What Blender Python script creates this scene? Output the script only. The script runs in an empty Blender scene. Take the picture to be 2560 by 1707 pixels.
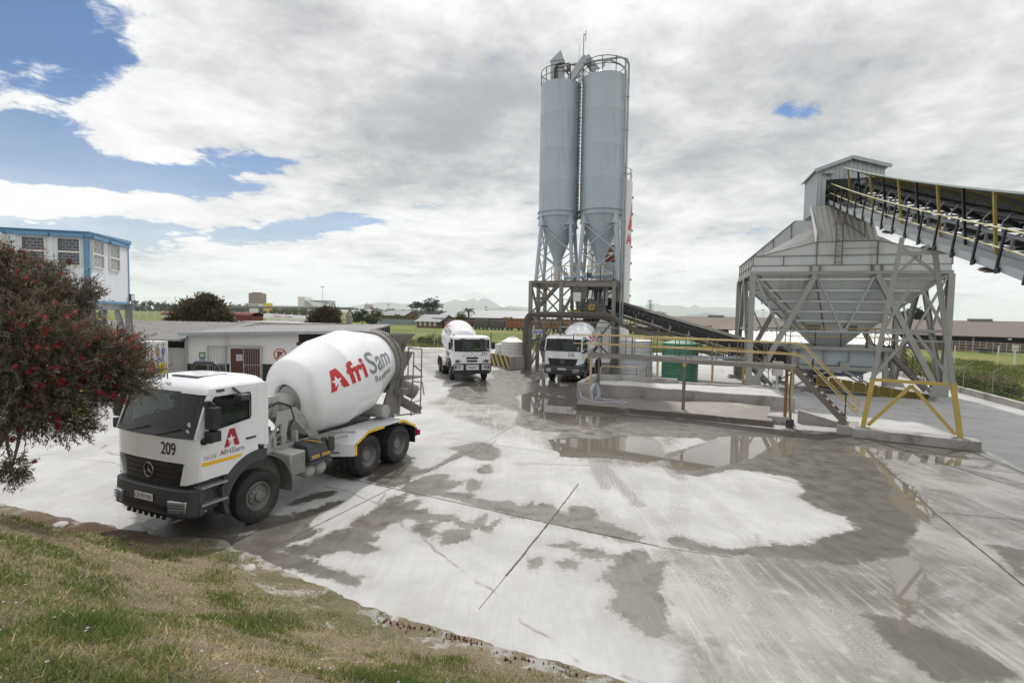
import bpy, bmesh, math, random
import numpy as np
from mathutils import Vector, Matrix
random.seed(7); np.random.seed(7)
R = math.radians
S = bpy.context.scene
COL = S.collection

# ------------------------------------------------------------------ camera model (metres; yard level is z = 0)
FPX, EYE = 1300.0, 4.33
PITCH, ROLL = math.atan(69.5 / FPX), R(0.9)
FW = Vector((0, math.cos(PITCH), -math.sin(PITCH)))
_r = Vector((1, 0, 0)); _u = _r.cross(FW)
RT = _r * math.cos(ROLL) + _u * math.sin(ROLL)
UP = -_r * math.sin(ROLL) + _u * math.cos(ROLL)
CAM = Vector((0, 0, EYE))
def ray(px, py): return FW + RT * ((px - 1280) / FPX) - UP * ((py - 853.5) / FPX)
def G(px, py, z=0.0):
    d = ray(px, py); return CAM + d * ((z - EYE) / d.z)
def at(px, py, Y):
    d = ray(px, py); return CAM + d * (Y / d.y)

cd = bpy.data.cameras.new('camera'); cam = bpy.data.objects.new('camera', cd); COL.objects.link(cam)
cd.sensor_fit = 'HORIZONTAL'; cd.sensor_width = 36; cd.lens = 36 * FPX / 2560
cd.clip_start = 0.05; cd.clip_end = 30000
cam.matrix_world = Matrix(((RT.x, UP.x, -FW.x, 0), (RT.y, UP.y, -FW.y, 0), (RT.z, UP.z, -FW.z, EYE), (0, 0, 0, 1)))
S.camera = cam

# ------------------------------------------------------------------ node helpers and materials
class NT:
    def __init__(s, tree): s.t = tree; s.n = tree.nodes; s.l = tree.links
    def new(s, kind, **kw):
        n = s.n.new(kind)
        for k, v in kw.items(): setattr(n, k, v)
        return n
    def put(s, sock, v):
        if isinstance(v, bpy.types.NodeSocket): s.l.new(v, sock)
        elif v is not None: sock.default_value = v
    def math(s, op, a, b=None, c=None, clamp=False):
        n = s.new('ShaderNodeMath', operation=op); n.use_clamp = clamp
        for i, v in enumerate((a, b, c)):
            if v is not None: s.put(n.inputs[i], v)
        return n.outputs[0]
    def mix(s, fac, a, b, blend='MIX'):
        n = s.new('ShaderNodeMix', data_type='RGBA', blend_type=blend); n.clamp_factor = True
        s.put(n.inputs[0], fac); s.put(n.inputs[6], c4(a)); s.put(n.inputs[7], c4(b))
        return n.outputs[2]
    def noise(s, vec, scale, detail=4, rough=0.55, dist=0.0):
        n = s.new('ShaderNodeTexNoise'); s.put(n.inputs['Vector'], vec); n.inputs['Scale'].default_value = scale
        n.inputs['Detail'].default_value = detail; n.inputs['Roughness'].default_value = rough; n.inputs['Distortion'].default_value = dist
        return n.outputs[0]
    def smooth(s, v, lo, hi, a=0.0, b=1.0):
        n = s.new('ShaderNodeMapRange', interpolation_type='SMOOTHSTEP'); s.put(n.inputs[0], v)
        s.put(n.inputs[1], lo); s.put(n.inputs[2], hi); s.put(n.inputs[3], a); s.put(n.inputs[4], b)
        return n.outputs[0]
    def lin(s, v, lo, hi, a=0.0, b=1.0):
        n = s.new('ShaderNodeMapRange'); s.put(n.inputs[0], v)
        s.put(n.inputs[1], lo); s.put(n.inputs[2], hi); s.put(n.inputs[3], a); s.put(n.inputs[4], b)
        return n.outputs[0]
    def mapping(s, vec, scale=(1, 1, 1), rot=(0, 0, 0), loc=(0, 0, 0)):
        n = s.new('ShaderNodeMapping'); s.put(n.inputs[0], vec)
        n.inputs['Scale'].default_value = scale; n.inputs['Rotation'].default_value = rot; n.inputs['Location'].default_value = loc
        return n.outputs[0]
    def bump(s, h, strength=0.3, dist=0.02):
        n = s.new('ShaderNodeBump'); s.put(n.inputs['Height'], h)
        n.inputs['Strength'].default_value = strength; n.inputs['Distance'].default_value = dist
        return n.outputs[0]
def c4(v):
    if isinstance(v, (tuple, list)) and len(v) == 3: return (v[0], v[1], v[2], 1)
    return v
def newmat(name):
    m = bpy.data.materials.new(name); m.use_nodes = True
    t = NT(m.node_tree); b = t.n['Principled BSDF']
    return m, t, b
def mat(name, col, rough=0.6, metal=0.0, var=0.12, scale=2.5, dirt=None, damt=0.5, dscale=1.2, streak=False, bump=0.0, bscale=30, coat=0.0, spec=None):
    m, t, b = newmat(name)
    tc = t.new('ShaderNodeTexCoord').outputs['Object']
    n1 = t.noise(tc, scale, 5, 0.6)
    c = t.mix(n1, tuple(max(0, x * (1 - var)) for x in col), tuple(min(1, x * (1 + var)) for x in col))
    r = rough
    if dirt is not None:
        v = t.mapping(tc, (1, 1, 0.12)) if streak else tc
        n2 = t.noise(v, dscale, 6, 0.65, 0.3)
        f = t.smooth(n2, 0.62 - 0.22 * damt, 0.80 - 0.14 * damt, 0, min(1, 0.35 + damt * 0.6))
        c = t.mix(f, c, dirt)
        r = t.lin(f, 0, 1, rough, min(1, max(rough, 0.75)))
    t.put(b.inputs['Base Color'], c); t.put(b.inputs['Roughness'], r); b.inputs['Metallic'].default_value = metal
    if coat: b.inputs['Coat Weight'].default_value = coat; b.inputs['Coat Roughness'].default_value = 0.08
    if spec is not None: b.inputs['Specular IOR Level'].default_value = spec
    if bump: t.put(b.inputs['Normal'], t.bump(t.noise(tc, bscale, 4, 0.6), bump, 0.02))
    return m
def glass_mat(name, col=(0.02, 0.03, 0.03), alpha=0.45, rough=0.03):
    """dark tinted vehicle glass: glossy coat over part-transparent body"""
    m, t, b = newmat(name)
    g = t.new('ShaderNodeBsdfGlossy'); g.inputs['Roughness'].default_value = rough; g.inputs['Color'].default_value = (1, 1, 1, 1)
    tr = t.new('ShaderNodeBsdfTransparent'); tr.inputs['Color'].default_value = (0.50, 0.58, 0.55, 1)
    df = t.new('ShaderNodeBsdfDiffuse'); df.inputs['Color'].default_value = c4(col)
    mx = t.new('ShaderNodeMixShader'); mx.inputs[0].default_value = 1 - alpha
    t.l.new(tr.outputs[0], mx.inputs[2]); t.l.new(df.outputs[0], mx.inputs[1])
    fr = t.new('ShaderNodeFresnel'); fr.inputs['IOR'].default_value = 1.33
    m2 = t.new('ShaderNodeMixShader'); t.l.new(fr.outputs[0], m2.inputs[0]); t.l.new(mx.outputs[0], m2.inputs[1]); t.l.new(g.outputs[0], m2.inputs[2])
    t.l.new(m2.outputs[0], t.n['Material Output'].inputs[0])
    return m

GRIME = (0.16, 0.13, 0.10)
CEMENT = (0.30, 0.28, 0.26)
RUST = (0.17, 0.075, 0.03)
M = {}
M['paint'] = mat('white_paint', (0.72, 0.73, 0.75), 0.28, var=0.03, dirt=(0.44, 0.41, 0.37), damt=0.36, dscale=0.9, streak=True, coat=0.35)
M['drum'] = mat('drum_paint', (0.76, 0.77, 0.79), 0.22, var=0.03, dirt=(0.5, 0.48, 0.45), damt=0.34, dscale=0.9, streak=True, coat=0.45)
M['dgrey'] = mat('grey_plastic', (0.045, 0.048, 0.055), 0.55, var=0.2, dirt=(0.12, 0.11, 0.10), damt=0.4, dscale=2)
M['black'] = mat('black_plastic', (0.012, 0.012, 0.014), 0.45, var=0.2)
M['rubber'] = mat('tyre_rubber', (0.020, 0.019, 0.019), 0.8, var=0.25, dirt=(0.075, 0.07, 0.063), damt=0.6, dscale=2.2)
M['rim'] = mat('dusty_rim', (0.19, 0.185, 0.178), 0.6, 0.3, var=0.25, dirt=(0.25, 0.23, 0.21), damt=0.5, dscale=3)
M['chassis'] = mat('dirty_chassis', (0.13, 0.125, 0.115), 0.7, 0.1, var=0.3, scale=5, dirt=(0.28, 0.26, 0.24), damt=0.6, dscale=3)
M['cemsteel'] = mat('cement_caked_steel', (0.19, 0.18, 0.165), 0.8, var=0.3, scale=6, dirt=(0.10, 0.09, 0.08), damt=0.5, dscale=3, bump=0.4, bscale=18)
M['darksteel'] = mat('dark_steel', (0.05, 0.047, 0.044), 0.6, 0.3, var=0.3, dirt=GRIME, damt=0.4)
M['red'] = mat('logo_red', (0.50, 0.022, 0.022), 0.35, var=0.05)
M['maroon'] = mat('logo_maroon', (0.33, 0.012, 0.035), 0.35, var=0.05)
M['logogrey'] = mat('logo_grey', (0.20, 0.215, 0.235), 0.35, var=0.05)
M['ink'] = mat('black_ink', (0.02, 0.02, 0.022), 0.5, var=0.05)
M['yellow'] = mat('safety_yellow', (0.45, 0.335, 0.075), 0.5, var=0.15, dirt=(0.34, 0.29, 0.20), damt=0.5, dscale=2.5)
M['tape'] = mat('reflective_tape', (0.75, 0.47, 0.01), 0.35, var=0.08)
M['chrome'] = mat('dull_chrome', (0.24, 0.24, 0.25), 0.35, 0.8, var=0.1)
M['frame'] = mat('pale_truck_frame', (0.36, 0.355, 0.34), 0.6, 0.05, var=0.15, scale=4, dirt=(0.15, 0.135, 0.12), damt=0.5, dscale=2.5)
M['glass'] = glass_mat('cab_glass', (0.008, 0.010, 0.010), 0.30)
M['lens'] = mat('lamp_lens', (0.55, 0.56, 0.56), 0.12, 0.6, var=0.3, scale=20)
M['orange'] = mat('amber_lens', (0.7, 0.18, 0.01), 0.3, var=0.1)
M['seat'] = mat('cab_interior', (0.014, 0.014, 0.016), 0.8, var=0.3)
M['cream'] = mat('plate_white', (0.62, 0.61, 0.57), 0.5, var=0.06)
M['steel'] = mat('grey_painted_steel', (0.30, 0.30, 0.285), 0.5, 0.15, var=0.12, dirt=(0.20, 0.16, 0.12), damt=0.35, dscale=1.6, streak=True)
M['galv'] = mat('galvanised_steel', (0.33, 0.35, 0.37), 0.42, 0.55, var=0.15, scale=6, dirt=(0.22, 0.19, 0.16), damt=0.3)
M['brownsteel'] = mat('dusty_brown_steel', (0.225, 0.21, 0.19), 0.75, 0.1, var=0.25, scale=3, dirt=(0.22, 0.20, 0.18), damt=0.45, dscale=2)
M['post'] = mat('dusty_post_steel', (0.17, 0.15, 0.13), 0.7, 0.2, var=0.2, scale=4, dirt=(0.26, 0.24, 0.22), damt=0.4, dscale=3)
M['silo'] = mat('silo_blue_grey', (0.36, 0.415, 0.47), 0.38, 0.0, var=0.06, scale=0.7, dirt=(0.27, 0.30, 0.325), damt=0.5, dscale=1.6, streak=True, coat=0.1)
M['silowhite'] = mat('silo_white', (0.62, 0.62, 0.61), 0.5, var=0.05, dirt=(0.42, 0.41, 0.39), damt=0.4, dscale=1.4, streak=True)
M['hopper'] = mat('hopper_grey_paint', (0.52, 0.545, 0.555), 0.5, 0.05, var=0.07, scale=1.2, dirt=(0.31, 0.265, 0.215), damt=0.5, dscale=1.1, streak=True)
M['rusty'] = mat('rusty_edge', (0.20, 0.175, 0.145), 0.8, 0.1, var=0.35, scale=5, dirt=(0.14, 0.075, 0.04), damt=0.45, dscale=4)
M['cladding'] = mat('sheet_cladding', (0.40, 0.43, 0.46), 0.45, 0.3, var=0.07, scale=1.2, dirt=(0.28, 0.26, 0.25), damt=0.3, streak=True)
M['claddirty'] = mat('dusty_cladding', (0.45, 0.44, 0.425), 0.75, 0.1, var=0.12, scale=2, dirt=(0.27, 0.24, 0.215), damt=0.5, dscale=1.5, streak=True)
M['belt'] = mat('black_belting', (0.018, 0.018, 0.019), 0.7, var=0.3)
M['gravel'] = mat('aggregate', (0.25, 0.245, 0.25), 0.95, var=0.45, scale=25, bump=1.0, bscale=28)
M['concrete'] = mat('weathered_concrete', (0.36, 0.345, 0.33), 0.85, var=0.18, scale=3, dirt=(0.12, 0.105, 0.09), damt=0.6, dscale=1.0, bump=0.35, bscale=14)
M['concwet'] = mat('damp_concrete', (0.19, 0.168, 0.148), 0.6, var=0.3, scale=2.2, dirt=(0.42, 0.41, 0.40), damt=0.45, dscale=0.7, bump=0.35, bscale=14)
M['concdark'] = mat('wet_concrete_edge', (0.105, 0.088, 0.072), 0.6, var=0.35, scale=5, dirt=(0.36, 0.35, 0.33), damt=0.3, dscale=1.2, bump=0.5, bscale=10)
M['tankgrey'] = mat('grey_tank', (0.46, 0.47, 0.49), 0.5, var=0.06, dirt=(0.30, 0.28, 0.26), damt=0.35, streak=True)
M['tankgreen'] = mat('green_tank', (0.055, 0.19, 0.115), 0.42, var=0.12, dirt=(0.33, 0.38, 0.34), damt=0.35, dscale=1.3, streak=True)
M['tankwhite'] = mat('white_tank', (0.60, 0.59, 0.56), 0.6, var=0.06, dirt=(0.36, 0.34, 0.30), damt=0.4)
M['plaster'] = mat('white_plaster', (0.68, 0.67, 0.65), 0.85, var=0.05, scale=1.5, dirt=(0.46, 0.44, 0.41), damt=0.35, dscale=0.8, streak=True)
M['dado'] = mat('black_dado_paint', (0.022, 0.022, 0.023), 0.7, var=0.25, dirt=(0.09, 0.085, 0.08), damt=0.35)
M['panelwhite'] = mat('office_panel', (0.66, 0.69, 0.75), 0.5, var=0.03, dirt=(0.50, 0.50, 0.52), damt=0.25, dscale=0.6, streak=True)
M['blue'] = mat('office_blue_trim', (0.12, 0.26, 0.42), 0.5, var=0.12, dirt=(0.22, 0.30, 0.38), damt=0.3)
M['doorbrown'] = mat('brown_door', (0.085, 0.028, 0.02), 0.55, var=0.15)
M['roofgrey'] = mat('old_fibre_roof', (0.21, 0.205, 0.20), 0.85, var=0.15, scale=1.5, dirt=(0.13, 0.125, 0.12), damt=0.5, dscale=0.8)
M['roofpale'] = mat('pale_sheet_roof', (0.21, 0.222, 0.235), 0.6, var=0.07, scale=0.4, dirt=(0.33, 0.34, 0.35), damt=0.3, dscale=0.2)
M['roofbrown'] = mat('brown_shed_roof', (0.135, 0.112, 0.098), 0.9, var=0.12, scale=0.15, dirt=(0.18, 0.14, 0.115), damt=0.5, dscale=0.08)
M['brick'] = mat('brick_wall', (0.15, 0.095, 0.07), 0.9, var=0.2, scale=0.6)
M['shadefill'] = mat('shade_fill', (0.02, 0.02, 0.02), 0.9, var=0.2)  # near-black fill: the shade inside gaps is put in as colour
M['winglass'] = mat('window_glass', (0.05, 0.06, 0.075), 0.08, 0.0, var=0.2, scale=0.6, spec=0.6)
M['winpale'] = mat('window_blind_glass', (0.33, 0.33, 0.33), 0.12, 0.0, var=0.12, scale=1.5)
M['wagonred'] = mat('wagon_red', (0.14, 0.035, 0.028), 0.7, var=0.25, scale=0.8, dirt=(0.08, 0.05, 0.04), damt=0.5, dscale=0.6)
M['wagongrey'] = mat('wagon_grey', (0.085, 0.075, 0.068), 0.8, var=0.3, scale=0.7)
M['wagonorange'] = mat('wagon_orange', (0.27, 0.125, 0.045), 0.8, var=0.3, scale=0.9, dirt=(0.1, 0.06, 0.03), damt=0.5, dscale=0.8)
M['bark'] = mat('tree_bark', (0.10, 0.085, 0.07), 0.9, var=0.3, scale=8)
M['fencewire'] = mat('fence_wire', (0.20, 0.20, 0.20), 0.5, 0.6, var=0.2)
M['signblue'] = mat('sign_blue', (0.03, 0.10, 0.42), 0.5, var=0.05)
M['signgreen'] = mat('sign_green', (0.02, 0.19, 0.09), 0.5, var=0.05)
M['signyellow'] = mat('sign_yellow', (0.70, 0.52, 0.03), 0.5, var=0.05)
M['signred'] = mat('sign_red', (0.48, 0.03, 0.03), 0.5, var=0.05)
M['hose'] = mat('pale_hose', (0.50, 0.54, 0.66), 0.45, var=0.1)
M['copper'] = mat('orange_panel', (0.33, 0.105, 0.035), 0.7, var=0.2)
M['hivis'] = mat('hivis_cloth', (0.42, 0.62, 0.05), 0.8, var=0.15)

# ------------------------------------------------------------------ mesh builder
def V3(p): return Vector(p)
class MB:
    def __init__(s): s.v = []; s.f = []; s.mi = []; s.cur = 0
    def add(s, vs, fs):
        o = len(s.v); s.v.extend([tuple(x) for x in vs]); s.f.extend([tuple(i + o for i in f) for f in fs]); s.mi.extend([s.cur] * len(fs)); return s
    def box(s, x0, x1, y0, y1, z0, z1):
        vs = [(x, y, z) for z in (z0, z1) for y in (y0, y1) for x in (x0, x1)]
        return s.add(vs, [(0, 2, 3, 1), (4, 5, 7, 6), (0, 1, 5, 4), (2, 6, 7, 3), (0, 4, 6, 2), (1, 3, 7, 5)])
    def hexa(s, b, t):
        """b, t: four bottom and four top corners, counter-clockwise from above"""
        return s.add(list(b) + list(t), [(3, 2, 1, 0), (4, 5, 6, 7), (0, 1, 5, 4), (1, 2, 6, 5), (2, 3, 7, 6), (3, 0, 4, 7)])
    def frame(s, p, q, up):
        p, q = V3(p), V3(q); d = (q - p).normalized(); u = V3(up)
        if abs(d.dot(u.normalized())) > 0.98: u = Vector((0, 1, 0)) if abs(d.y) < 0.9 else Vector((1, 0, 0))
        x = d.cross(u).normalized(); y = x.cross(d).normalized()
        return p, q, d, x, y
    def bar(s, p, q, w, h=None, up=(0, 0, 1)):
        h = w if h is None else h
        p, q, d, x, y = s.frame(p, q, up)
        vs = []
        for c in (p, q):
            for a, b in ((-1, -1), (1, -1), (1, 1), (-1, 1)): vs.append(c + x * (a * w / 2) + y * (b * h / 2))
        return s.add(vs, [(0, 1, 2, 3), (7, 6, 5, 4), (0, 4, 5, 1), (1, 5, 6, 2), (2, 6, 7, 3), (3, 7, 4, 0)])
    def ibeam(s, p, q, w, h, t=0.02, up=(0, 0, 1)):
        p_, q_, d, x, y = s.frame(p, q, up)
        pr = [(-w, -h), (w, -h), (w, -h + 2 * t), (t, -h + 2 * t), (t, h - 2 * t), (w, h - 2 * t), (w, h), (-w, h), (-w, h - 2 * t), (-t, h - 2 * t), (-t, -h + 2 * t), (-w, -h + 2 * t)]
        n = 12; vs = [c + x * (a / 2) + y * (b / 2) for c in (p_, q_) for a, b in pr]
        fs = [(i, i + n, (i + 1) % n + n, (i + 1) % n) for i in range(n)]
        for o in (0, n):
            for quad in ((0, 1, 2, 11), (2, 3, 10, 11), (3, 4, 9, 10), (4, 5, 8, 9), (5, 6, 7, 8)):
                qd = tuple(i + o for i in quad); fs.append(qd if o == 0 else qd[::-1])
        return s.add(vs, fs)
    def tube(s, p, q, r, n=8, r2=None, caps=True):
        r2 = r if r2 is None else r2
        p, q, d, x, y = s.frame(p, q, (0, 0, 1))
        vs = []
        for c, rr in ((p, r), (q, r2)):
            for i in range(n):
                a = 2 * math.pi * i / n; vs.append(c + x * (rr * math.cos(a)) + y * (rr * math.sin(a)))
        fs = [(i, (i + 1) % n, (i + 1) % n + n, i + n) for i in range(n)]
        if caps: fs += [tuple(range(n))[::-1], tuple(range(n, 2 * n))]
        return s.add(vs, fs)
    def path(s, pts, r, n=6, closed=False, rs=None):
        pts = [V3(p) for p in pts]; m = len(pts); rings = []
        prev = None
        for i, p in enumerate(pts):
            a = pts[i - 1] if (i > 0 or closed) else p; b = pts[(i + 1) % m] if (i < m - 1 or closed) else p
            d = (b - a); d = d.normalized() if d.length > 1e-9 else Vector((0, 0, 1))
            if prev is None:
                u = Vector((0, 0, 1)) if abs(d.z) < 0.9 else Vector((1, 0, 0)); x = d.cross(u).normalized()
            else:
                x = (prev - d * prev.dot(d)).normalized()
            prev = x; y = x.cross(d); rr = rs[i] if rs else r
            rings.append([p + x * (rr * math.cos(2 * math.pi * k / n)) + y * (rr * math.sin(2 * math.pi * k / n)) for k in range(n)])
        vs = [v for rg in rings for v in rg]; fs = []
        for i in range(m if closed else m - 1):
            o, o2 = i * n, ((i + 1) % m) * n
            fs += [(o + k, o2 + k, o2 + (k + 1) % n, o + (k + 1) % n) for k in range(n)]
        if not closed: fs += [tuple(range(n)), tuple(range((m - 1) * n, m * n))[::-1]]
        return s.add(vs, fs)
    def lathe(s, prof, o=(0, 0, 0), ax=(0, 0, 1), n=32, closed=False, cap=(False, False)):
        """prof: (radius, distance along axis)"""
        o = V3(o); d = V3(ax).normalized(); u = Vector((0, 0, 1)) if abs(d.z) < 0.9 else Vector((1, 0, 0))
        x = d.cross(u).normalized(); y = d.cross(x)
        vs = [o + d * h + x * (r * math.cos(2 * math.pi * k / n)) + y * (r * math.sin(2 * math.pi * k / n)) for r, h in prof for k in range(n)]
        m = len(prof); fs = []
        for i in range(m if closed else m - 1):
            a, b = i * n, ((i + 1) % m) * n
            fs += [(a + k, a + (k + 1) % n, b + (k + 1) % n, b + k) for k in range(n)]
        if cap[0]: fs.append(tuple(range(n))[::-1])
        if cap[1]: fs.append(tuple(range((m - 1) * n, m * n)))
        return s.add(vs, fs)
    def prism(s, poly, fn, t0, t1):
        """poly of (a, b); fn(a, b, t) -> point; extruded from t0 to t1"""
        n = len(poly); vs = [fn(a, b, t) for t in (t0, t1) for a, b in poly]
        return s.add(vs, [tuple(range(n))[::-1], tuple(range(n, 2 * n))] + [(i, (i + 1) % n, (i + 1) % n + n, i + n) for i in range(n)])
    def grid(s, fn, us, vs_, closed_u=False):
        nu, nv = len(us), len(vs_)
        pts = [fn(u, v) for v in vs_ for u in us]
        fs = [(j * nu + i, j * nu + (i + 1) % nu, (j + 1) * nu + (i + 1) % nu, (j + 1) * nu + i) for j in range(nv - 1) for i in range(nu if closed_u else nu - 1)]
        return s.add(pts, fs)
    def sheet(s, p, du, dv, pitch=0.2, amp=0.02, th=0.0, trap=True):
        """corrugated sheet: ribs run along dv"""
        p, du, dv = V3(p), V3(du), V3(dv); L = du.length; n = max(2, int(L / pitch)); nrm = du.cross(dv).normalized()
        prof = []
        for i in range(n):
            if trap: prof += [(i, 0), (i + .3, 0), (i + .42, 1), (i + .78, 1), (i + .9, 0)]
            else: prof += [(i + k / 6, 0.5 - 0.5 * math.cos(2 * math.pi * k / 6)) for k in range(6)]
        prof.append((n, 0))
        vs = []
        for e in (0, 1):
            for a, b in prof: vs.append(p + du * (a / n) + dv * e + nrm * (b * amp))
        m = len(prof)
        return s.add(vs, [(i, i + 1, m + i + 1, m + i) for i in range(m - 1)])
    def sphere(s, c, r, nu=12, nv=8, sc=(1, 1, 1)):
        c = V3(c); vs = []
        for j in range(nv + 1):
            th = math.pi * j / nv
            for i in range(nu):
                a = 2 * math.pi * i / nu
                vs.append((c.x + r * sc[0] * math.sin(th) * math.cos(a), c.y + r * sc[1] * math.sin(th) * math.sin(a), c.z - r * sc[2] * math.cos(th)))
        return s.add(vs, [(j * nu + i, j * nu + (i + 1) % nu, (j + 1) * nu + (i + 1) % nu, (j + 1) * nu + i) for j in range(nv) for i in range(nu)])
    def build(s, name, m, parent=None, smooth=None, bevel=0.0, loc=None, rotz=0.0, fix=True, seg=2):
        me = bpy.data.meshes.new(name); me.from_pydata(s.v, [], s.f)
        ms = m if isinstance(m, (list, tuple)) else [m]
        for x in ms: me.materials.append(x)
        if len(ms) > 1: me.polygons.foreach_set('material_index', s.mi)
        if fix or bevel:
            b = bmesh.new(); b.from_mesh(me)
            if bevel: bmesh.ops.remove_doubles(b, verts=b.verts, dist=1e-5)
            bmesh.ops.recalc_face_normals(b, faces=b.faces); b.to_mesh(me); b.free()
        me.update()
        if smooth is not None:
            me.shade_smooth(); me.set_sharp_from_angle(angle=R(smooth))
        o = bpy.data.objects.new(name, me); COL.objects.link(o)
        if parent is not None: o.parent = parent
        if loc is not None: o.location = loc
        o.rotation_euler = (0, 0, rotz)
        if bevel:
            bm = o.modifiers.new('bevel', 'BEVEL'); bm.width = bevel; bm.segments = seg; bm.limit_method = 'ANGLE'; bm.angle_limit = R(35)
            bm.harden_normals = False
            if smooth is None: me.shade_smooth(); me.set_sharp_from_angle(angle=R(40))
        return o
def tag(o, label=None, cat=None, group=None, kind=None):
    if label: o['label'] = label
    if cat: o['category'] = cat
    if group: o['group'] = group
    if kind: o['kind'] = kind
    return o
def thing(name, label, cat, loc=(0, 0, 0), rotz=0.0, group=None):
    o = bpy.data.objects.new(name, None); COL.objects.link(o); o.empty_display_size = 0.3
    o.location = loc; o.rotation_euler = (0, 0, rotz)
    return tag(o, label, cat, group)
def kids(o): return [c for c in bpy.data.objects if c.parent == o]
def copy_tree(o, parent=None):
    c = o.copy(); COL.objects.link(c); c.parent = parent
    for ch in kids(o): copy_tree(ch, c)
    return c
def copy_thing(o, loc, rotz=None, label=None, scale=None):
    c = copy_tree(o); c.location = loc
    if rotz is not None: c.rotation_euler = (0, 0, rotz)
    if label: c['label'] = label
    if scale: c.scale = scale
    return c

# ------------------------------------------------------------------ lettering: 2-D faces from the built-in font
_txt = {}
def text2d(s, size=1.0, bold=0.0, spacing=1.0):
    key = (s, bold, spacing)
    if key not in _txt:
        cu = bpy.data.curves.new('lettering', 'FONT'); cu.body = s; cu.size = 1.0; cu.offset = bold; cu.resolution_u = 3; cu.space_character = spacing
        o = bpy.data.objects.new('lettering', cu); COL.objects.link(o)
        me = bpy.data.meshes.new_from_object(o.evaluated_get(bpy.context.evaluated_depsgraph_get()))
        _txt[key] = ([(v.co.x, v.co.y) for v in me.vertices], [tuple(p.vertices) for p in me.polygons])
        bpy.data.objects.remove(o); bpy.data.curves.remove(cu); bpy.data.meshes.remove(me)
    vs, fs = _txt[key]
    return [(x * size, y * size) for x, y in vs], fs
def width2d(v): return max(x for x, y in v) - min(x for x, y in v)
def fit2d(shape, x0, y0, w=None, h=None):
    """scale a 2-D shape into a box with lower-left x0, y0"""
    vs, fs = shape; ax = min(x for x, y in vs); ay = min(y for x, y in vs); bw = max(x for x, y in vs) - ax; bh = max(y for x, y in vs) - ay
    sx = w / bw if w else h / bh; sy = h / bh if h else sx
    return [(x0 + (x - ax) * sx, y0 + (y - ay) * sy) for x, y in vs], fs
def dice(shape, step):
    """cut a 2-D shape on a grid so that it can bend over a curved surface"""
    vs, fs = shape; b = bmesh.new(); bv = [b.verts.new((x, y, 0)) for x, y in vs]
    for f in fs:
        try: b.faces.new([bv[i] for i in f])
        except ValueError: pass
    for ax in (0, 1):
        lo = min(v[ax] for v in vs); hi = max(v[ax] for v in vs); k = lo + step
        while k < hi:
            co = (k, 0, 0) if ax == 0 else (0, k, 0); no = (1, 0, 0) if ax == 0 else (0, 1, 0)
            bmesh.ops.bisect_plane(b, geom=b.verts[:] + b.edges[:] + b.faces[:], plane_co=co, plane_no=no); k += step
    b.verts.index_update(); r = ([(v.co.x, v.co.y) for v in b.verts], [tuple(v.index for v in f.verts) for f in b.faces]); b.free(); return r
def decal(mb, shape, fn):
    vs, fs = shape; mb.add([fn(x, y) for x, y in vs], fs); return mb
def plane_fn(o, ux, uy):
    o, ux, uy = V3(o), V3(ux).normalized(), V3(uy).normalized()
    return lambda x, y: o + ux * x + uy * y
STAR = [(math.sin(2 * math.pi * k / 10) * (1 if k % 2 == 0 else 0.42), math.cos(2 * math.pi * k / 10) * (1 if k % 2 == 0 else 0.42)) for k in range(10)]
def star2d(cx, cy, r): return [(cx, cy)] + [(cx + x * r, cy + y * r) for x, y in STAR], [(0, 1 + i, 1 + (i + 1) % 10) for i in range(10)]
def bigA(h):
    w = h * 0.98
    body = ([(0, 0), (w * .3, 0), (w * .5, h * .30), (w * .71, 0), (w, 0), (w * .68, h), (w * .34, h), (w * .5, h * .6)], [(0, 1, 2), (0, 2, 7, 6), (7, 5, 6), (2, 3, 4), (2, 4, 5, 7)])
    return body, star2d(w * .45, h * .40, h * .285), w
# ------------------------------------------------------------------ daylight: Nishita sky, broken cloud, one sun
SUN_AZ, SUN_EL = R(4), R(50)            # azimuth from +Y towards +X
w = bpy.data.worlds.new('World'); S.world = w; w.use_nodes = True
t = NT(w.node_tree); bg = t.n['Background']
sky = t.new('ShaderNodeTexSky', sky_type='NISHITA'); sky.sun_disc = False
sky.sun_elevation = SUN_EL; sky.sun_rotation = SUN_AZ; sky.altitude = 20; sky.air_density = 1.0; sky.dust_density = 0.6; sky.ozone_density = 2.5
d = t.new('ShaderNodeTexCoord').outputs['Generated']
sx = t.new('ShaderNodeSeparateXYZ'); t.l.new(d, sx.inputs[0]); X, Y, Z = sx.outputs
az = t.math('ARCTAN2', X, Y); el = t.math('ARCSINE', Z)
def azel(px, py):
    v = ray(px, py).normalized(); return math.atan2(v.x, v.y), math.asin(v.z)
def blob(px, py, rx, ry, rot, k=2.0):
    a0, e0 = azel(px, py); f = 1 / 1300
    cx = math.cos(a0); ca, sa = math.cos(R(rot)), math.sin(R(rot))
    u = t.math('MULTIPLY', t.math('SUBTRACT', az, a0), 1 / (rx * f * cx)); v = t.math('MULTIPLY', t.math('SUBTRACT', el, e0), 1 / (ry * f))
    q = ry / rx
    uu = t.math('ADD', t.math('MULTIPLY', u, ca), t.math('MULTIPLY', v, -sa * q)); vv = t.math('ADD', t.math('MULTIPLY', v, ca), t.math('MULTIPLY', u, sa / q))
    r2 = t.math('ADD', t.math('MULTIPLY', uu, uu), t.math('MULTIPLY', vv, vv))
    return t.math('EXPONENT', t.math('MULTIPLY', r2, -1.0))
zz = t.math('ADD', t.math('MAXIMUM', Z, 0.0), 0.16)
cv = t.new('ShaderNodeCombineXYZ'); t.l.new(t.math('DIVIDE', X, zz), cv.inputs[0]); t.l.new(t.math('DIVIDE', Y, zz), cv.inputs[1])
P = cv.outputs[0]
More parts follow.
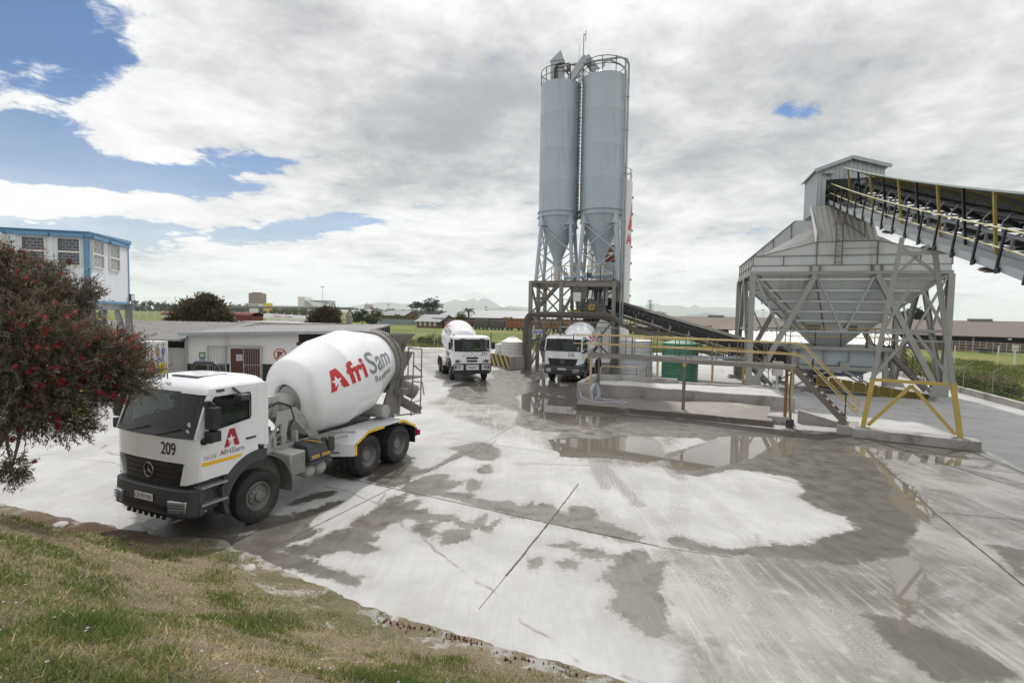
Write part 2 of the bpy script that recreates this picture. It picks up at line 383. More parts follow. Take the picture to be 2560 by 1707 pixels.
nA = t.noise(t.mapping(P, (1, 1, 1), loc=(3.1, 1.7, 0)), 1.15, 9, 0.62, 0.25)
nB = t.noise(t.mapping(P, (1, 1, 1), loc=(9.3, 4.2, 2)), 2.9, 8, 0.6, 0.3)
nC = t.noise(t.mapping(P, (1, 1, 1), loc=(1.3, 7.7, 5)), 0.75, 5, 0.5, 0.1)
blue = None
for b, amp in (((130, 110, 215, 88, -24), 1.2), ((40, 335, 190, 88, -10), 1.0), ((380, 465, 320, 58, -13), 0.95), ((790, 572, 300, 34, -10), 0.72),
               ((200, 575, 280, 26, -4), 0.55), ((1990, 285, 95, 22, 14), 0.48), ((20, 10, 150, 90, 0), 0.7)):
    x = t.math('MULTIPLY', blob(*b), amp); blue = x if blue is None else t.math('ADD', blue, x)
for b, amp in (((120, 500, 230, 27, -6), 1.1), ((90, 165, 130, 42, -38), 0.75), ((40, 265, 170, 26, -8), 0.6), ((330, 330, 150, 60, -30), 0.35)):
    blue = t.math('SUBTRACT', blue, t.math('MULTIPLY', blob(*b), amp))
nD = t.noise(t.mapping(P, (1, 1, 1), loc=(2.2, 5.1, 7)), 8.0, 8, 0.68, 0.4)
nz = t.math('ADD', t.math('MULTIPLY', t.math('SUBTRACT', nA, 0.5), 1.5), t.math('MULTIPLY', t.math('SUBTRACT', nB, 0.5), 1.6))
nz = t.math('ADD', nz, t.math('MULTIPLY', t.math('SUBTRACT', nD, 0.5), 1.0))
cover = t.smooth(t.math('ADD', blue, nz), 0.34, 0.66, 1.0, 0.0)
# cloud brightness: pale lit edges, greyer thick bases
greyband = t.math('ADD', t.math('MULTIPLY', blob(1050, 330, 560, 190, -20), 0.62), t.math('MULTIPLY', blob(2050, 330, 620, 260, 5), 0.40))
greyband = t.math('ADD', greyband, t.math('MULTIPLY', blob(750, 40, 260, 120, -20), 0.42))
sh = t.math('ADD', t.math('MULTIPLY', t.math('SUBTRACT', nC, 0.5), 1.5), t.math('MULTIPLY', t.math('SUBTRACT', nA, 0.5), 1.15))
sh = t.math('ADD', t.math('ADD', sh, t.math('MULTIPLY', t.math('SUBTRACT', nB, 0.5), 1.0)), greyband)
sh = t.math('ADD', sh, t.math('MULTIPLY', t.math('SUBTRACT', nD, 0.5), 0.45))
ccol = t.mix(t.smooth(sh, -0.22, 0.80), (1.10, 1.10, 1.10), (0.44, 0.45, 0.475))
sd = Vector((math.sin(SUN_AZ) * math.cos(SUN_EL), math.cos(SUN_AZ) * math.cos(SUN_EL), math.sin(SUN_EL)))
dt = t.new('ShaderNodeVectorMath', operation='DOT_PRODUCT'); t.l.new(d, dt.inputs[0]); dt.inputs[1].default_value = sd
glow = t.math('POWER', t.math('MAXIMUM', dt.outputs['Value'], 0.0), 14.0)
gl = t.math('ADD', t.math('MULTIPLY', glow, 0.35), 0.97)
vm = t.new('ShaderNodeVectorMath', operation='SCALE'); t.l.new(ccol, vm.inputs[0]); t.l.new(gl, vm.inputs['Scale'])
SKY_STR = 0.085
vs = t.new('ShaderNodeVectorMath', operation='SCALE'); t.l.new(vm.outputs[0], vs.inputs[0]); vs.inputs['Scale'].default_value = 1.0 / SKY_STR
low = t.math('MULTIPLY', t.smooth(el, R(0), R(20), 1.0, 0.0), t.lin(nB, .3, .7, .35, .85))          # thin veil of cloud towards the horizon
cov2 = t.math('MAXIMUM', cover, low)
sk = t.new('ShaderNodeVectorMath', operation='MULTIPLY'); t.l.new(sky.outputs[0], sk.inputs[0]); sk.inputs[1].default_value = (0.50, 0.75, 1.02)   # clear, polarised blue of the washed air
fin = t.mix(cov2, sk.outputs[0], vs.outputs[0])
t.l.new(fin, bg.inputs['Color']); bg.inputs['Strength'].default_value = SKY_STR
sl = bpy.data.lights.new('sun', 'SUN'); sl.energy = 3.3; sl.angle = R(1.6); sl.color = (1.0, 0.955, 0.89)
so = bpy.data.objects.new('sun', sl); COL.objects.link(so)
so.rotation_euler = (-sd).to_track_quat('-Z', 'Y').to_euler(); so.location = (0, 30, 60)
S.view_settings.view_transform = 'Standard'; S.view_settings.look = 'None'; S.view_settings.exposure = -0.04; S.view_settings.gamma = 1; S.view_settings.use_curve_mapping = False
S.render.engine = 'CYCLES'
S.cycles.use_denoising = True
try: S.cycles.denoiser = 'OPENIMAGEDENOISE'
except Exception: pass
S.cycles.max_bounces = 8; S.cycles.transparent_max_bounces = 16; S.cycles.volume_bounces = 2; S.cycles.sample_clamp_indirect = 8
# ------------------------------------------------------------------ the ground, the concrete yard and the grass bank
from mathutils import noise as mnoise
def f6(x, y): return (500 + x / 2.352, 1050 + y / 2.352)
def f7(x, y): return (1400 + x / 2.0276, 1000 + y / 2.0276)
def gp(pts, f=None): return np.array([tuple(G(*(f(*p) if f else p)))[:2] for p in pts])
def seg_dist(px, py, a, b):
    d = b - a; L = max(1e-9, d @ d); t = np.clip(((px - a[0]) * d[0] + (py - a[1]) * d[1]) / L, 0, 1)
    return np.hypot(px - a[0] - t * d[0], py - a[1] - t * d[1])
def sdf(px, py, poly):
    """signed distance in metres, positive inside"""
    dm = np.full(px.shape, 1e9); ins = np.zeros(px.shape, bool); n = len(poly)
    for i in range(n):
        a, b = poly[i], poly[(i + 1) % n]; dm = np.minimum(dm, seg_dist(px, py, a, b))
        c = (a[1] > py) != (b[1] > py)
        with np.errstate(divide='ignore', invalid='ignore'):
            ins ^= c & (px < (b[0] - a[0]) * (py - a[1]) / (b[1] - a[1] + 1e-12) + a[0])
    return np.where(ins, dm, -dm)
def line_d(px, py, pl):
    dm = np.full(px.shape, 1e9)
    for i in range(len(pl) - 1): dm = np.minimum(dm, seg_dist(px, py, pl[i], pl[i + 1]))
    return dm
DAMP6 = [
 [(885,620),(900,600),(960,570),(1030,540),(1080,490),(1150,450),(1200,440),(1190,490),(1270,475),(1290,490),(1240,530),(1320,520),(1330,560),(1420,560),(1490,555),(1500,600),(1600,605),(1690,550),(1700,555),(1640,640),(1560,635),(1480,600),(1380,585),(1300,590),(1230,570),(1200,580),(1120,610),(1060,640),(1000,650),(940,640)],
 [(500,760),(560,735),(640,730),(720,680),(800,650),(880,635),(950,650),(1010,680),(1030,700),(960,720),(1030,760),(980,780),(900,770),(830,760),(760,790),(690,800),(640,780),(560,775)],
 [(1420,660),(1500,645),(1580,645),(1600,690),(1530,715),(1450,715),(1425,690)], [(1260,640),(1330,610),(1400,605),(1350,650),(1380,660),(1330,690),(1310,655)],
 [(2070,735),(2140,720),(2200,715),(2220,750),(2300,770),(2352,765),(2352,800),(2260,795),(2180,760),(2090,745)], [(2095,835),(2150,815),(2210,840),(2200,865),(2140,870)], [(1960,820),(2005,815),(2000,850),(1965,850)],
 [(120,740),(150,730),(230,700),(330,660),(450,600),(560,560),(700,520),(770,480),(830,480),(790,510),(700,550),(640,600),(640,640),(710,640),(650,680),(540,720),(430,760),(350,800),(250,800),(160,770)],
 [(-200,640),(0,705),(100,690),(200,690),(150,740),(250,790),(400,790),(520,790),(650,825),(700,865),(800,885),(940,925),(930,960),(850,960),(700,900),(550,870),(400,870),(250,830),(100,780),(0,760),(-200,700)],
 [(530,500),(600,460),(700,430),(780,420),(770,440),(660,470),(560,500)], [(390,600),(450,570),(530,550),(500,580),(420,610)],
 [(980,350),(1060,310),(1160,250),(1230,250),(1280,300),(1390,270),(1520,190),(1480,160),(1540,150),(1650,130),(1740,160),(1760,200),(1720,235),(1640,230),(1560,200),(1480,230),(1420,260),(1340,300),(1260,330),(1150,390),(1060,380)],
 [(1190,400),(1260,350),(1330,330),(1450,315),(1470,330),(1420,350),(1500,360),(1540,370),(1480,400),(1420,420),(1480,430),(1600,435),(1600,460),(1680,470),(1740,480),(1820,480),(1850,510),(1900,510),(1960,470),(1970,500),(2040,490),(2100,530),(2160,560),(2190,510),(2260,505),(2330,540),(2320,580),(2420,620),(2600,690),(2500,715),(2352,665),(2200,630),(2050,600),(1900,570),(1750,535),(1650,500),(1500,460),(1400,440),(1300,440),(1240,420)],
 [(1680,640),(1720,600),(1750,590),(1740,620),(1700,650)], [(1630,290),(1660,265),(1705,265),(1700,305),(1650,310)], [(1570,380),(1600,350),(1650,360),(1630,400),(1590,410)]]
DAMP7 = [
 [(240,790),(400,760),(440,780),(430,830),(520,820),(500,900),(490,970),(540,1040),(520,1150),(500,1190),(380,1150),(280,1050),(310,960),(200,910),(300,830)],
 [(870,340),(1100,290),(1400,270),(1560,285),(1650,330),(1700,480),(1790,560),(1780,660),(1740,780),(1600,800),(1450,830),(1300,810),(1000,785),(870,775),(700,760),(560,720),(600,600),(900,500)],
 [(0,60),(90,50),(640,100),(1120,150),(1480,175),(1560,205),(2060,260),(2000,275),(1560,300),(1200,300),(1000,330),(870,345),(700,385),(600,370),(540,330),(520,280),(640,250),(760,210),(700,190),(400,180),(330,170),(250,200),(0,190)],
 [(2200,740),(2352,760),(2352,900),(2280,830)], [(1560,1090),(1700,1120),(1900,1180),(2150,1300),(2300,1400),(1900,1400),(1700,1250)]]
DAMPDARKF = [[(1130,965),(1180,950),(1260,945),(1330,930),(1450,955),(1443,1018),(1560,1035),(1700,1050),(1560,1085),(1480,1085),(1400,1080),(1330,1075),(1290,1060),(1300,1030),(1240,1010),(1180,1010),(1120,990)],
 [(1225,928),(1330,912),(1540,905),(1560,960),(1450,975),(1340,960),(1240,950)], [(1960,1072),(2150,1085),(2420,1122),(2420,1135),(2150,1100),(1960,1082)],
 [(800,1160),(900,1130),(1010,1145),(1030,1160),(960,1178),(880,1200),(820,1185)], [(300,1240),(520,1290),(700,1290),(660,1320),(500,1345),(380,1330)]]  # these two outlines darken the ground below the front truck
LOBE7 = [(870,345),(1000,360),(1150,385),(1230,410),(1250,450),(1225,490),(1350,560),(1460,590),(1520,650),(1440,690),(1310,705),(1300,730),(1000,745),(870,760),(700,730),(600,690),(500,720),(400,690),(250,640),(180,560),(90,540),(0,560),(-200,420),(-200,330),(0,300),(200,330),(420,320),(560,378),(770,398)]
FILM7 = [(500,745),(600,690),(800,720),(1000,700),(1300,650),(1400,600),(1225,480),(1230,400),(1000,340),(1400,240),(1480,170),(1560,205),(2060,250),(2100,235),(2352,360),(2700,520),(2900,1700),(620,1700),(610,1400),(590,1290),(570,1190),(500,1190),(520,1000),(520,820),(480,790)]
FILMF = [[(1120,985),(1290,1000),(1390,1060),(1420,1100),(1480,1150),(1400,1140),(1290,1090),(1180,1060),(1060,1010)], [(1330,1050),(1400,1030),(1700,1090),(1690,1170),(1600,1170),(1480,1160),(1400,1130)], [(985,872),(1110,872),(1240,930),(1330,925),(1330,980),(1180,955),(1120,960),(1060,930),(1000,905)]]
PUD7 = [[(540,300),(600,270),(700,230),(760,200),(850,180),(1000,185),(1200,190),(1230,230),(1180,270),(1100,290),(960,300),(860,330),(740,350),(640,370),(560,340)],
 [(1400,240),(1530,225),(1700,240),(1900,265),(2060,262),(2080,300),(2150,330),(1980,335),(1850,320),(1700,300),(1560,290),(1460,270)],
 [(1560,270),(1640,340),(1720,380),(1760,420),(1840,470),(1900,560),(1920,600),(1880,630),(1800,600),(1720,540),(1660,480),(1700,460),(1640,400)],
 [(1640,800),(1760,790),(1840,820),(1850,880),(1830,1000),(1780,1100),(1750,1180),(1720,1080),(1680,960),(1640,860)],
 [(-70,200),(60,185),(200,200),(320,172),(500,205),(545,300),(440,325),(300,300),(150,292),(0,290)]]
PUDF = [[(1340,950),(1370,944),(1440,938),(1490,953),(1510,966),(1400,970),(1350,964)], [(1170,964),(1216,960),(1222,980),(1185,978)], [(1290,990),(1330,978),(1420,992),(1440,1010),(1430,1024),(1560,1046),(1500,1070),(1400,1060),(1340,1040),(1300,1020)]]
TRK7 = [([(330, 160), (420, 260), (520, 330), (620, 400)], .16, .9), ([(700, 760), (780, 900), (820, 1000)], .2, .5), ([(1300, 900), (1500, 1040), (1650, 1230)], .22, .6), ([(1250, 950), (1440, 1090), (1560, 1290)], .22, .5), ([(860, 800), (1000, 1000), (1060, 1250)], .2, .4), ([(1900, 700), (2060, 800), (2250, 960)], .2, .5), ([(140,190),(155,290),(230,440)], .17, 1), ([(200,200),(215,330),(300,430),(400,530)], .16, 1), ([(450,190),(500,280),(600,390)], .2, .9), ([(100,450),(380,710)], .2, .3), ([(600,440),(610,560),(580,690)], .22, .35),
 ([(460,560),(560,700)], .15, .5), ([(640,420),(780,520),(1000,740)], .2, .3), ([(1000,750),(1180,830),(1360,915)], .16, 1), ([(1090,725),(1220,820),(1350,900)], .14, .9), ([(540,780),(670,860),(820,965)], .2, .8), ([(600,690),(640,800),(690,890)], .15, .7),
 ([(60,420),(180,520),(230,440)], .15, .25), ([(700,600),(860,660),(1000,700)], .18, .22), ([(900,400),(1010,515)], .22, .25), ([(740,410),(1000,515)], .2, .25), ([(380,420),(380,600),(440,710)], .2, .3), ([(1000,680),(1005,750)], .05, .9)]
def axis(*parts):
    out = []
    for a, b, st in parts: out += list(np.arange(a, b - st * .5, st))
    out.append(parts[-1][1]); return np.array(out)
xs = axis((-70, -30, 2), (-30, -11, .5), (-11, -6, .16), (-6, 20, .085), (20, 30, .25), (30, 60, 1.0))
ys = axis((-6, 4, 1), (4, 6, .16), (6, 22, .085), (22, 30, .16), (30, 44, .35), (44, 72, 1.0))
XX, YY = np.meshgrid(xs, ys); px, py = XX.ravel(), YY.ravel()
def union(polys):
    r = np.full(px.shape, -9.0)
    for q in polys: r = np.maximum(r, sdf(px, py, q))
    return r
lobe = sdf(px, py, gp(LOBE7, f7))
damp = union([gp(q, f6) for q in DAMP6] + [gp(q, f7) for q in (DAMP7[0], DAMP7[2], DAMP7[3], DAMP7[4])] + [gp(q) for q in DAMPDARKF])
damp = np.maximum(damp, np.minimum(sdf(px, py, gp(DAMP7[1], f7)), -lobe))
film = np.maximum(np.minimum(sdf(px, py, gp(FILM7, f7)), -lobe), union([gp(q) for q in FILMF]))
pud = union([gp(q, f7) for q in PUD7] + [gp(q) for q in PUDF])
trk = np.zeros(px.shape)
for pl, wd, am in TRK7: trk = np.maximum(trk, am * np.clip((wd - line_d(px, py, gp(pl, f7))) / .06 + .5, 0, 1))
YARD = np.array([(-68, -6), (29, -6), (19.6, 8), (25.1, 25.3), (26.6, 30), (34.5, 55), (36, 58), (20, 60), (-4, 62), (-14, 64), (-26, 63), (-68, 60)])
keep = sdf(XX[:-1, :-1].ravel() + .0, YY[:-1, :-1].ravel() + .0, YARD) > -0.4
nx, ny = len(xs), len(ys)
ii, jj = np.meshgrid(np.arange(nx - 1), np.arange(ny - 1)); base = (jj * nx + ii).ravel()
quads = np.stack([base, base + 1, base + nx + 1, base + nx], 1)[keep]
def fast_mesh(name, co, faces, m, k=4):
    me = bpy.data.meshes.new(name); me.vertices.add(len(co)); me.vertices.foreach_set('co', np.asarray(co, np.float32).ravel())
    nf = len(faces); me.loops.add(nf * k); me.loops.foreach_set('vertex_index', np.asarray(faces, np.int32).ravel())
    me.polygons.add(nf); me.polygons.foreach_set('loop_start', np.arange(0, nf * k, k, dtype=np.int32)); me.polygons.foreach_set('loop_total', np.full(nf, k, np.int32))
    me.update(calc_edges=True); me.validate()
    if m: me.materials.append(m)
    o = bpy.data.objects.new(name, me); COL.objects.link(o); return o
def fattr(o, name, vals):
    a = o.data.attributes.new(name, 'FLOAT', 'POINT'); a.data.foreach_set('value', np.asarray(vals, np.float32))
def yard_mat():
    m, t, b = newmat('yard_concrete')
    tc = t.new('ShaderNodeTexCoord').outputs['Object']
    def A(n): return t.new('ShaderNodeAttribute', attribute_name=n).outputs['Fac']
    e1 = t.noise(tc, 1.6, 6, 0.62, 0.4); e2 = t.noise(tc, 9, 4, 0.6)
    brm = t.noise(t.mapping(tc, (9, .5, 1), rot=(0, 0, R(-24))), 1.0, 5, 0.65)          # brushed finish, runs with the slabs
    brf = t.noise(t.mapping(tc, (55, 1.6, 1), rot=(0, 0, R(-24))), 1.0, 3, 0.6)
    edge = t.math('ADD', t.math('MULTIPLY', t.math('SUBTRACT', e1, .5), .5), t.math('MULTIPLY', t.math('SUBTRACT', e2, .5), .30))
    edge = t.math('ADD', edge, t.math('MULTIPLY', t.math('SUBTRACT', brm, .5), .22))
    spill = t.noise(tc, .55, 7, .66, .6)
    md = t.smooth(t.math('ADD', A('damp'), edge), -.13, .0)
    mf = t.smooth(t.math('ADD', A('film'), t.math('MULTIPLY', edge, 1.6)), -.25, .35)
    mp = t.smooth(t.math('ADD', A('puddle'), t.math('MULTIPLY', edge, .8)), -.03, .07)
    dry = t.mix(t.smooth(t.noise(tc, .45, 7, .65), .3, .7), (.34, .34, .34), (.47, .47, .468))
    dry = t.mix(t.math('MULTIPLY', t.smooth(brm, .45, .72), .22), dry, (.31, .30, .29))
    dry = t.mix(t.math('MULTIPLY', t.smooth(brf, .48, .7), .26), dry, (.29, .28, .27))
    dry = t.mix(t.math('MULTIPLY', t.smooth(spill, .52, .68), .45), dry, (.33, .315, .295))
    dry = t.mix(t.math('MULTIPLY', t.smooth(t.noise(tc, 38, 3, .7), .66, .76), .5), dry, (.27, .26, .25))
    wn = t.new('ShaderNodeTexNoise'); t.put(wn.inputs['Vector'], tc); wn.inputs['Scale'].default_value = 1.1; wn.inputs['Detail'].default_value = 5
    crack = t.new('ShaderNodeTexVoronoi', feature='DISTANCE_TO_EDGE'); t.put(crack.inputs['Vector'], t.mix(.28, tc, wn.outputs['Color'])); crack.inputs['Scale'].default_value = .16
    ck = t.math('MULTIPLY', t.smooth(crack.outputs['Distance'], .0015, .005, 1, 0), t.smooth(spill, .45, .55))
    dry = t.mix(t.math('MULTIPLY', ck, .7), dry, (.16, .15, .14))
    fl = t.mix(t.smooth(t.noise(tc, .42, 8, .68, .6), .34, .64), (.105, .097, .087), (.275, .265, .252))
    for an, sc in ((62, 7), (-58, 5)):
        sn = t.noise(t.mapping(tc, (sc, .35, 1), rot=(0, 0, R(an))), 1, 6, .7, .3); fl = t.mix(t.math('MULTIPLY', t.smooth(sn, .54, .66), .38), fl, (.12, .112, .102)); fl = t.mix(t.math('MULTIPLY', t.smooth(sn, .46, .36), .35), fl, (.40, .395, .385))
    fl = t.mix(t.math('MULTIPLY', t.smooth(brm, .5, .75), .2), fl, (.42, .415, .40))
    fl = t.mix(t.math('MULTIPLY', t.smooth(t.noise(tc, 3.2, 7, .7, .6), .54, .72), .5), fl, (.46, .46, .45))
    dm = t.mix(t.noise(tc, 1.3, 6, .65), (.060, .053, .044), (.108, .097, .083))
    dm = t.mix(t.math('MULTIPLY', t.smooth(brm, .5, .8), .40), dm, (.20, .187, .17))
    dm = t.mix(t.math('MULTIPLY', t.smooth(t.noise(tc, 14, 4, .7), .6, .75), .28), dm, (.25, .235, .22))
    halo = t.math('MULTIPLY', t.smooth(t.math('ADD', A('damp'), t.math('MULTIPLY', edge, 1.5)), -.45, -.1), .3)
    dry = t.mix(halo, dry, (.265, .252, .236)); c = t.mix(mf, dry, fl); c = t.mix(md, c, dm)
    tread = t.noise(t.mapping(tc, (30, 30, 1), rot=(0, 0, R(40))), 1, 2, .5)
    tm = t.math('MULTIPLY', A('track'), t.smooth(tread, .42, .6))
    tm = t.math('MULTIPLY', tm, t.smooth(e1, .25, .42))
    c = t.mix(t.math('MULTIPLY', tm, .95), c, (.115, .105, .093))
    c = t.mix(mp, c, (.17, .152, .13))
    t.put(b.inputs['Base Color'], c)
    r = t.lin(mf, 0, 1, .85, t.lin(t.noise(tc, 1.1, 5, .6), .3, .7, .30, .62)); 
    r = t.math('ADD', t.math('MULTIPLY', r, t.math('SUBTRACT', 1, md)), t.math('MULTIPLY', t.lin(t.noise(tc, 2.1, 5, .6), .3, .7, .22, .58), md))
    r = t.math('ADD', t.math('MULTIPLY', r, t.math('SUBTRACT', 1, mp)), t.math('MULTIPLY', .03, mp))
    t.put(b.inputs['Roughness'], r); t.put(b.inputs['IOR'], t.lin(mp, 0, 1, 1.5, 2.2))
    h = t.math('ADD', t.math('MULTIPLY', brf, .5), t.math('MULTIPLY', t.noise(tc, 26, 5, .65), .7))
    h = t.math('ADD', h, t.math('MULTIPLY', tread, t.math('MULTIPLY', A('track'), .6)))
    bm = t.new('ShaderNodeBump'); t.put(bm.inputs['Height'], h); bm.inputs['Distance'].default_value = .012
    t.put(bm.inputs['Strength'], t.math('MULTIPLY', t.math('SUBTRACT', 1.0, mp), t.lin(md, 0, 1, .5, .3)))
    t.put(b.inputs['Normal'], bm.outputs[0])
    return m
yard = fast_mesh('yard', np.stack([px, py, np.zeros_like(px)], 1), quads, yard_mat()); tag(yard, kind='structure')
for n, v in (('damp', damp), ('film', film), ('puddle', pud), ('track', trk)): fattr(yard, n, np.clip(v, -2, 2))
# slab joints: narrow ragged sheets 4 mm above the concrete
jb = MB()
def joint(pts, wd, f=None, z=.004):
    g = gp(pts, f)
    for a, b in zip(g[:-1], g[1:]):
        L = np.hypot(*(b - a)); n = max(2, int(L / .09)); d = (b - a) / L; nn = np.array([-d[1], d[0]])
        vs = []
        for i in range(n + 1):
            c = a + d * L * i / n; o = .6 * wd * (mnoise.noise((c[0] * 3, c[1] * 3, 1))); w2 = wd * (.55 + .75 * abs(mnoise.noise((c[0] * 6, c[1] * 6, 4))))
            vs += [(*(c + nn * (o + w2)), z), (*(c + nn * (o - w2)), z)]
        jb.add(vs, [(2 * i, 2 * i + 1, 2 * i + 3, 2 * i + 2) for i in range(n)])
joint([(680, 303), (1130, 400), (2050, 605), (2352, 668)], .021, f6); joint([(340, 792), (1125, 400)], .016, f6, .0045); joint([(1135, 396), (1560, 200), (1880, 10)], .010, f6, .0045)
joint([(2225, 375), (2055, 600)], .018, f6, .0045); joint([(2048, 608), (1800, 915)], .024, f6, .0045); joint([(1800, 915), (1640, 1110)], .006, f6, .0045)
joint([(0, 635), (500, 740)], .022, f7, .005); joint([(1540, 240), (1900, 570), (2352, 940)], .028, f7); joint([(1920, 568), (2352, 610)], .010, f7, .0045); joint([(2090, 240), (2352, 370)], .014, f7, .0045)
joint([(500, 745), (900, 800)], .008, f7, .0045); joint([(1380, 95), (2080, 195)], .008, f6)
joint([(150, 1145), (280, 1155), (330, 1178), (520, 1190)], .006)
tag(jb.build('slab_joints', mat('joint_dirt', (.075, .066, .056), .9, var=.3, scale=6), fix=False), kind='structure')

# ---- open country beyond the yard
kx = lambda y: 25.1 + (y - 25.3) * .318
def land_h(x, y):
    if y > -6 and x < kx(max(y, 5)) + .3 and -70 < x and y < 62: return -.12
    r = x - kx(min(max(y, 5), 60)) - .3; k = min(1, max(0, r / 5)); k = k * k * (3 - 2 * k) if y < 75 else max(0, k) * .9
    return -.12 - .85 * k * min(1, max(0, (x + 5) / 25))
gx = axis((-14000, -2000, 2000), (-2000, -200, 150), (-200, -40, 10), (-40, 24, 4), (24, 46, 1), (46, 140, 6), (140, 500, 40), (500, 2000, 200), (2000, 14000, 2000))
gy = axis((-300, -6, 40), (-6, 70, 4), (70, 200, 8), (200, 1000, 60), (1000, 14000, 900))
gv = [(x, y, land_h(x, y)) for y in gy for x in gx]; nx = len(gx)
gf = [(j * nx + i, j * nx + i + 1, (j + 1) * nx + i + 1, (j + 1) * nx + i) for j in range(len(gy) - 1) for i in range(nx - 1)]
def land_mat():
    m, t, b = newmat('field_grass'); tc = t.new('ShaderNodeTexCoord').outputs['Object']
    c = t.mix(t.smooth(t.noise(tc, .055, 6, .6, .5), .40, .62), (.115, .155, .035), (.20, .20, .065))
    c = t.mix(t.math('MULTIPLY', t.smooth(t.noise(t.mapping(tc, (.35, 1.5, 1)), .12, 6, .6), .52, .7), .8), c, (.155, .125, .075))
    c = t.mix(t.math('MULTIPLY', t.smooth(t.noise(tc, .9, 6, .7), .45, .7), .5), c, (.07, .092, .026))
    c = t.mix(t.math('MULTIPLY', t.smooth(t.noise(tc, 2.6, 4, .7), .55, .75), .4), c, (.20, .175, .10))
    t.put(b.inputs['Base Color'], c); b.inputs['Roughness'].default_value = .95; b.inputs['Specular IOR Level'].default_value = .15
    t.put(b.inputs['Normal'], t.bump(t.noise(tc, 1.6, 6, .75), .9, .25)); return m
ground = fast_mesh('ground', gv, gf, land_mat()); tag(ground, kind='structure')

# ---- grass bank the photographer stands on
BP = [(-25, 13.5), (-16, 12.6), (-13, 11.8)] + [tuple(G(*p))[:2] for p in [(0, 1262), (140, 1290), (300, 1325), (420, 1340), (560, 1352), (640, 1400), (760, 1450), (870, 1500), (960, 1540), (1060, 1565), (1200, 1605), (1400, 1660), (1560, 1707)]] + [(2.2, 5.3), (3.2, 3.5), (3.8, .5), (3.8, -6), (-25, -6)]
BP = np.array(BP)
bx = axis((-25, -12, .6), (-12, 4.2, .11)); by = axis((-6, 1, .5), (1, 13.6, .11))
BX, BY = np.meshgrid(bx, by); qx, qy = BX.ravel(), BY.ravel()
def bank_z(d, x, y):
    k = np.clip(d / 5.6, 0, 1); z = 2.62 * (k * k * (3 - 2 * k)) + .09 * np.clip(d, 0, 1) + .012
    n = .02 * np.sin(x * 2.1 + 1.3 * np.sin(y * 1.7)) * np.cos(y * 2.6 + x) + .012 * np.sin(5.1 * x + 2) * np.sin(4.3 * y + 1.1 * x)
    return z + n * np.clip(d * 1.2, 0, 1)
bd = sdf(qx, qy, BP); jag = np.array([.13 * mnoise.noise((x * 1.3, y * 1.3, 0)) + .09 * mnoise.noise((x * 4, y * 4, 3)) for x, y in zip(qx, qy)])
bd2 = bd + jag
bz = bank_z(bd2, qx, qy); bz = np.where(bd2 < 0, .012 + bd2 * .22, bz)
nx, ny = len(bx), len(by); ii, jj = np.meshgrid(np.arange(nx - 1), np.arange(ny - 1)); base = (jj * nx + ii).ravel()
quads = np.stack([base, base + 1, base + nx + 1, base + nx], 1); quads = quads[bd2.reshape(-1)[quads].max(1) > -.25]
def bank_mat():
    m, t, b = newmat('bank_soil'); tc = t.new('ShaderNodeTexCoord').outputs['Object']; A = t.new('ShaderNodeAttribute', attribute_name='edge').outputs['Fac']
    B = t.new('ShaderNodeAttribute', attribute_name='litter').outputs['Fac']
    c = t.mix(t.noise(tc, 1.5, 6, .65), (.15, .12, .075), (.29, .245, .165))
    c = t.mix(t.smooth(t.noise(tc, .9, 5, .6, .3), .45, .62), c, (.125, .125, .055))
    c = t.mix(t.math('MULTIPLY', t.smooth(t.noise(tc, 11, 5, .7), .5, .72), .6), c, (.30, .25, .165))
    lime = t.math('MULTIPLY', t.smooth(t.math('ADD', t.noise(tc, 1.9, 6, .7, .6), t.math('MULTIPLY', A, -.16)), .47, .58), .8)
    c = t.mix(t.math('MULTIPLY', t.smooth(t.noise(tc, 34, 5, .75), .48, .62), .65), c, (.075, .062, .035))
    c = t.mix(lime, c, (.43, .425, .415))
    c = t.mix(t.math('MULTIPLY', B, t.smooth(t.noise(tc, 2.4, 5, .7), .25, .5)), c, (.085, .047, .026))
    t.put(b.inputs['Base Color'], c); b.inputs['Roughness'].default_value = .95
    t.put(b.inputs['Normal'], t.bump(t.noise(tc, 14, 8, .8), 1.0, .05)); return m
bank = fast_mesh('grass_bank', np.stack([qx, qy, bz], 1), quads, bank_mat()); tag(bank, kind='structure'); bank.data.shade_smooth()
fattr(bank, 'edge', np.clip(bd2, 0, 8))
LIT = lambda x, y: np.clip(1.5 - np.hypot((x + 8.6) / 2.6, (y - 9.2) / 1.7), 0, 1)
fattr(bank, 'litter', LIT(qx, qy))
# blades of grass on it
rng = np.random.default_rng(3)
n = 1500000; sx_ = rng.uniform(-12.5, 3.6, n); sy_ = rng.uniform(1.4, 12.5, n)
v_ = sx_ / np.maximum(sy_, .1); dd = np.hypot(sx_, sy_)
ok = (v_ > -1.12) & (v_ < .35) & (rng.random(n) < np.clip((3.6 / dd) ** 1.5, 0, 1)); sx_, sy_, dd = sx_[ok], sy_[ok], dd[ok]
sd_ = sdf(sx_, sy_, BP) + np.array([.13 * mnoise.noise((x * 1.3, y * 1.3, 0)) + .09 * mnoise.noise((x * 4, y * 4, 3)) for x, y in zip(sx_, sy_)])
pn = np.array([mnoise.fractal((x * .85, y * .85, 2), 1.0, 2.0, 4) for x, y in zip(sx_, sy_)]); pn2 = np.array([mnoise.noise((x * 2.3, y * 2.3, 8)) for x, y in zip(sx_, sy_)])
lit = LIT(sx_, sy_); dens = np.clip(.72 + .6 * pn + .4 * pn2, .38, 1) * np.clip((sd_ + .15 * pn2) / .7 + .12, .0, 1) * (1 - .93 * np.clip(lit * 1.4, 0, 1))
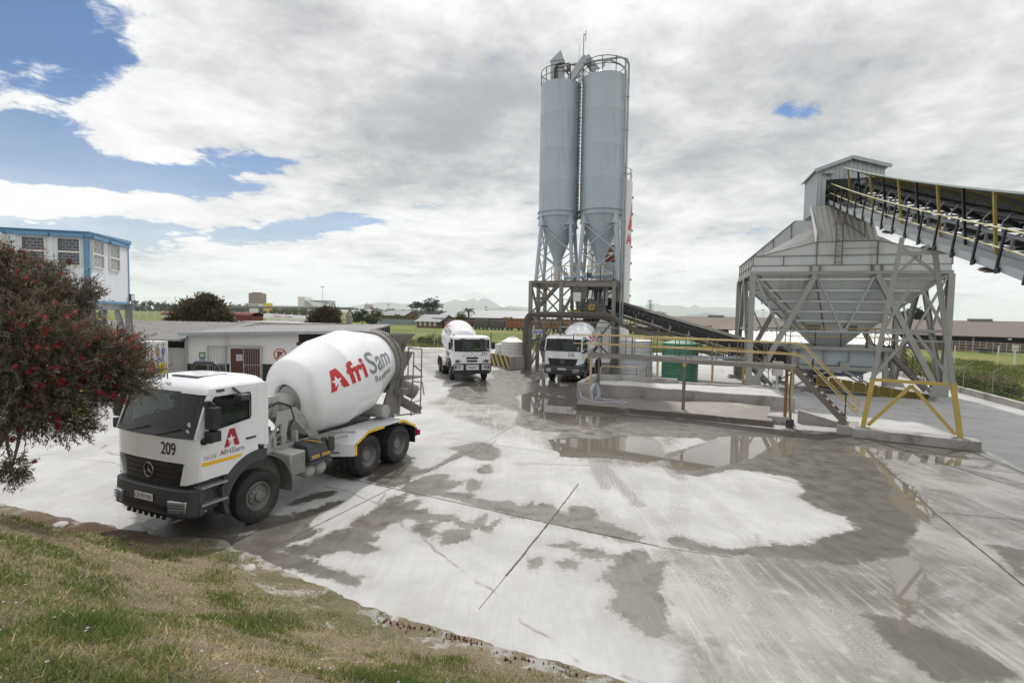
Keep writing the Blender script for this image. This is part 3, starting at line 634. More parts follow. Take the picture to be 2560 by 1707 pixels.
ok = (sd_ > .02) & (rng.random(len(sx_)) < dens); sx_, sy_, dd, sd_, pn, pn2 = (a[ok] for a in (sx_, sy_, dd, sd_, pn, pn2)); n = len(sx_)
sz_ = bank_z(sd_, sx_, sy_) - .012
hh = (.022 + .062 * rng.random(n) ** 2.4) * np.clip(.75 + .9 * np.maximum(pn, 0) + .35 * pn2, .45, 1.9) * np.clip(.45 + sd_ * .6, .4, 1); wd = (.0026 + .0022 * rng.random(n)) * np.clip(dd / 4.2, 1, 2.6)
green = np.clip(.29 + .9 * pn + .45 * pn2 + rng.normal(0, .27, n) + np.clip(3.0 - np.abs(sy_ - 3.2), 0, 1) * .12, 0, 1)
lean = rng.uniform(.15, 1.15, n) * np.where(green < .35, 1.7, 1); an = rng.uniform(0, 2 * math.pi, n); a2 = rng.uniform(0, 2 * math.pi, n)
lx, ly = np.cos(an) * lean * hh, np.sin(an) * lean * hh; wx, wy = np.cos(a2) * wd, np.sin(a2) * wd
hz = hh * np.where(green < .35, .55, 1.0)
p0 = np.stack([sx_ - wx, sy_ - wy, sz_], 1); p1 = np.stack([sx_ + wx, sy_ + wy, sz_], 1)
p2 = np.stack([sx_ + lx * .4 + wx * .7, sy_ + ly * .4 + wy * .7, sz_ + hz * .62], 1); p3 = np.stack([sx_ + lx * .4 - wx * .7, sy_ + ly * .4 - wy * .7, sz_ + hz * .62], 1)
p4 = np.stack([sx_ + lx, sy_ + ly, sz_ + hz], 1)
co = np.stack([p0, p1, p2, p3, p4], 1).reshape(-1, 3); o5 = np.arange(n) * 5
tri = np.concatenate([np.stack([o5, o5 + 1, o5 + 2], 1), np.stack([o5, o5 + 2, o5 + 3], 1), np.stack([o5 + 3, o5 + 2, o5 + 4], 1)])
def blade_mat(name, ramp, tr=.25):
    m, t, b = newmat(name); a = t.new('ShaderNodeAttribute', attribute_name='tint').outputs['Fac']
    cr = t.new('ShaderNodeValToRGB'); e = cr.color_ramp.elements
    e[0].position, e[0].color = ramp[0][0], c4(ramp[0][1]); e[1].position, e[1].color = ramp[-1][0], c4(ramp[-1][1])
    for p, c in ramp[1:-1]: x = e.new(p); x.color = c4(c)
    t.l.new(a, cr.inputs[0]); t.l.new(cr.outputs[0], b.inputs['Base Color']); b.inputs['Roughness'].default_value = .65; b.inputs['Specular IOR Level'].default_value = .25
    tl = t.new('ShaderNodeBsdfTranslucent'); t.l.new(cr.outputs[0], tl.inputs[0]); mx = t.new('ShaderNodeMixShader'); mx.inputs[0].default_value = tr
    t.l.new(b.outputs[0], mx.inputs[1]); t.l.new(tl.outputs[0], mx.inputs[2]); t.l.new(mx.outputs[0], t.n['Material Output'].inputs[0]); return m
BLADE = blade_mat('grass_blade', [(0, (.46, .365, .225)), (.3, (.37, .30, .165)), (.48, (.25, .24, .095)), (.72, (.165, .205, .06)), (1, (.10, .155, .04))])
gr = fast_mesh('grass', co, tri, BLADE, 3); tag(gr, kind='stuff'); fattr(gr, 'tint', np.repeat(green, 5))
# small pink flowers scattered in the grass
fl = MB()
for k in range(80):
    i = rng.integers(n)
    if dd[i] > 6.5 or sd_[i] < .6: continue
    c = Vector((sx_[i], sy_[i], sz_[i] + .05 + .04 * rng.random()))
    for q in range(5):
        a = 2 * math.pi * q / 5 + k; fl.add([c, c + Vector((math.cos(a - .5) * .010, math.sin(a - .5) * .010, .004)), c + Vector((math.cos(a + .5) * .010, math.sin(a + .5) * .010, .004))], [(0, 1, 2)])
tag(fl.build('wild_flowers', mat('pale_pink_petal', (.45, .33, .47), .7, var=.2), fix=False), kind='stuff')
# red succulent mat and pebbles along the kerbless edge
rs = MB()
for cxp, cyp, rad, cnt in ((1060, 1562, .3, 110), (1170, 1590, .2, 60), (1330, 1632, .25, 90), (1430, 1668, .2, 50)):
    c = G(cxp, cyp + 4)
    for k in range(cnt):
        x, y = c.x + rng.normal(0, rad), c.y + rng.normal(0, .12); d_ = float(sdf(np.array([x]), np.array([y]), BP)[0])
        d_ += .13 * mnoise.noise((x * 1.3, y * 1.3, 0)) + .09 * mnoise.noise((x * 4, y * 4, 3))
        if d_ < .06 or d_ > .32: continue
        z = float(bank_z(np.array([max(d_, 0)]), np.array([x]), np.array([y]))[0]); a = rng.random() * 6.28; s_ = .012 + .012 * rng.random()
        rs.add([(x - math.cos(a) * s_, y - math.sin(a) * s_, z), (x + math.cos(a) * s_, y + math.sin(a) * s_, z), (x + math.cos(a) * s_ * .4, y, z + s_ * 2.2), (x - math.sin(a) * s_ * .5, y - .01, z + s_ * 1.3)], [(0, 1, 2), (0, 3, 2), (1, 3, 2)])
tag(rs.build('red_ground_cover', mat('red_succulent', (.16, .035, .03), .6, var=.35, scale=9), fix=False), kind='stuff')
def stone(px_, py_, s, label, flat=.45, z=None):
    g = G(px_, py_); d_ = sdf(np.array([g.x]), np.array([g.y]), BP)[0]
    # walk towards the eye until the bank surface is met
    dv = ray(px_, py_); lo = 0
    for k in range(400):
        p = CAM + dv * (2 + k * .03); d_ = float(sdf(np.array([p.x]), np.array([p.y]), BP)[0]); zb = float(bank_z(np.array([d_]), np.array([p.x]), np.array([p.y]))[0]) if d_ > 0 else 0
        if p.z <= zb: break
    b = MB(); b.sphere((0, 0, 0), 1, 9, 6)
    b.v = [tuple(Vector(v) * (s * (1 + .35 * mnoise.noise(Vector(v) * 1.7 + Vector((px_, 0, 0)))))) for v in b.v]; b.v = [(x * 1.4, y * .9, z * flat) for x, y, z in b.v]
    o = b.build('stone', M['concrete'], None, 40, loc=(p.x, p.y, p.z + s * flat * .4), rotz=px_); tag(o, label, 'stone')
stone(150, 1313, .13, 'flat grey stone lying on the brown leaf litter of the bank', .3)
stone(624, 1424, .11, 'pale chunk of broken concrete at the top edge of the grass by the wet strip', .4)
stone(985, 1552, .07, 'small grey lump of cement among the red ground cover at the yard edge', .5)
# ------------------------------------------------------------------ concrete mixer trucks (local: x forward, y to the truck's left, origin under the front axle)
def arcpts(cx, cz, r, a0, a1, n): return [(cx + r * math.cos(R(a0 + (a1 - a0) * i / n)), cz + r * math.sin(R(a0 + (a1 - a0) * i / n))) for i in range(n + 1)]
XZ = lambda a, b, t: (a, t, b)
XY = lambda a, b, t: (a, b, t)
YZx = lambda x: (lambda a, b, t: (x + t, a, b))
def tyre_mesh(w=.29, r=.53, ri=.285):
    h = w / 2; b = MB()
    prof = [(ri, -h * .72), (ri + .05, -h * .95), (r - .10, -h), (r - .025, -h * .88), (r, -h * .74)]
    for k in (-.45, -.15, .15, .45):
        prof += [(r, h * (k - .07)), (r - .016, h * (k - .045)), (r - .016, h * (k + .045)), (r, h * (k + .07))]
    prof += [(r, h * .74), (r - .025, h * .88), (r - .10, h), (ri + .05, h * .95), (ri, h * .72)]
    b.lathe(prof, (0, 0, 0), (0, 1, 0), 44)
    for k in range(52):                                  # shoulder lugs
        a = 2 * math.pi * k / 52; c, s_ = math.cos(a), math.sin(a)
        for sg in (-1, 1):
            p = Vector((c * (r - .03), sg * h * .90, s_ * (r - .03))); q = Vector((c * (r + .002), sg * h * .62, s_ * (r + .002))); b.bar(p, q, .026, .02, up=(c, 0, s_))
    return b
def front_rim():
    b = MB(); b.lathe([(.30, -.10), (.285, .0), (.292, .105), (.27, .115), (.255, .07), (.235, .035), (.20, .03), (.185, .075), (.12, .085), (.10, .10), (.10, .15), (.085, .165), (.0, .168)], (0, 0, 0), (0, 1, 0), 36)
    for k in range(10):
        a = 2 * math.pi * k / 10; b.tube((.155 * math.cos(a), .07, .155 * math.sin(a)), (.155 * math.cos(a), .115, .155 * math.sin(a)), .017, 6)
    return b
def rear_rim():
    b = MB(); b.lathe([(.30, .12), (.285, .10), (.275, .02), (.262, -.02), (.24, -.05), (.18, -.055), (.15, -.03), (.145, .03), (.125, .055), (.0, .06)], (0, 0, 0), (0, 1, 0), 36)
    for k in range(10):
        a = 2 * math.pi * k / 10; b.tube((.205 * math.cos(a), -.06, .205 * math.sin(a)), (.205 * math.cos(a), -.02, .205 * math.sin(a)), .015, 6)
    return b
_cache = {}
def part(key, name, fn, m, parent, smooth=None, bevel=0, loc=None, rotz=0, **kw):
    """build a part once, reuse its mesh afterwards"""
    if key and key in _cache:
        src = _cache[key]; o = src.copy(); COL.objects.link(o); o.parent = parent
        if loc is not None: o.location = loc
        o.rotation_euler = (0, 0, rotz); return o
    o = fn().build(name, m, parent, smooth, bevel, loc, rotz, **kw)
    if key: _cache[key] = o
    return o
DS = ([0, .02, .1, .22, 1.25, 2.2, 3.4], [.42, .6, .82, .985, 1.205, 1.205, .79])
DA = R(13)
def drum_pt(s, phi, lift=0.0):
    r = np.interp(s, *DS) + lift; c = Vector((-1.8 - s * math.cos(DA), 0, 2.13 + s * math.sin(DA))); up = Vector((math.sin(DA), 0, math.cos(DA)))
    return c + up * (r * math.cos(phi)) + Vector((0, 1, 0)) * (r * math.sin(phi))
def chassis_parts(t):
    def rails():
        b = MB()
        for y in (-.42, .42): b.box(-5.72, 1.0, y - .04, y + .04, .76, 1.0)
        for x in (.8, -.6, -1.6, -2.6, -3.4, -4.1, -4.8, -5.6): b.box(x - .05, x + .05, -.38, .38, .8, .96)
        b.box(-5.82, -5.72, -1.1, 1.1, .55, .80)
        b.tube((-3.43, -1.0, .53), (-3.43, 1.0, .53), .09, 10); b.tube((-4.78, -1.0, .53), (-4.78, 1.0, .53), .09, 10); b.tube((0, -.95, .53), (0, .95, .53), .07, 10)
        for x in (-3.43, -4.78): b.sphere((x, 0, .53), .24, 12, 8)
        b.box(-.5, 1.2, -.55, .55, .62, 1.28)
        return b
    part('rails', 'chassis', rails, M['darksteel'], t)
    def sub():
        b = MB()
        for y in (-.47, .47):
            b.box(-5.4, -.35, y - .05, y + .05, 1.02, 1.24)
            for x in np.arange(-5.2, -.5, .62): b.box(x - .07, x + .07, y + math.copysign(.05, y), y + math.copysign(.075, y), .86, 1.2)
            b.box(-1.62, -1.55, y - .08, y + .08, 1.24, 1.5); b.box(-1.0, -.92, y - .07, y + .07, 1.24, 1.46)
        b.bar((-1.9, .55, 1.12), (-2.8, 1.02, 1.16), .06, .06); b.tube((-2.62, .6, 1.27), (-2.95, 1.15, 1.25), .035, 8)
        return b
    part('sub', 'drum_frame', sub, M['frame'], t)
    def ped():
        b = MB()
        for y in (-.46, .46):
            b.prism([(-.72, 1.25), (-.95, 1.25), (-1.12, 2.0), (-1.62, 2.05), (-2.35, 1.25), (-2.05, 1.25), (-1.55, 1.78), (-1.38, 1.78), (-1.30, 1.25), (-1.18, 1.25), (-1.2, 1.75), (-1.08, 1.7)], XZ, y - .03, y + .03)
            b.prism([(-.35, 1.22), (-.72, 1.22), (-.62, 1.62), (-.5, 1.62)], XZ, y * 1.5 - .02, y * 1.5 + .02)
        b.box(-1.55, -1.2, -.46, .46, 1.86, 1.98); b.box(-1.4, -.95, -.42, .42, 1.3, 1.42)
        return b
    part('ped', 'drum_pedestal', ped, M['frame'], t)
    def gear():
        b = MB(); a = (-math.cos(DA), 0, math.sin(DA)); o = Vector((-1.8, 0, 2.13))
        b.lathe([(0, -.78), (.15, -.78), (.17, -.62), (.20, -.6), (.20, -.42), (.27, -.4), (.27, -.16), (.22, -.14), (.22, .06), (.36, .07), (.36, .13)], o, a, 24, cap=(False, True))
        b.box(-1.3, -1.0, -.2, .3, 2.2, 2.36)
        return b
    part('gear', 'drum_gearbox', gear, M['frame'], t, 40)
    def hoses():
        b = MB()
        b.path([(-.95, .3, 2.12), (-1.15, .42, 2.22), (-1.45, .47, 2.1), (-1.55, .48, 1.8), (-1.35, .47, 1.5), (-1.0, .4, 1.3)], .03, 8)
        b.path([(-.9, .35, 2.05), (-.62, .5, 1.75), (-.55, .52, 1.35)], .032, 8); b.path([(-.9, .2, 2.0), (-.75, .45, 1.6), (-.8, .5, 1.25)], .025, 8)
        b.path([(-.85, -.3, 2.05), (-.6, -.45, 1.6), (-.6, -.4, 1.2)], .03, 8); b.tube((-.36, .62, 1.3), (-.36, .62, 2.0), .07, 10)
        b.box(-.55, -.3, .3, .75, 1.25, 1.6); return b
    part('hoses', 'hydraulic_hoses', hoses, M['darksteel'], t, 50)
    def drum():
        b = MB(); n = 72; prof = [(.40, .10), (.42, .005), (.45, -.01), (.6, .02), (.82, .09), (.92, .145), (.965, .19), (.985, .22), (1.0, .26)] + [(np.interp(s, *DS) + e, s) for s, e in ((.6, 0), (1.21, 0), (1.25, .003), (1.29, 0), (1.7, 0), (2.16, 0), (2.2, .003), (2.24, 0), (2.8, 0), (3.4, 0))]
        b.lathe(prof, (-1.8, 0, 2.13), (-math.cos(DA), 0, math.sin(DA)), n); return b
    dr = part('drum', 'drum', drum, M['drum'], t, 60)
    def ring():
        b = MB(); b.lathe([(.79, 3.36), (.87, 3.38), (.87, 3.50), (.80, 3.51), (.80, 3.58), (.845, 3.6), (.845, 3.68), (.75, 3.70), (.66, 3.95), (.60, 3.95), (.60, 3.6)], (-1.8, 0, 2.13), (-math.cos(DA), 0, math.sin(DA)), 48); return b
    part('ring', 'drum_ring', ring, M['cemsteel'], t, 30)
    def letters(col):
        b = MB(); f = lambda x, y: drum_pt(x, R(84) - y / 1.16, .007)
        if col == 'red':
            body, star, wA = bigA(.56); vs, fs = body; decal(b, dice(([(x + .45, y) for x, y in vs], fs), .07), f)
            decal(b, dice(fit2d(text2d('fri', 1, .035), .45 + wA + .04, 0, h=.56), .07), f)
        elif col == 'star':
            body, star, wA = bigA(.56); vs, fs = star; g = lambda x, y: drum_pt(x, R(84) - y / 1.16, .010); decal(b, dice(([(x + .45, y) for x, y in vs], fs), .07), g)
        elif col == 'grey': decal(b, dice(fit2d(text2d('Sam', 1, .012), 1.79, -.012, w=1.16, h=.60), .07), f)
        else: decal(b, dice(fit2d(text2d('Readymix', 1, -.006), 1.93, -.32, w=.98, h=.24), .07), f)
        return b
    for c_, mm in (('red', M['red']), ('star', M['drum']), ('grey', M['logogrey']), ('ink', M['ink'])): part('let' + c_, 'drum_lettering', lambda: letters(c_), mm, dr)
    def funnel():
        b = MB()
        # charging hopper over the drum mouth: open four-sided funnel
        lo = [(-5.45, -.33, 3.06), (-5.95, -.33, 3.06), (-5.95, .33, 3.06), (-5.45, .33, 3.06)]; hi = [(-5.2, -.62, 3.62), (-6.35, -.62, 3.62), (-6.35, .62, 3.62), (-5.2, .62, 3.62)]
        for i in range(4):
            j = (i + 1) % 4; b.prism([(0, 0), (1, 0), (1, 1), (0, 1)], (lambda a_, b_, tt, i=i, j=j: (V3(lo[i]).lerp(V3(lo[j]), a_)).lerp(V3(hi[i]).lerp(V3(hi[j]), a_), b_) * (1) + Vector((0, 0, tt))), 0, .03)
        return b
    part('funnel', 'charging_hopper', funnel, M['cemsteel'], t)
    def rear():
        b = MB()
        for y in (-.52, .52):
            b.prism([(-4.75, 1.24), (-5.5, 1.24), (-5.75, 3.05), (-5.5, 3.05), (-5.28, 2.3), (-4.95, 1.75)], XZ, y - .035, y + .035)
            b.bar((-5.55, y, 1.2), (-5.85, y, 2.9), .12, .1)
        b.box(-5.65, -5.2, -.55, .55, 1.9, 2.02); b.box(-5.75, -5.55, -.5, .5, 2.75, 2.9)
        b.bar((-5.5, .55, 2.75), (-5.95, .5, 3.3), .1, .06); b.prism([(-5.45, 2.35), (-5.7, 2.35), (-6.3, 3.05), (-5.7, 3.1)], XZ, .52, .58)
        b.tube((-5.0, -.45, 1.36), (-5.0, .45, 1.36), .09, 10); b.box(-5.65, -5.3, .58, .95, 1.85, 2.02)
        return b
    part('rearframe', 'drum_rear_frame', rear, M['cemsteel'], t)
    def chute():
        b = MB()
        def half(p, q, r, a0, a1, th=.02):
            p, q = V3(p), V3(q); d = (q - p).normalized(); x = d.cross(Vector((0, 0, 1))).normalized(); y = x.cross(d)
            n = 12; ring = []
            for rr in (r, r - th):
                for c in (p, q): ring.append([c + x * (rr * math.cos(R(a0 + (a1 - a0) * i / n))) + y * (rr * math.sin(R(a0 + (a1 - a0) * i / n))) for i in range(n + 1)])
            vs = [v for g_ in ring for v in g_]; m = n + 1; fs = []
            for o_ in (0, 2 * m): fs += [(o_ + i, o_ + i + 1, o_ + m + i + 1, o_ + m + i) for i in range(n)]
            for o_ in (0, m): fs += [(o_ + i, o_ + i + 1, o_ + 2 * m + i + 1, o_ + 2 * m + i) for i in range(n)]
            fs += [(0, m, 3 * m, 2 * m), (n, m + n, 3 * m + n, 2 * m + n)]; b.add(vs, fs)
        half((-5.55, .15, 2.28), (-6.35, .62, 1.78), .23, -200, 100); half((-5.9, .3, 1.72), (-6.5, .7, 1.30), .26, -185, 5)
        b.path([(-6.3, .45, 2.05), (-6.38, .52, 2.12), (-6.45, .85, 2.1), (-6.45, .92, 1.7)], .02, 6); b.tube((-5.45, .1, 1.3), (-6.0, .4, 1.7), .05, 8)
        return b
    part('chute', 'discharge_chute', chute, M['cemsteel'], t, 40)
    def ladder():
        b = MB(); T = lambda *p: b.path(p, .022, 6)
        T((-5.45, 1.12, 1.22), (-5.55, 1.12, 2.35), (-5.6, 1.12, 3.12), (-5.6, .62, 3.14), (-5.35, .6, 3.14), (-5.35, .6, 2.4))
        T((-5.95, 1.12, 1.22), (-6.0, 1.12, 2.35), (-6.02, 1.12, 3.2), (-6.02, .6, 3.22)); T((-6.0, .6, 2.35), (-6.02, .6, 3.22))
        T((-5.3, .62, 2.35), (-5.3, 1.14, 2.35), (-6.02, 1.14, 2.35), (-6.02, .6, 2.35), (-5.3, .62, 2.35)); T((-5.57, 1.12, 2.75), (-6.01, 1.12, 2.5))
        for z in (1.25, 1.62, 1.98): b.bar((-5.46, 1.12, z), (-5.97, 1.12, z), .05, .025)
        for k in range(5): b.box(-6.0 + k * .14, -5.96 + k * .14, .62, 1.12, 2.345, 2.365)
        T((-5.2, .6, 1.22), (-6.0, 1.12, 1.22)); return b
    part('ladder', 'access_ladder', ladder, M['post'], t, 50)
    def tanks():
        b = MB(); b.lathe([(0, -.5), (.15, -.5), (.19, -.46), (.19, .46), (.15, .5), (0, .5)], (-4.62, .35, 1.47), (0, 1, 0), 24); return b
    part('wtank', 'water_tank', tanks, M['frame'], t, 40)
    def air():
        b = MB()
        for x in (-1.52, -1.88): b.lathe([(0, -.36), (.10, -.35), (.16, -.28), (.16, .28), (.10, .35), (0, .36)], (x, .74, .62), (0, 1, 0), 20)
        return b
    part('air', 'air_tank', air, M['frame'], t, 40)
    for sg in (1, -1):
        part('box%d' % sg, 'silencer_box', lambda: MB().box(-1.27, -.84, min(sg * .55, sg * 1.17), max(sg * .55, sg * 1.17), .68, 1.19), M['frame'], t, None, .04)
        def grill():
            b = MB()
            for i in range(13):
                for j in range(15): b.tube((-.88 - i * .0285, sg * 1.169, .73 + j * .029), (-.88 - i * .0285, sg * 1.174, .73 + j * .029), .009, 5)
            return b
        part('grill%d' % sg, 'silencer_grille', grill, M['black'], t)
        def bat():
            b = MB(); b.hexa([(-2.02, sg * .58, .86), (-1.38, sg * .58, .86), (-1.38, sg * 1.2, .86), (-2.02, sg * 1.2, .86)], [(-1.98, sg * .62, 1.27), (-1.42, sg * .62, 1.27), (-1.42, sg * 1.08, 1.22), (-1.98, sg * 1.08, 1.22)]); b.box(-2.06, -1.34, min(sg * .5, sg * 1.23), max(sg * .5, sg * 1.23), .80, .858); return b
        part('bat%d' % sg, 'battery_box', bat, M['dgrey'], t, None, .025)
        def btape():
            b = MB(); b.box(-1.66, -1.42, sg * 1.175, sg * 1.21, .93, 1.0); b.box(-2.0, -1.74, sg * 1.175, sg * 1.21, .93, 1.0); b.box(-1.73, -1.67, min(sg * .6, sg * 1.215), max(sg * .6, sg * 1.215), 1.262, 1.28); return b
        part('btape%d' % sg, 'battery_straps', btape, mat('dull_tape', (.42, .26, .06), .6, dirt=GRIME) if sg == 1 else M['tape'], t)
        def pots():
            b = MB()
            for x, y in ((-2.2, .8), (-2.2, 1.0), (-2.35, .9)): b.lathe([(0, .32), (.07, .3), (.085, .26), (.085, 0), (0, 0)], (x, sg * y, .92), (0, 0, 1), 12)
            b.path([(-2.1, sg * 1.1, .9), (-2.35, sg * 1.15, .86), (-2.5, sg * 1.0, .8)], .02, 6); return b
        part('pots%d' % sg, 'valve_pots', pots, M['darksteel'], t, 40)
        def guard():
            b = MB(); o_, i_ = sg * 1.24, sg * .52; prof = [(-2.6, .62), (-2.6, .98), (-3.2, 1.235), (-4.93, 1.225), (-5.52, .95)]
            prof2 = [(x, z) for x, z in prof]; prof2[0] = (-2.83, .66); prof2[1] = (-2.83, .96); prof2[2] = (-3.36, 1.215)
            for k in range(4):
                a_, c_ = prof[k], prof[k + 1]; A_, C_ = prof2[k], prof2[k + 1]
                vs = [(a_[0], i_, a_[1]), (c_[0], i_, c_[1]), (C_[0], o_, C_[1]), (A_[0], o_, A_[1])]; dn = .025
                b.hexa([(x + (.02 if k == 0 else 0), y, z - (dn if k else 0)) for x, y, z in vs], vs)
            return b
        part('guard%d' % sg, 'mudguard', guard, M['paint'], t)
        def gtape():
            b = MB(); y = sg * 1.243; pr_ = [(-2.84, .665), (-2.84, .965), (-3.37, 1.215), (-4.93, 1.222), (-5.52, .95)]
            for k, (f0, f1) in enumerate(((0, 1), (0, 1), (0, .42), (0, 1))):
                p, q = Vector((pr_[k][0], y, pr_[k][1])), Vector((pr_[k + 1][0], y, pr_[k + 1][1])); d_ = Vector((0, 0, -.07)) if k else Vector((-.07, 0, 0))
                a_, c_ = p.lerp(q, f0), p.lerp(q, f1); b.prism([(0, 0), (1, 0), (1, 1), (0, 1)], lambda u, v, tt: a_.lerp(c_, u) + d_ * v + Vector((0, sg * tt, 0)), 0, .006)
                if k == 2: a_, c_ = p.lerp(q, .84), q; b.prism([(0, 0), (1, 0), (1, 1), (0, 1)], lambda u, v, tt: a_.lerp(c_, u) + d_ * v + Vector((0, sg * tt, 0)), 0, .006)
            return b
        part('gtape%d' % sg, 'reflective_tape', gtape, M['tape'], t)
        part('flap%d' % sg, 'mud_flap', lambda: MB().box(-5.55, -5.52, min(sg * .55, sg * 1.22), max(sg * .55, sg * 1.22), .42, .95), M['black'], t)
        def tail():
            return MB().box(-5.86, -5.78, min(sg * .85, sg * 1.2), max(sg * .85, sg * 1.2), .58, .74)
        part('tail%d' % sg, 'tail_lamp', tail, M['signred'], t, None, .01)
        # wheels
        for x, y, rear_ in ((0, 1.06, 0), (-3.43, 1.06, 1), (-3.43, .72, 2), (-4.78, 1.06, 1), (-4.78, .72, 2)):
            wl = part('tyre', 'wheel', tyre_mesh, M['rubber'], t, 40, loc=(x, sg * y, .53))
            if rear_ == 0: part('frim', 'rim', front_rim, M['rim'], wl, 35, rotz=0 if sg > 0 else math.pi)
            elif rear_ == 1: part('rrim', 'rim', rear_rim, M['rim'], wl, 35, rotz=0 if sg > 0 else math.pi)
    return dr
def decal_part(name, shapes, fn, m, parent):
    b = MB()
    for s_ in shapes: decal(b, s_, fn)
    return b.build(name, m, parent, fix=False)
def bow(y, amp=.09, w=1.22): return amp * (1 - abs(y / w) ** 2.4)
YS = [-1.22, -1.2, -1.14, -1.0, -.8, -.5, -.2, .2, .5, .8, 1.0, 1.14, 1.2, 1.22]
def front_curve(x0, amp, hw=1.22, cr=.10):
    """plan curve of a cab front: bowed, with rounded corners"""
    return [(x0 + amp * (1 - abs(y / 1.22) ** 2.4) - cr * max(0, (abs(y) - 1.0) / .22) ** 3, y * hw / 1.22) for y in YS]
def front_slab(b, x0, amp, z0, z1, back, hw=1.22, cr=.10, x1=None, y0=-9, y1=9):
    x1 = x0 if x1 is None else x1
    c0 = [p for p in front_curve(x0, amp, hw, cr) if y0 <= p[1] <= y1]; c1 = [p for p in front_curve(x1, amp, hw, cr) if y0 <= p[1] <= y1]
    n = len(c0); lo = [(x, y, z0) for x, y in c0] + [(back, c0[-1][1], z0), (back, c0[0][1], z0)]; hi = [(x, y, z1) for x, y in c1] + [(back, c1[-1][1], z1), (back, c1[0][1], z1)]
    m = n + 2; b.add(lo + hi, [tuple(range(m))[::-1], tuple(range(m, 2 * m))] + [(i, (i + 1) % m, (i + 1) % m + m, i + m) for i in range(m)])
def axor_cab(t, number, plate):
    def body():
        b = MB()
        front_slab(b, 1.365, .085, 1.53, 1.985, 1.10)                                    # white front panel
        for sg in (-1, 1):
            # corner panel below it, cut back towards the grille
            pts = [(1.455, .66), (1.44, .8), (1.40, 1.02), (1.35, 1.15), (1.27, 1.215)]
            lo = [(p[0], sg * (p[1] + (.12 if i < 2 else 0)), 1.12) for i, p in enumerate(pts)] + [(1.12, sg * 1.215, 1.2), (1.12, sg * .86, 1.12)]
            lo = [(1.425, sg * .86, 1.13), (1.40, sg * 1.0, 1.14), (1.36, sg * 1.12, 1.17), (1.29, sg * 1.215, 1.2), (1.1, sg * 1.215, 1.2), (1.1, sg * .86, 1.13)]
            hi = [(1.43, sg * .99, 1.527), (1.41, sg * 1.03, 1.527), (1.36, sg * 1.12, 1.527), (1.28, sg * 1.215, 1.527), (1.1, sg * 1.215, 1.527), (1.1, sg * .99, 1.527)]
            m = 6; b.add(lo + hi, [tuple(range(m)), tuple(range(m, 2 * m))[::-1]] + [(i, (i + 1) % m, (i + 1) % m + m, i + m) for i in range(m)])
            y0, y1 = sorted((sg * 1.15, sg * 1.215))
            b.prism([(1.265, 1.985), (1.36, 1.985), (1.075, 2.80), (1.015, 2.80)], XZ, y0, y1)       # A pillar
            b.prism([(.035, 1.62), (-.22, 1.56), (-.22, 2.80), (.035, 2.80)], XZ, y0, y1)              # strip behind the door
            b.prism([(1.01, 2.74), (-.22, 2.805), (-.22, 2.86), (1.04, 2.86), (1.06, 2.805)], XZ, sg * 1.14, sg * 1.205)
        b.box(-.22, -.17, -1.15, 1.15, 1.3, 2.83)
        return b
    cab = part('acab', 'cab', body, M['paint'], t, 30)
    def roof():
        b = MB(); rings = []
        for z, xf, xb, hw, rr in ((2.76, 1.15, -.22, 1.205, .12), (2.84, 1.11, -.225, 1.195, .14), (2.91, 1.0, -.22, 1.15, .2), (2.965, .82, -.2, 1.04, .25), (2.995, .6, -.15, .85, .3), (3.005, .35, -.05, .45, .25)):
            ring = []
            for cx_, cy_, a0 in ((xf - rr, hw - rr, 0), (xb + rr, hw - rr, 90), (xb + rr, -hw + rr, 180), (xf - rr, -hw + rr, 270)):
                for k in range(6):
                    a = R(a0 + 90 * k / 5); ring.append((cx_ + rr * math.cos(a) + (.06 * (1 - (cy_ / 1.2) ** 2) if a0 in (0, 270) else 0), cy_ + rr * math.sin(a), z))
            rings.append(ring)
        n = 24; b.add([v for r_ in rings for v in r_], [(i * n + k, i * n + (k + 1) % n, (i + 1) * n + (k + 1) % n, (i + 1) * n + k) for i in range(5) for k in range(n)] + [tuple(range(5 * n, 6 * n)), tuple(range(n))[::-1]])
        return b
    part('aroof', 'cab_roof', roof, M['paint'], t, 50)
    def hatch():
        b = MB(); b.prism([(.15, -.38), (.72, -.38), (.72, .38), (.15, .38)], XY, 2.99, 3.025); return b
    part('hatch', 'roof_hatch', hatch, M['paint'], t, None, .012)
    part('hatchrim', 'roof_hatch_seal', lambda: MB().box(.12, .75, -.41, .41, 2.985, 3.008), M['dgrey'], t)
    def door(sg):
        b = MB(); y0, y1 = sorted((sg * 1.17, sg * 1.225))
        arc = arcpts(0, .53, .985, 41, 88, 8)
        b.prism([(1.255, 1.21), (.72, 1.21)] + arc[0:] + [(.045, 1.60), (.045, 2.185), (.215, 2.185), (.9, 2.10), (1.10, 2.065), (1.255, 2.065)], XZ, y0, y1)
        b.prism([(1.255, 2.065), (1.10, 2.065), (1.0, 2.71), (1.03, 2.735)], XZ, y0, y1)
        b.prism([(.215, 2.185), (.045, 2.185), (.045, 2.80), (.20, 2.71)], XZ, y0, y1); b.prism([(1.03, 2.735), (1.0, 2.71), (.20, 2.71), (.045, 2.80)], XZ, y0, y1)
        return b
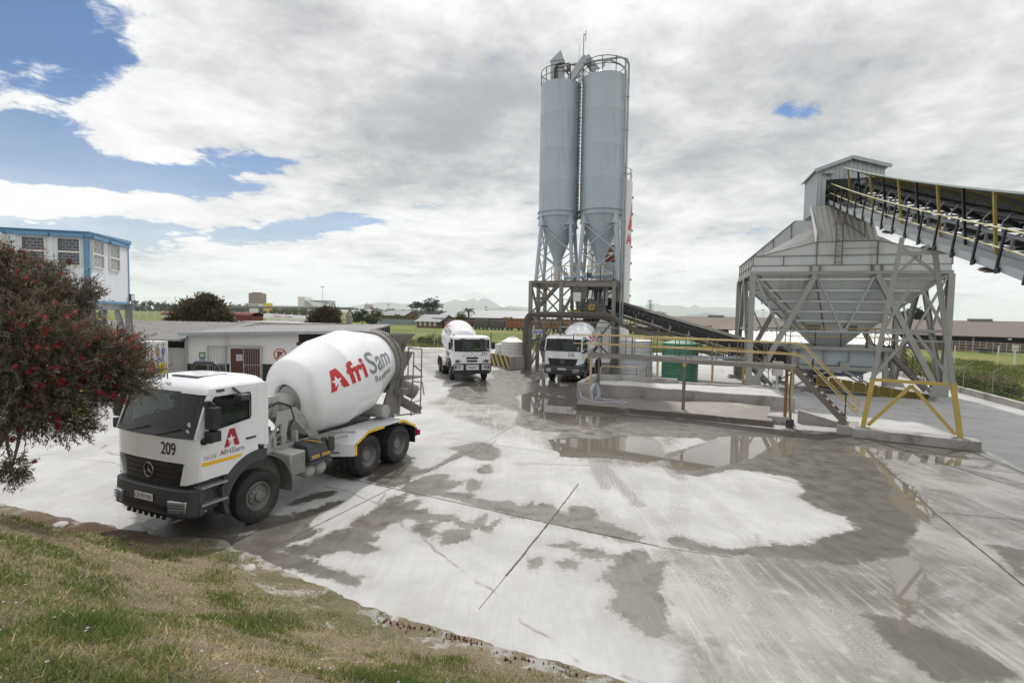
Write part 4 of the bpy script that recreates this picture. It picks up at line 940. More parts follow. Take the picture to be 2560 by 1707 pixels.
    for sg in (1, -1):
        dr = part('adoor%d' % sg, 'door', lambda: door(sg), M['paint'], t, None, .008)
        part('aframe%d' % sg, 'window_seal', lambda: MB().path([(1.095, sg * 1.226, 2.07), (.9, sg * 1.226, 2.105), (.22, sg * 1.226, 2.19), (.205, sg * 1.226, 2.25), (.205, sg * 1.226, 2.65), (.25, sg * 1.226, 2.705), (.98, sg * 1.226, 2.705), (1.02, sg * 1.226, 2.66)], .012, 5, True), M['black'], dr)
        part('awin%d' % sg, 'side_window', lambda: MB().prism([(1.09, 2.07), (.215, 2.19), (.205, 2.705), (.995, 2.705)], XZ, sg * 1.185, sg * 1.195), M['glass'], dr)
        part('ahandle%d' % sg, 'door_handle', lambda: MB().box(.1, .33, min(sg * 1.222, sg * 1.25), max(sg * 1.222, sg * 1.25), 1.775, 1.815), M['black'], dr, None, .012)
        part('ayel%d' % sg, 'yellow_stripe', lambda: MB().prism([(1.25, 1.465), (.455, 1.465), (.405, 1.52), (1.25, 1.54)], XZ, sg * 1.223, sg * 1.229), M['tape'], dr)
        def mirror():
            b = MB(); y = sg * 1.42
            b.path([(1.1, sg * 1.2, 2.62), (1.16, sg * 1.36, 2.66), (1.12, y, 2.6), (1.10, y, 1.98), (1.14, sg * 1.36, 1.9), (1.2, sg * 1.2, 1.92)], .017, 7)
            b.box(1.06, 1.24, y - .11, y + .11, 2.17, 2.56); b.box(1.06, 1.26, y - .10, y + .10, 1.94, 2.13); b.sphere((1.22, sg * 1.26, 1.93), .065, 8, 6); b.box(1.1, 1.2, sg * 1.22, sg * 1.34, 2.55, 2.66)
            return b
        part('amir%d' % sg, 'wing_mirror', mirror, M['black'], t, None, .025)
        part('akerb%d' % sg, 'kerb_mirror', lambda: MB().box(.42, .62, min(sg * 1.26, sg * 1.5), max(sg * 1.26, sg * 1.5), 2.6, 2.72).bar((.58, sg * 1.2, 2.84), (.52, sg * 1.38, 2.70), .06, .05), M['dgrey'], t, None, .03)
        part('amk%d' % sg, 'side_marker', lambda: MB().box(.78, .93, min(sg * 1.195, sg * 1.235), max(sg * 1.195, sg * 1.235), 2.79, 2.835), M['dgrey'], t)
        def fender():
            b = MB(); o_ = arcpts(0, .53, .975, 0, 100, 14); i_ = arcpts(0, .53, .755, 100, 0, 14)
            o_[0] = (.80, .44); i_[-1] = (.70, .44); o_[1] = (.86, .75); o_[2] = (.86, .95)
            y0, y1 = sorted((sg * .88, sg * 1.245)); b.prism(o_ + i_, XZ, y0, y1); return b
        part('afen%d' % sg, 'wheel_arch', fender, M['dgrey'], t, None, .02)
        def rfender():
            b = MB(); y0, y1 = sorted((sg * .85, sg * 1.22)); b.prism(arcpts(0, .53, .86, 101, 190, 12) + arcpts(0, .53, .825, 190, 101, 12), XZ, y0, y1)
            y0, y1 = sorted((sg * .83, sg * .86)); b.prism(arcpts(0, .53, .82, 60, 190, 14) + [(0, .7)], XZ, y0, y1); return b
        part('arf%d' % sg, 'rear_splash_guard', rfender, M['chassis'], t)
        def steps():
            b = MB(); y0, y1 = sorted((sg * .92, sg * 1.12)); b.box(.74, 1.27, y0, y1, .62, 1.2); b.box(.70, .80, y0, sg * 1.22 if sg > 0 else y1, .6, 1.2)
            return b
        part('awell%d' % sg, 'step_well', steps, M['dgrey'], t)
        def tread():
            b = MB()
            for z in (1.10, .78):
                y0, y1 = sorted((sg * 1.02, sg * 1.27)); b.box(.76, 1.28, y0, y1, z - .035, z)
                for k in range(9): b.box(.80 + k * .052, .825 + k * .052, y0 + .02, y1 - .02, z, z + .008)
            return b
        for _z in (0,): part('atread%d' % sg, 'step_treads', tread, M['galv'], t)
        part('afog%d' % sg, 'headlamp', lambda: MB().prism([(.72, .645), (1.06, .655), (1.08, .86), (.70, .87)], lambda a, b_, tt: (1.56 - .28 * max(0, a - .72) + tt, sg * a, b_), -.05, .012), M['lens'], t, None, .015)
        part('afogb%d' % sg, 'headlamp_bars', lambda: [MB()][0].box(0, 0, 0, 0, 0, 0) if False else _bars(sg), M['dgrey'], t)
    def grille():
        b = MB(); front_slab(b, 1.355, .08, 1.07, 1.53, 1.2, 1.0)
        for z in (1.15, 1.245, 1.34, 1.435): front_slab(b, 1.375, .085, z, z + .055, 1.3, .93)
        return b
    gl = part('agril', 'grille', grille, M['black'], t, 30)
    def emblem():
        b = MB(); o = Vector((1.468, 0, 1.33)); b.path([o + Vector((0, .135 * math.cos(2 * math.pi * k / 28), .135 * math.sin(2 * math.pi * k / 28))) for k in range(28)], .014, 6, True)
        for k in range(3):
            a = R(90 + 120 * k); c = R(90 + 120 * k + 60); c2 = R(90 + 120 * k - 60)
            b.add([o + Vector((.02, 0, 0)), o + Vector((0, .027 * math.cos(c), .027 * math.sin(c))), o + Vector((0, .135 * math.cos(a), .135 * math.sin(a))), o + Vector((0, .027 * math.cos(c2), .027 * math.sin(c2)))], [(0, 1, 2), (0, 2, 3)])
        return b
    part('aemb', 'emblem', emblem, M['chrome'], gl, 40)
    def bumper():
        b = MB(); front_slab(b, 1.46, .10, .58, 1.06, 1.2, 1.235, .20, 1.43); front_slab(b, 1.40, .08, .50, .58, 1.2, 1.1, .2)
        for sg in (-1, 1): y0, y1 = sorted((sg * 1.0, sg * 1.235)); b.box(1.25, 1.31, y0, y1, .56, 1.05)
        return b
    bp = part('abump', 'bumper', bumper, M['dgrey'], t, None, .02)
    def intake():
        b = MB(); b.prism([(-.62, .66), (.62, .66), (.62, .76), (-.62, .76)], YZx(1.545), 0, .02)
        for k in range(7): b.box(1.52, 1.56, -.55 + k * .18, -.49 + k * .18, .5, .56)
        return b
    part('ainl', 'lower_grille', intake, M['black'], bp)
    pl = part(None, 'number_plate', lambda: MB().prism([(-.27, .80), (.27, .80), (.27, .93), (-.27, .93)], YZx(1.56), 0, .014), M['cream'], t)
    decal_part('plate_lettering', [fit2d(text2d(plate, 1, .01), -.24, .825, w=.48, h=.08)], lambda x, y: (1.577, x, y), M['ink'], pl)
    def ws():
        b = MB(); b.grid(lambda u, v: ((1.385 + .085 * (1 - abs(u / 1.17) ** 2.4)) * (1 - v) + (1.10 + .07 * (1 - abs(u / 1.17) ** 2.4)) * v - .02, u * (1 - .03 * v), 1.985 + v * .80), np.linspace(-1.17, 1.17, 13), [0, .25, .5, .75, 1]); return b
    part('aws', 'windscreen', ws, M['glass'], t, 60)
    def trim():
        b = MB(); f = lambda u, v, o: ((1.385 + .085 * (1 - abs(u / 1.17) ** 2.4)) * (1 - v) + (1.10 + .07 * (1 - abs(u / 1.17) ** 2.4)) * v + o, u * (1 - .03 * v), 1.985 + v * .80)
        for v0, v1 in ((0, .13), (.95, 1.0)): b.grid(lambda u, v: f(u, v, -.008), np.linspace(-1.17, 1.17, 13), [v0, v1])
        for u0, u1 in ((-1.17, -1.10), (1.10, 1.17)): b.grid(lambda u, v: f(u, v, -.008), [u0, u1], [.13, .4, .7, .95])
        for u0, u1 in ((-.75, -.1), (.15, .8)): b.path([f(u0, .03, .02), f((u0 + u1) / 2, .10, .022), f(u1, .2, .02)], .012, 5)
        return b
    part('atrim', 'windscreen_surround', trim, M['black'], t)
    def inside():
        b = MB(); b.box(.72, 1.22, -1.1, 1.1, 1.5, 2.02); b.box(-.16, .95, -1.12, 1.12, 1.28, 1.36)
        for y in (-.62, .62): b.box(-.05, .45, y - .26, y + .26, 1.36, 1.82); b.hexa([(-.15, y - .25, 1.8), (.05, y - .25, 1.8), (.05, y + .25, 1.8), (-.15, y + .25, 1.8)], [(-.17, y - .2, 2.45), (-.05, y - .2, 2.45), (-.05, y + .2, 2.45), (-.17, y + .2, 2.45)]); b.box(-.16, -.06, y - .12, y + .12, 2.47, 2.65)
        c = Vector((.78, -.62, 2.12)); ux = Vector((0, 1, 0)); uy = Vector((.55, 0, .835)); b.path([c + ux * (.23 * math.cos(k * math.pi / 10)) + uy * (.23 * math.sin(k * math.pi / 10)) for k in range(20)], .018, 6, True)
        b.bar(c - ux * .22, c + ux * .22, .05, .03); b.tube(c, c + Vector((.2, 0, -.25)), .04, 8); b.bar((.98, -.1, 2.62), (.95, .1, 2.62), .03, .09); return b
    part('ains', 'cab_interior', inside, M['seat'], t)
    def vest():
        b = MB(); b.grid(lambda u, v: (.02 + .06 * math.sin(u * 5) * v, .40 + .44 * u, 1.95 + .42 * v + .03 * math.sin(u * 9)), np.linspace(0, 1, 9), np.linspace(0, 1, 6)); return b
    part('avest', 'hivis_vest', vest, M['hivis'], t, 60)
    part('adiscs', 'licence_discs', lambda: MB().tube((1.31, .98, 2.22), (1.318, .98, 2.22), .05, 14).tube((1.345, .98, 2.10), (1.353, .98, 2.10), .05, 14), M['cream'], t)
    def beacon():
        b = MB(); b.path([(-.2, -.25, 2.9), (-.16, -.30, 3.10), (-.15, -.42, 3.16), (-.15, -1.0, 3.14), (-.16, -1.12, 3.06), (-.2, -1.16, 2.86)], .045, 8); return b
    part('aarch', 'air_intake_arch', beacon, M['black'], t, 50)
    part('aaer', 'aerial', lambda: MB().tube((.88, -.55, 2.93), (.80, -.6, 3.5), .006, 5).tube((.9, -.3, 2.95), (.9, -.3, 3.06), .012, 6), M['black'], t)
    def amber():
        b = MB()
        for y in (-.85, .78): b.lathe([(.055, 0), (.055, .07), (.03, .11), (0, .115)], (.72, y, 2.95), (0, 0, 1), 12)
        return b
    # lettering that differs from truck to truck
    decal_part('fleet_number', [fit2d(text2d(number, 1, .012, .95), .36, 1.665, w=.40, h=.235)], lambda x, y: (1.372 + .085 * (1 - abs(x / 1.22) ** 2.4), x, y), M['ink'], t)
    body_, star_, wA = bigA(.34)
    dfn = lambda o: (lambda x, y: (.80 - x, 1.228 + o, 1.72 + y))
    for nm, shp, mm, o in (('door_emblem', body_, M['maroon'], 0), ('door_emblem_star', star_, M['paint'], .003)):
        decal_part(nm, [shp], dfn(o), mm, t)
    fA = fit2d(text2d('A', 1, .02), -.09, -.13, h=.095); decal_part('door_lettering', [fA], dfn(0), M['maroon'], t)
    decal_part('door_lettering', [fit2d(text2d('friSam', 1, .018), -.005, -.13, w=.44, h=.105)], dfn(0), M['logogrey'], t)
    decal_part('model_number', [fit2d(text2d('2628', 1, .01), -.42, -.145, w=.26, h=.075)], dfn(0), mat('badge_grey', (.3, .31, .32), .4), t)
    return amber
def _bars(sg):
    b = MB()
    for z in (.70, .755, .81): b.bar((1.585, sg * .71, z), (1.495, sg * 1.07, z), .02, .012)
    return b
HEAD = R(246.5)
TR1 = thing('mixer_truck', 'white mixer truck numbered 209 in the foreground, red and grey lettering along its drum', 'mixer truck', (-6.205, 10.909, 0), HEAD, 'concrete mixer trucks')
TR1.scale = (1, .945, 1); TR1.location += Vector((.917, -.399, 0)) * .067
chassis_parts(TR1); amber = axor_cab(TR1, '209', 'CA 771 951')
TR2 = thing('mixer_truck', 'white mixer truck numbered 216 standing under the batching tower behind the yellow railing', 'mixer truck', (3.72, 34.35, 0), R(250), 'concrete mixer trucks')
chassis_parts(TR2); axor_cab(TR2, '216', 'CA 837 462')
amber().build('beacon', M['orange'], TR2, 40)
# ---- the third truck: flat-fronted cab of another make
TR3 = thing('mixer_truck', 'white flat-fronted mixer truck numbered 251 beside the black and yellow striped wall', 'mixer truck', (-2.86, 33.95, 0), R(286), 'concrete mixer trucks')
chassis_parts(TR3)
def fcab():
    b = MB()
    front_slab(b, 1.30, .05, 1.02, 1.92, 1.05, 1.20, .10)
    for sg in (-1, 1):
        y0, y1 = sorted((sg * 1.13, sg * 1.20))
        b.prism([(1.22, 1.92), (1.29, 1.92), (1.14, 2.68), (1.08, 2.68)], XZ, y0, y1); b.prism([(.10, 1.4), (-.25, 1.4), (-.25, 2.72), (.10, 2.72)], XZ, y0, y1)
        b.prism([(1.1, .95), (.78, .95)] + arcpts(0, .53, .90, 36, 88, 7) + [(.10, 1.42), (.10, 2.0), (1.22, 1.92), (1.24, .95)], XZ, y0, y1); b.prism([(1.1, 2.66), (.1, 2.66), (.1, 2.74), (1.1, 2.74)], XZ, y0, y1)
    b.box(-.25, -.2, -1.13, 1.13, 1.3, 2.72)
    return b
fc = fcab().build('cab', M['paint'], TR3, 30)
def froof():
    b = MB(); rings = []
    for z, xf, xb, hw, rr in ((2.66, 1.2, -.25, 1.2, .10), (2.76, 1.17, -.25, 1.19, .12), (2.85, 1.08, -.22, 1.12, .2), (2.89, .9, -.1, .95, .3), (2.90, .5, .1, .5, .3)):
        ring = []
        for cx_, cy_, a0 in ((xf - rr, hw - rr, 0), (xb + rr, hw - rr, 90), (xb + rr, -hw + rr, 180), (xf - rr, -hw + rr, 270)):
            ring += [(cx_ + rr * math.cos(R(a0 + 18 * k)), cy_ + rr * math.sin(R(a0 + 18 * k)), z) for k in range(6)]
        rings.append(ring)
    n = 24; b.add([v for r_ in rings for v in r_], [(i * n + k, i * n + (k + 1) % n, (i + 1) * n + (k + 1) % n, (i + 1) * n + k) for i in range(4) for k in range(n)] + [tuple(range(4 * n, 5 * n))]); return b
froof().build('cab_roof', M['paint'], TR3, 50)
MB().grid(lambda u, v: (1.345 - .14 * v - .05 * abs(u) ** 2.4, u * 1.1, 1.93 + .73 * v), np.linspace(-1, 1, 9), [0, .5, 1]).build('windscreen', M['glass'], TR3, 60)
b = MB()
b.path([(1.30, 1.1, 1.93), (1.17, 1.1, 2.66), (1.19, 0, 2.66), (1.17, -1.1, 2.66), (1.30, -1.1, 1.93), (1.36, -.4, 1.92), (1.36, .4, 1.92)], .025, 6, True)
for y in (-.7, -.1, .55): b.path([(1.37, y - .25, 1.93), (1.36, y, 1.98), (1.33, y + .35, 2.0)], .014, 5)
for y in (-.6, .65): b.box(1.1, 1.25, y - .13, y + .13, 2.68, 2.71)
b.build('windscreen_surround', M['black'], TR3)
def fgr():
    b = MB(); front_slab(b, 1.312, .05, 1.43, 1.56, 1.2, .62, .0); front_slab(b, 1.312, .05, 1.25, 1.37, 1.2, .58, .0); return b
fgr().build('grille', M['black'], TR3)
for sg in (-1, 1):
    MB().prism([(.66, 1.23), (1.02, 1.23), (1.04, 1.37), (.66, 1.37)], lambda a, b_, tt: (1.325 - .1 * max(0, a - .8) + tt, sg * a, b_), -.02, .02).build('headlamp', M['lens'], TR3, None, .01)
    b = MB(); b.box(1.3, 1.335, min(sg * .64, sg * 1.06), max(sg * .64, sg * 1.06), 1.215, 1.385); b.build('headlamp_surround', M['dgrey'], TR3)
    MB().box(1.32, 1.40, min(sg * .62, sg * 1.1), max(sg * .62, sg * 1.1), .82, 1.02).build('fog_lamp_panel', M['black'], TR3, None, .02)
    MB().box(1.38, 1.42, min(sg * .80, sg * 1.02), max(sg * .80, sg * 1.02), .86, .97).build('fog_lamp', M['lens'], TR3, None, .015)
    b = MB(); b.path([(1.15, sg * 1.18, 2.5), (1.2, sg * 1.36, 2.5), (1.2, sg * 1.38, 2.0), (1.15, sg * 1.2, 1.95)], .015, 6); b.box(1.13, 1.24, sg * 1.39 - .09, sg * 1.39 + .09, 2.05, 2.48); b.build('wing_mirror', M['black'], TR3, None, .02)
    MB().prism([(1.16, 2.0), (.2, 2.05), (.2, 2.62), (1.06, 2.62)], XZ, sg * 1.206, sg * 1.212).build('side_window', M['glass'], TR3)
    MB().box(.15, .35, min(sg * 1.2, sg * 1.23), max(sg * 1.2, sg * 1.23), 1.72, 1.76).build('door_handle', M['black'], TR3)
    MB().prism(arcpts(0, .53, .80, 10, 170, 14) + arcpts(0, .53, .70, 170, 10, 14), XZ, *sorted((sg * .9, sg * 1.22))).build('wheel_arch', M['dgrey'], TR3)
    MB().box(.76, 1.25, min(sg * .9, sg * 1.16), max(sg * .9, sg * 1.16), .55, .96).build('step_well', M['dgrey'], TR3)
b = MB(); front_slab(b, 1.38, .03, .74, 1.06, 1.15, 1.18, .08); fb = b.build('bumper', M['paint'], TR3, None, .02)
b = MB(); b.path([(1.46, -1.15, .62), (1.52, -1.0, .60), (1.52, 1.0, .60), (1.46, 1.15, .62), (1.40, 1.2, .75), (1.40, 1.2, 1.05), (1.46, 1.15, 1.12), (1.50, 1.0, 1.13), (1.50, -1.0, 1.13), (1.46, -1.15, 1.12), (1.40, -1.2, 1.05), (1.40, -1.2, .75)], .04, 8, True)
for y in (-.5, .5): b.box(1.43, 1.51, y - .07, y + .07, .6, 1.13)
b.build('bull_bar', M['black'], TR3, 50)
b = MB(); b.box(1.15, 1.40, -1.1, 1.1, .50, .66); b.build('front_valance', M['dgrey'], TR3)
pl = MB().prism([(-.24, .84), (.24, .84), (.24, .98), (-.24, .98)], YZx(1.425), 0, .014).build('number_plate', M['cream'], TR3)
decal_part('plate_lettering', [fit2d(text2d('CA 580 746', 1, .01), -.22, .865, w=.44, h=.09)], lambda x, y: (1.443, x, y), M['ink'], pl)
ffn = lambda x, y: (1.306 + .05 * (1 - abs(x / 1.22) ** 2.4), x, y)
decal_part('fleet_number', [fit2d(text2d('251', 1, .012), .58, 1.68, w=.38, h=.2)], ffn, M['ink'], TR3)
decal_part('front_lettering', [fit2d(text2d(ch, 1, .02), -.58 + k * .33, 1.60, w=.2, h=.085) for k, ch in enumerate('FUSO')], ffn, M['chrome'], TR3)
dia = lambda a: ([(0, 1.78), (.045 * math.cos(a - .52), 1.78 + .045 * math.sin(a - .52)), (.08 * math.cos(a), 1.78 + .08 * math.sin(a)), (.045 * math.cos(a + .52), 1.78 + .045 * math.sin(a + .52))], [(0, 1, 2, 3)])
decal_part('front_emblem', [dia(R(90)), dia(R(210)), dia(R(330))], ffn, M['ink'], TR3)
b = MB(); b.box(.6, 1.15, -1.08, 1.08, 1.4, 1.93); b.box(-.18, 1.0, -1.1, 1.1, 1.28, 1.34)
for y in (-.6, .6): b.box(-.1, .4, y - .25, y + .25, 1.34, 1.75); b.box(-.18, -.05, y - .23, y + .23, 1.7, 2.45)
c = Vector((.72, -.58, 2.02)); b.path([c + Vector((0, .22 * math.cos(k * math.pi / 8), 0)) + Vector((.5, 0, .86)) * (.22 * math.sin(k * math.pi / 8)) for k in range(16)], .018, 6, True)
b.build('cab_interior', M['seat'], TR3)
b = MB(); b.grid(lambda u, v: (1.12 - .3 * u + .04 * math.sin(9 * v), .1 + .5 * v, 1.95 + .18 * math.sin(3.1 * u) * (1 - abs(v - .5)) + .03 * math.sin(14 * u * v)), np.linspace(0, 1, 8), np.linspace(0, 1, 10)); b.build('hivis_vest', M['hivis'], TR3, 60)
d3 = [o for o in kids(TR3) if o.name.startswith('drum') and o.children][0]
for o in kids(d3): bpy.data.objects.remove(o)
f3 = lambda x, y: drum_pt(2.95 - x, -(R(62) - y / 1.16), .007)
bA3 = bigA(.56); vs_, fs_ = bA3[0]
for nm, shp, mm in (('drum_lettering', fit2d(text2d('Sam', 1, .012), 1.3, -.012, w=1.16, h=.6), M['logogrey']), ('drum_lettering', fit2d(text2d('fri', 1, .035), .62, 0, h=.56), M['red']), ('drum_lettering', ([(x + .02, y) for x, y in vs_], fs_), M['red'])): decal_part(nm, [dice(shp, .07)], f3, mm, d3)
MB().lathe([(.055, 0), (.055, .08), (.03, .13), (0, .14)], (.6, -1.05, 2.86), (0, 0, 1), 12).build('beacon', M['orange'], TR3, 40)
# ------------------------------------------------------------------ batching tower with its twin silos (local: x along the front, y towards the back)
TA = R(-15.0); TO = Vector((1.42, 41.4, 0))
TOWER = thing('batching_tower', 'dusty brown steel batching tower frame carrying the twin grey silos, yellow rails on its deck', 'batching tower', TO, TA)
def tw(x, y, z): 
    return Vector((TO.x + x * math.cos(TA) - y * math.sin(TA), TO.y + x * math.sin(TA) + y * math.cos(TA), z))
def col_part(name, p, q, w, m, par, h=None):
    return MB().ibeam(p, q, w, h or w, .02, up=(0, 1, 0)).build(name, m, par)
XC, YC = (0.0, 2.45, 6.5), (0.0, 2.9, 5.8)
for x in XC:
    for y in (YC if x != 2.45 else (0.0, 5.8)): col_part('column', (x, y, 0), (x, y, 6.9), .28, M['brownsteel'], TOWER)
b = MB()
for y in (0, 5.8):
    b.ibeam((-.1, y, 6.86), (2.3, y, 6.86), .16, .18); b.ibeam((2.3, y, 6.72), (6.75, y, 6.72), .22, .46); b.ibeam((-.1, y, 4.3), (6.75, y, 4.3), .2, .3); b.ibeam((-.1, y, 2.2), (2.3, y, 2.2), .16, .2)
for x in (0, 6.5): b.ibeam((x, .1, 6.72), (x, 5.7, 6.72), .2, .42); b.ibeam((x, .1, 4.3), (x, 5.7, 4.3), .18, .28); b.ibeam((x, .1, 2.2), (x, 5.7, 2.2), .14, .18)
b.ibeam((0, 2.9, 6.75), (6.5, 2.9, 6.75), .18, .36)
b.build('floor_beam', M['brownsteel'], TOWER)
b = MB(); b.box(2.3, 6.7, .1, 5.7, 6.935, 6.99); b.box(2.6, 6.5, .1, 4.6, 4.46, 4.50); b.build('deck_plate', M['brownsteel'], TOWER)
b = MB(); B_ = lambda p, q, w=.12: b.ibeam(p, q, w, w)
B_((.15, 0, 6.75), (2.3, 0, 4.5)); B_((2.3, 0, 6.7), (.15, 0, 4.5)); B_((.2, 0, 5.55), (1.2, 0, 5.55), .2)
B_((2.6, 0, 4.5), (3.75, 0, 6.6), .22); B_((.15, 0, 4.1), (1.0, 0, 2.3)); B_((2.3, 0, 4.1), (1.15, 0, 2.3)); B_((.15, 0, .3), (1.05, 0, 2.1)); B_((2.3, 0, .3), (1.2, 0, 2.1))
B_((.15, 5.8, 6.7), (2.3, 5.8, 4.5)); B_((2.3, 5.8, 6.7), (.15, 5.8, 4.5)); B_((2.6, 5.8, 4.2), (4.4, 5.8, 2.0)); B_((6.4, 5.8, 4.2), (4.6, 5.8, 2.0)); B_((2.6, 5.8, .3), (4.4, 5.8, 2.0)); B_((6.4, 5.8, .3), (4.6, 5.8, 2.0)); B_((2.6, 5.8, 4.5), (6.4, 5.8, 6.6), .12)
for x in (0, 6.5):
    B_((x, .2, 6.6), (x, 2.8, 4.5), .14); B_((x, 5.6, 6.6), (x, 3.0, 4.5), .14); B_((x, 2.8, 4.1), (x, .2, 2.3), .14); B_((x, 3.0, 4.1), (x, 5.6, 2.3), .14); B_((x, .2, .2), (x, 2.8, 2.1), .14); B_((x, 5.6, .2), (x, 3, 2.1), .14)
B_((2.45, .2, 4.1), (2.45, 2.8, 2.0), .14); B_((2.45, 5.6, 4.1), (2.45, 3.0, 2.0), .14)
b.build('bracing', M['brownsteel'], TOWER)
# loading bay: collar over the truck, pipe portal, mid-level machinery
b = MB(); b.lathe([(.75, 4.3), (.7, 3.9), (.42, 3.55), (.42, 3.3), (.40, 3.3), (.40, 3.9)], (4.6, 2.3, 0), (0, 0, 1), 20); b.build('loading_spout', M['darksteel'], TOWER, 40)
b = MB(); b.hexa([(3.4, .9, 4.5), (5.9, .9, 4.5), (5.9, 2.9, 4.5), (3.4, 2.9, 4.5)], [(3.9, 1.0, 5.0), (5.8, 1.0, 5.0), (5.8, 2.8, 5.0), (3.9, 2.8, 5.0)]); b.prism([(3.9, 5.0), (5.8, 5.0), (5.75, 5.35), (4.5, 5.62)], XZ, 1.05, 2.6)
b.build('mixer_housing', M['cemsteel'], TOWER)
b = MB(); b.lathe([(.0, -.5), (.26, -.5), (.26, .1), (.2, .12), (0, .12)], (4.8, .75, 4.92), (0, 1, 0), 20); b.box(3.1, 3.9, .5, 1.0, 4.5, 4.75); b.build('drive_motor', M['yellow'], TOWER, 40)
b = MB()
b.hexa([(3.5, 1.3, 4.6), (3.9, 1.3, 4.6), (3.9, 1.9, 4.6), (3.5, 1.9, 4.6)], [(3.2, 1.0, 6.6), (4.4, 1.0, 6.6), (4.4, 2.3, 6.6), (3.2, 2.3, 6.6)]); b.lathe([(.9, 6.7), (.75, 6.45), (.35, 6.2), (.33, 5.3)], (5.1, 1.9, 0), (0, 0, 1), 20)
b.box(5.55, 5.95, 1.2, 1.6, 5.1, 6.7); b.build('weigh_chute', M['galv'], TOWER, 40)
b = MB()
for k in range(5): b.tube((4.3 + .35 * k, 1.0 + .2 * (k % 3), 5.2), (4.5 + .3 * k, 1.2 + .2 * (k % 2), 6.7), .05, 7)
for k in range(4): b.path([(2.9 + .4 * k, .4, 4.5), (2.9 + .4 * k, .4, 5.4), (3.05 + .4 * k, .9, 5.5)], .02, 5)
for z in (4.95, 5.5): b.path([(2.55, .1, z), (6.4, .1, z)], .022, 5)
for k in range(6): b.tube((2.6 + .75 * k, .1, 4.5), (2.6 + .75 * k, .1, 5.5), .022, 5)
b.build('pipework', M['darksteel'], TOWER)
b = MB(); b.box(3.4, 4.0, -.12, .1, 5.35, 6.05); b.build('control_cabinet', M['tankwhite'], TOWER, None, .02)
b = MB(); b.path([(2.55, -.3, 3.35), (6.85, -.3, 3.35), (7.0, -.3, 3.25), (7.0, -.3, 0)], .05, 8); b.build('water_pipe', M['galv'], TOWER, 50)
# ladder tray and cable bundle arching over the bay
b = MB()
for z in (3.75, 4.15): b.bar((.2, -.32, z), (6.7, -.32, z), .05, .09)
for k in range(22): b.bar((.35 + .3 * k, -.32, 3.75), (.35 + .3 * k, -.32, 4.15), .035)
for x in (-.42, -.06): b.bar((x, -.32, 0), (x, -.32, 3.2), .06, .05)
b.build('cable_tray', M['brownsteel'], TOWER)
b = MB()
for k in range(13):
    o = (k % 5) * .085; q = (k // 5) * .10; r0 = .75 - o * .9
    pts = [(-.42 + o, -.38 - q, 0)] + [(-.42 + o, -.38 - q, z) for z in (1.2, 2.6)] + [(-.42 + o + r0 - r0 * math.cos(a), -.38 - q, 3.45 + (r0 + .3 - o * .2) * math.sin(a)) for a in (.0, .3, .6, .9, 1.2, 1.5)]
    zt = pts[-1][2]; pts += [(2.0 + o, -.38 - q, zt + .04 * math.sin(k)), (4.0, -.38 - q, zt - .05 + .05 * math.cos(k * 2)), (6.0, -.38 - q, zt - .02), (6.7, -.40 - q, zt - .25), (7.3 + o, -.5, zt - .85)]
    b.path(pts, .036, 6)
b.build('cable_bundle', M['post'], TOWER, 50)
sg_ = MB().prism([(.35, 2.72), (1.05, 2.72), (1.05, 3.1), (.35, 3.1)], XZ, -.2, -.18).build('safety_sign', M['cream'], TOWER)
b = MB()
for cx in (.53, .87): b.lathe([(0, 0), (.145, 0), (.145, .012), (0, .012)], (cx, -.2, 2.91), (0, -1, 0), 18)
b.build('sign_symbol', M['signblue'], sg_)
b = MB()
b.add([(.50, -.214, 2.80), (.56, -.214, 2.80), (.56, -.214, 2.95), (.50, -.214, 2.95)], [(0, 1, 2, 3)]); b.sphere((.53, -.212, 2.99), .03, 8, 5, (1, .1, 1)); b.add([(.80, -.214, 2.86), (.95, -.214, 2.93), (.92, -.214, 2.98), (.79, -.214, 2.93)], [(0, 1, 2, 3)])
b.build('sign_figure', M['cream'], sg_)
def railing(par, pts, h=1.08, step=1.25, post=M['darksteel'], rail=M['yellow'], r=.026, mid=.55, foot=True, name=('handrail', 'rail_post'), posts=True):
    """two-rail handrail along a polyline in the parent's frame"""
    pts = [V3(p) for p in pts]; b = MB()
    for z in (h, mid): b.path([p + Vector((0, 0, z)) for p in pts], r, 7)
    o1 = b.build(name[0], rail, par, 50)
    if not posts: return
    for a, c in zip(pts[:-1], pts[1:]):
        n = max(1, round((c - a).length / step))
        for k in range(n + 1):
            if k == n and c is not pts[-1]: continue
            p = a.lerp(c, k / n); m = MB().tube(p, p + Vector((0, 0, h)), .028, 7)
            if foot: m.box(p.x - .06, p.x + .06, p.y - .05, p.y + .05, p.z, p.z + .10)
            m.build(name[1], post, par)
railing(TOWER, [(2.45, .05, 6.99), (6.45, .05, 6.99)], 1.1, 1.0)
railing(TOWER, [(2.45, .05, 6.99), (2.45, 2.4, 6.99), (1.2, 2.4, 6.99)], 1.1, 1.1)
b = MB()
for y in (2.2, 3.0): b.bar((1.9, y, 6.95), (.2, y, 5.0), .05, .2)
for k in range(8): b.box(1.75 - .22 * k, 1.95 - .22 * k, 2.2, 3.0, 6.8 - .25 * k, 6.83 - .25 * k)
b.build('deck_stair', M['brownsteel'], TOWER)
b = MB(); b.path([(1.9, 2.2, 7.9), (.2, 2.2, 5.95)], .025, 6); b.path([(1.9, 2.2, 7.45), (.2, 2.2, 5.5)], .025, 6); b.build('stair_rail', M['yellow'], TOWER)
b = MB(); b.box(4.35, 4.75, .35, .75, 7.25, 7.6); b.tube((4.55, .2, 7.4), (4.55, .95, 7.4), .19, 12); b.build('blue_motor', mat('motor_blue', (.03, .07, .16), .5), TOWER, 40)
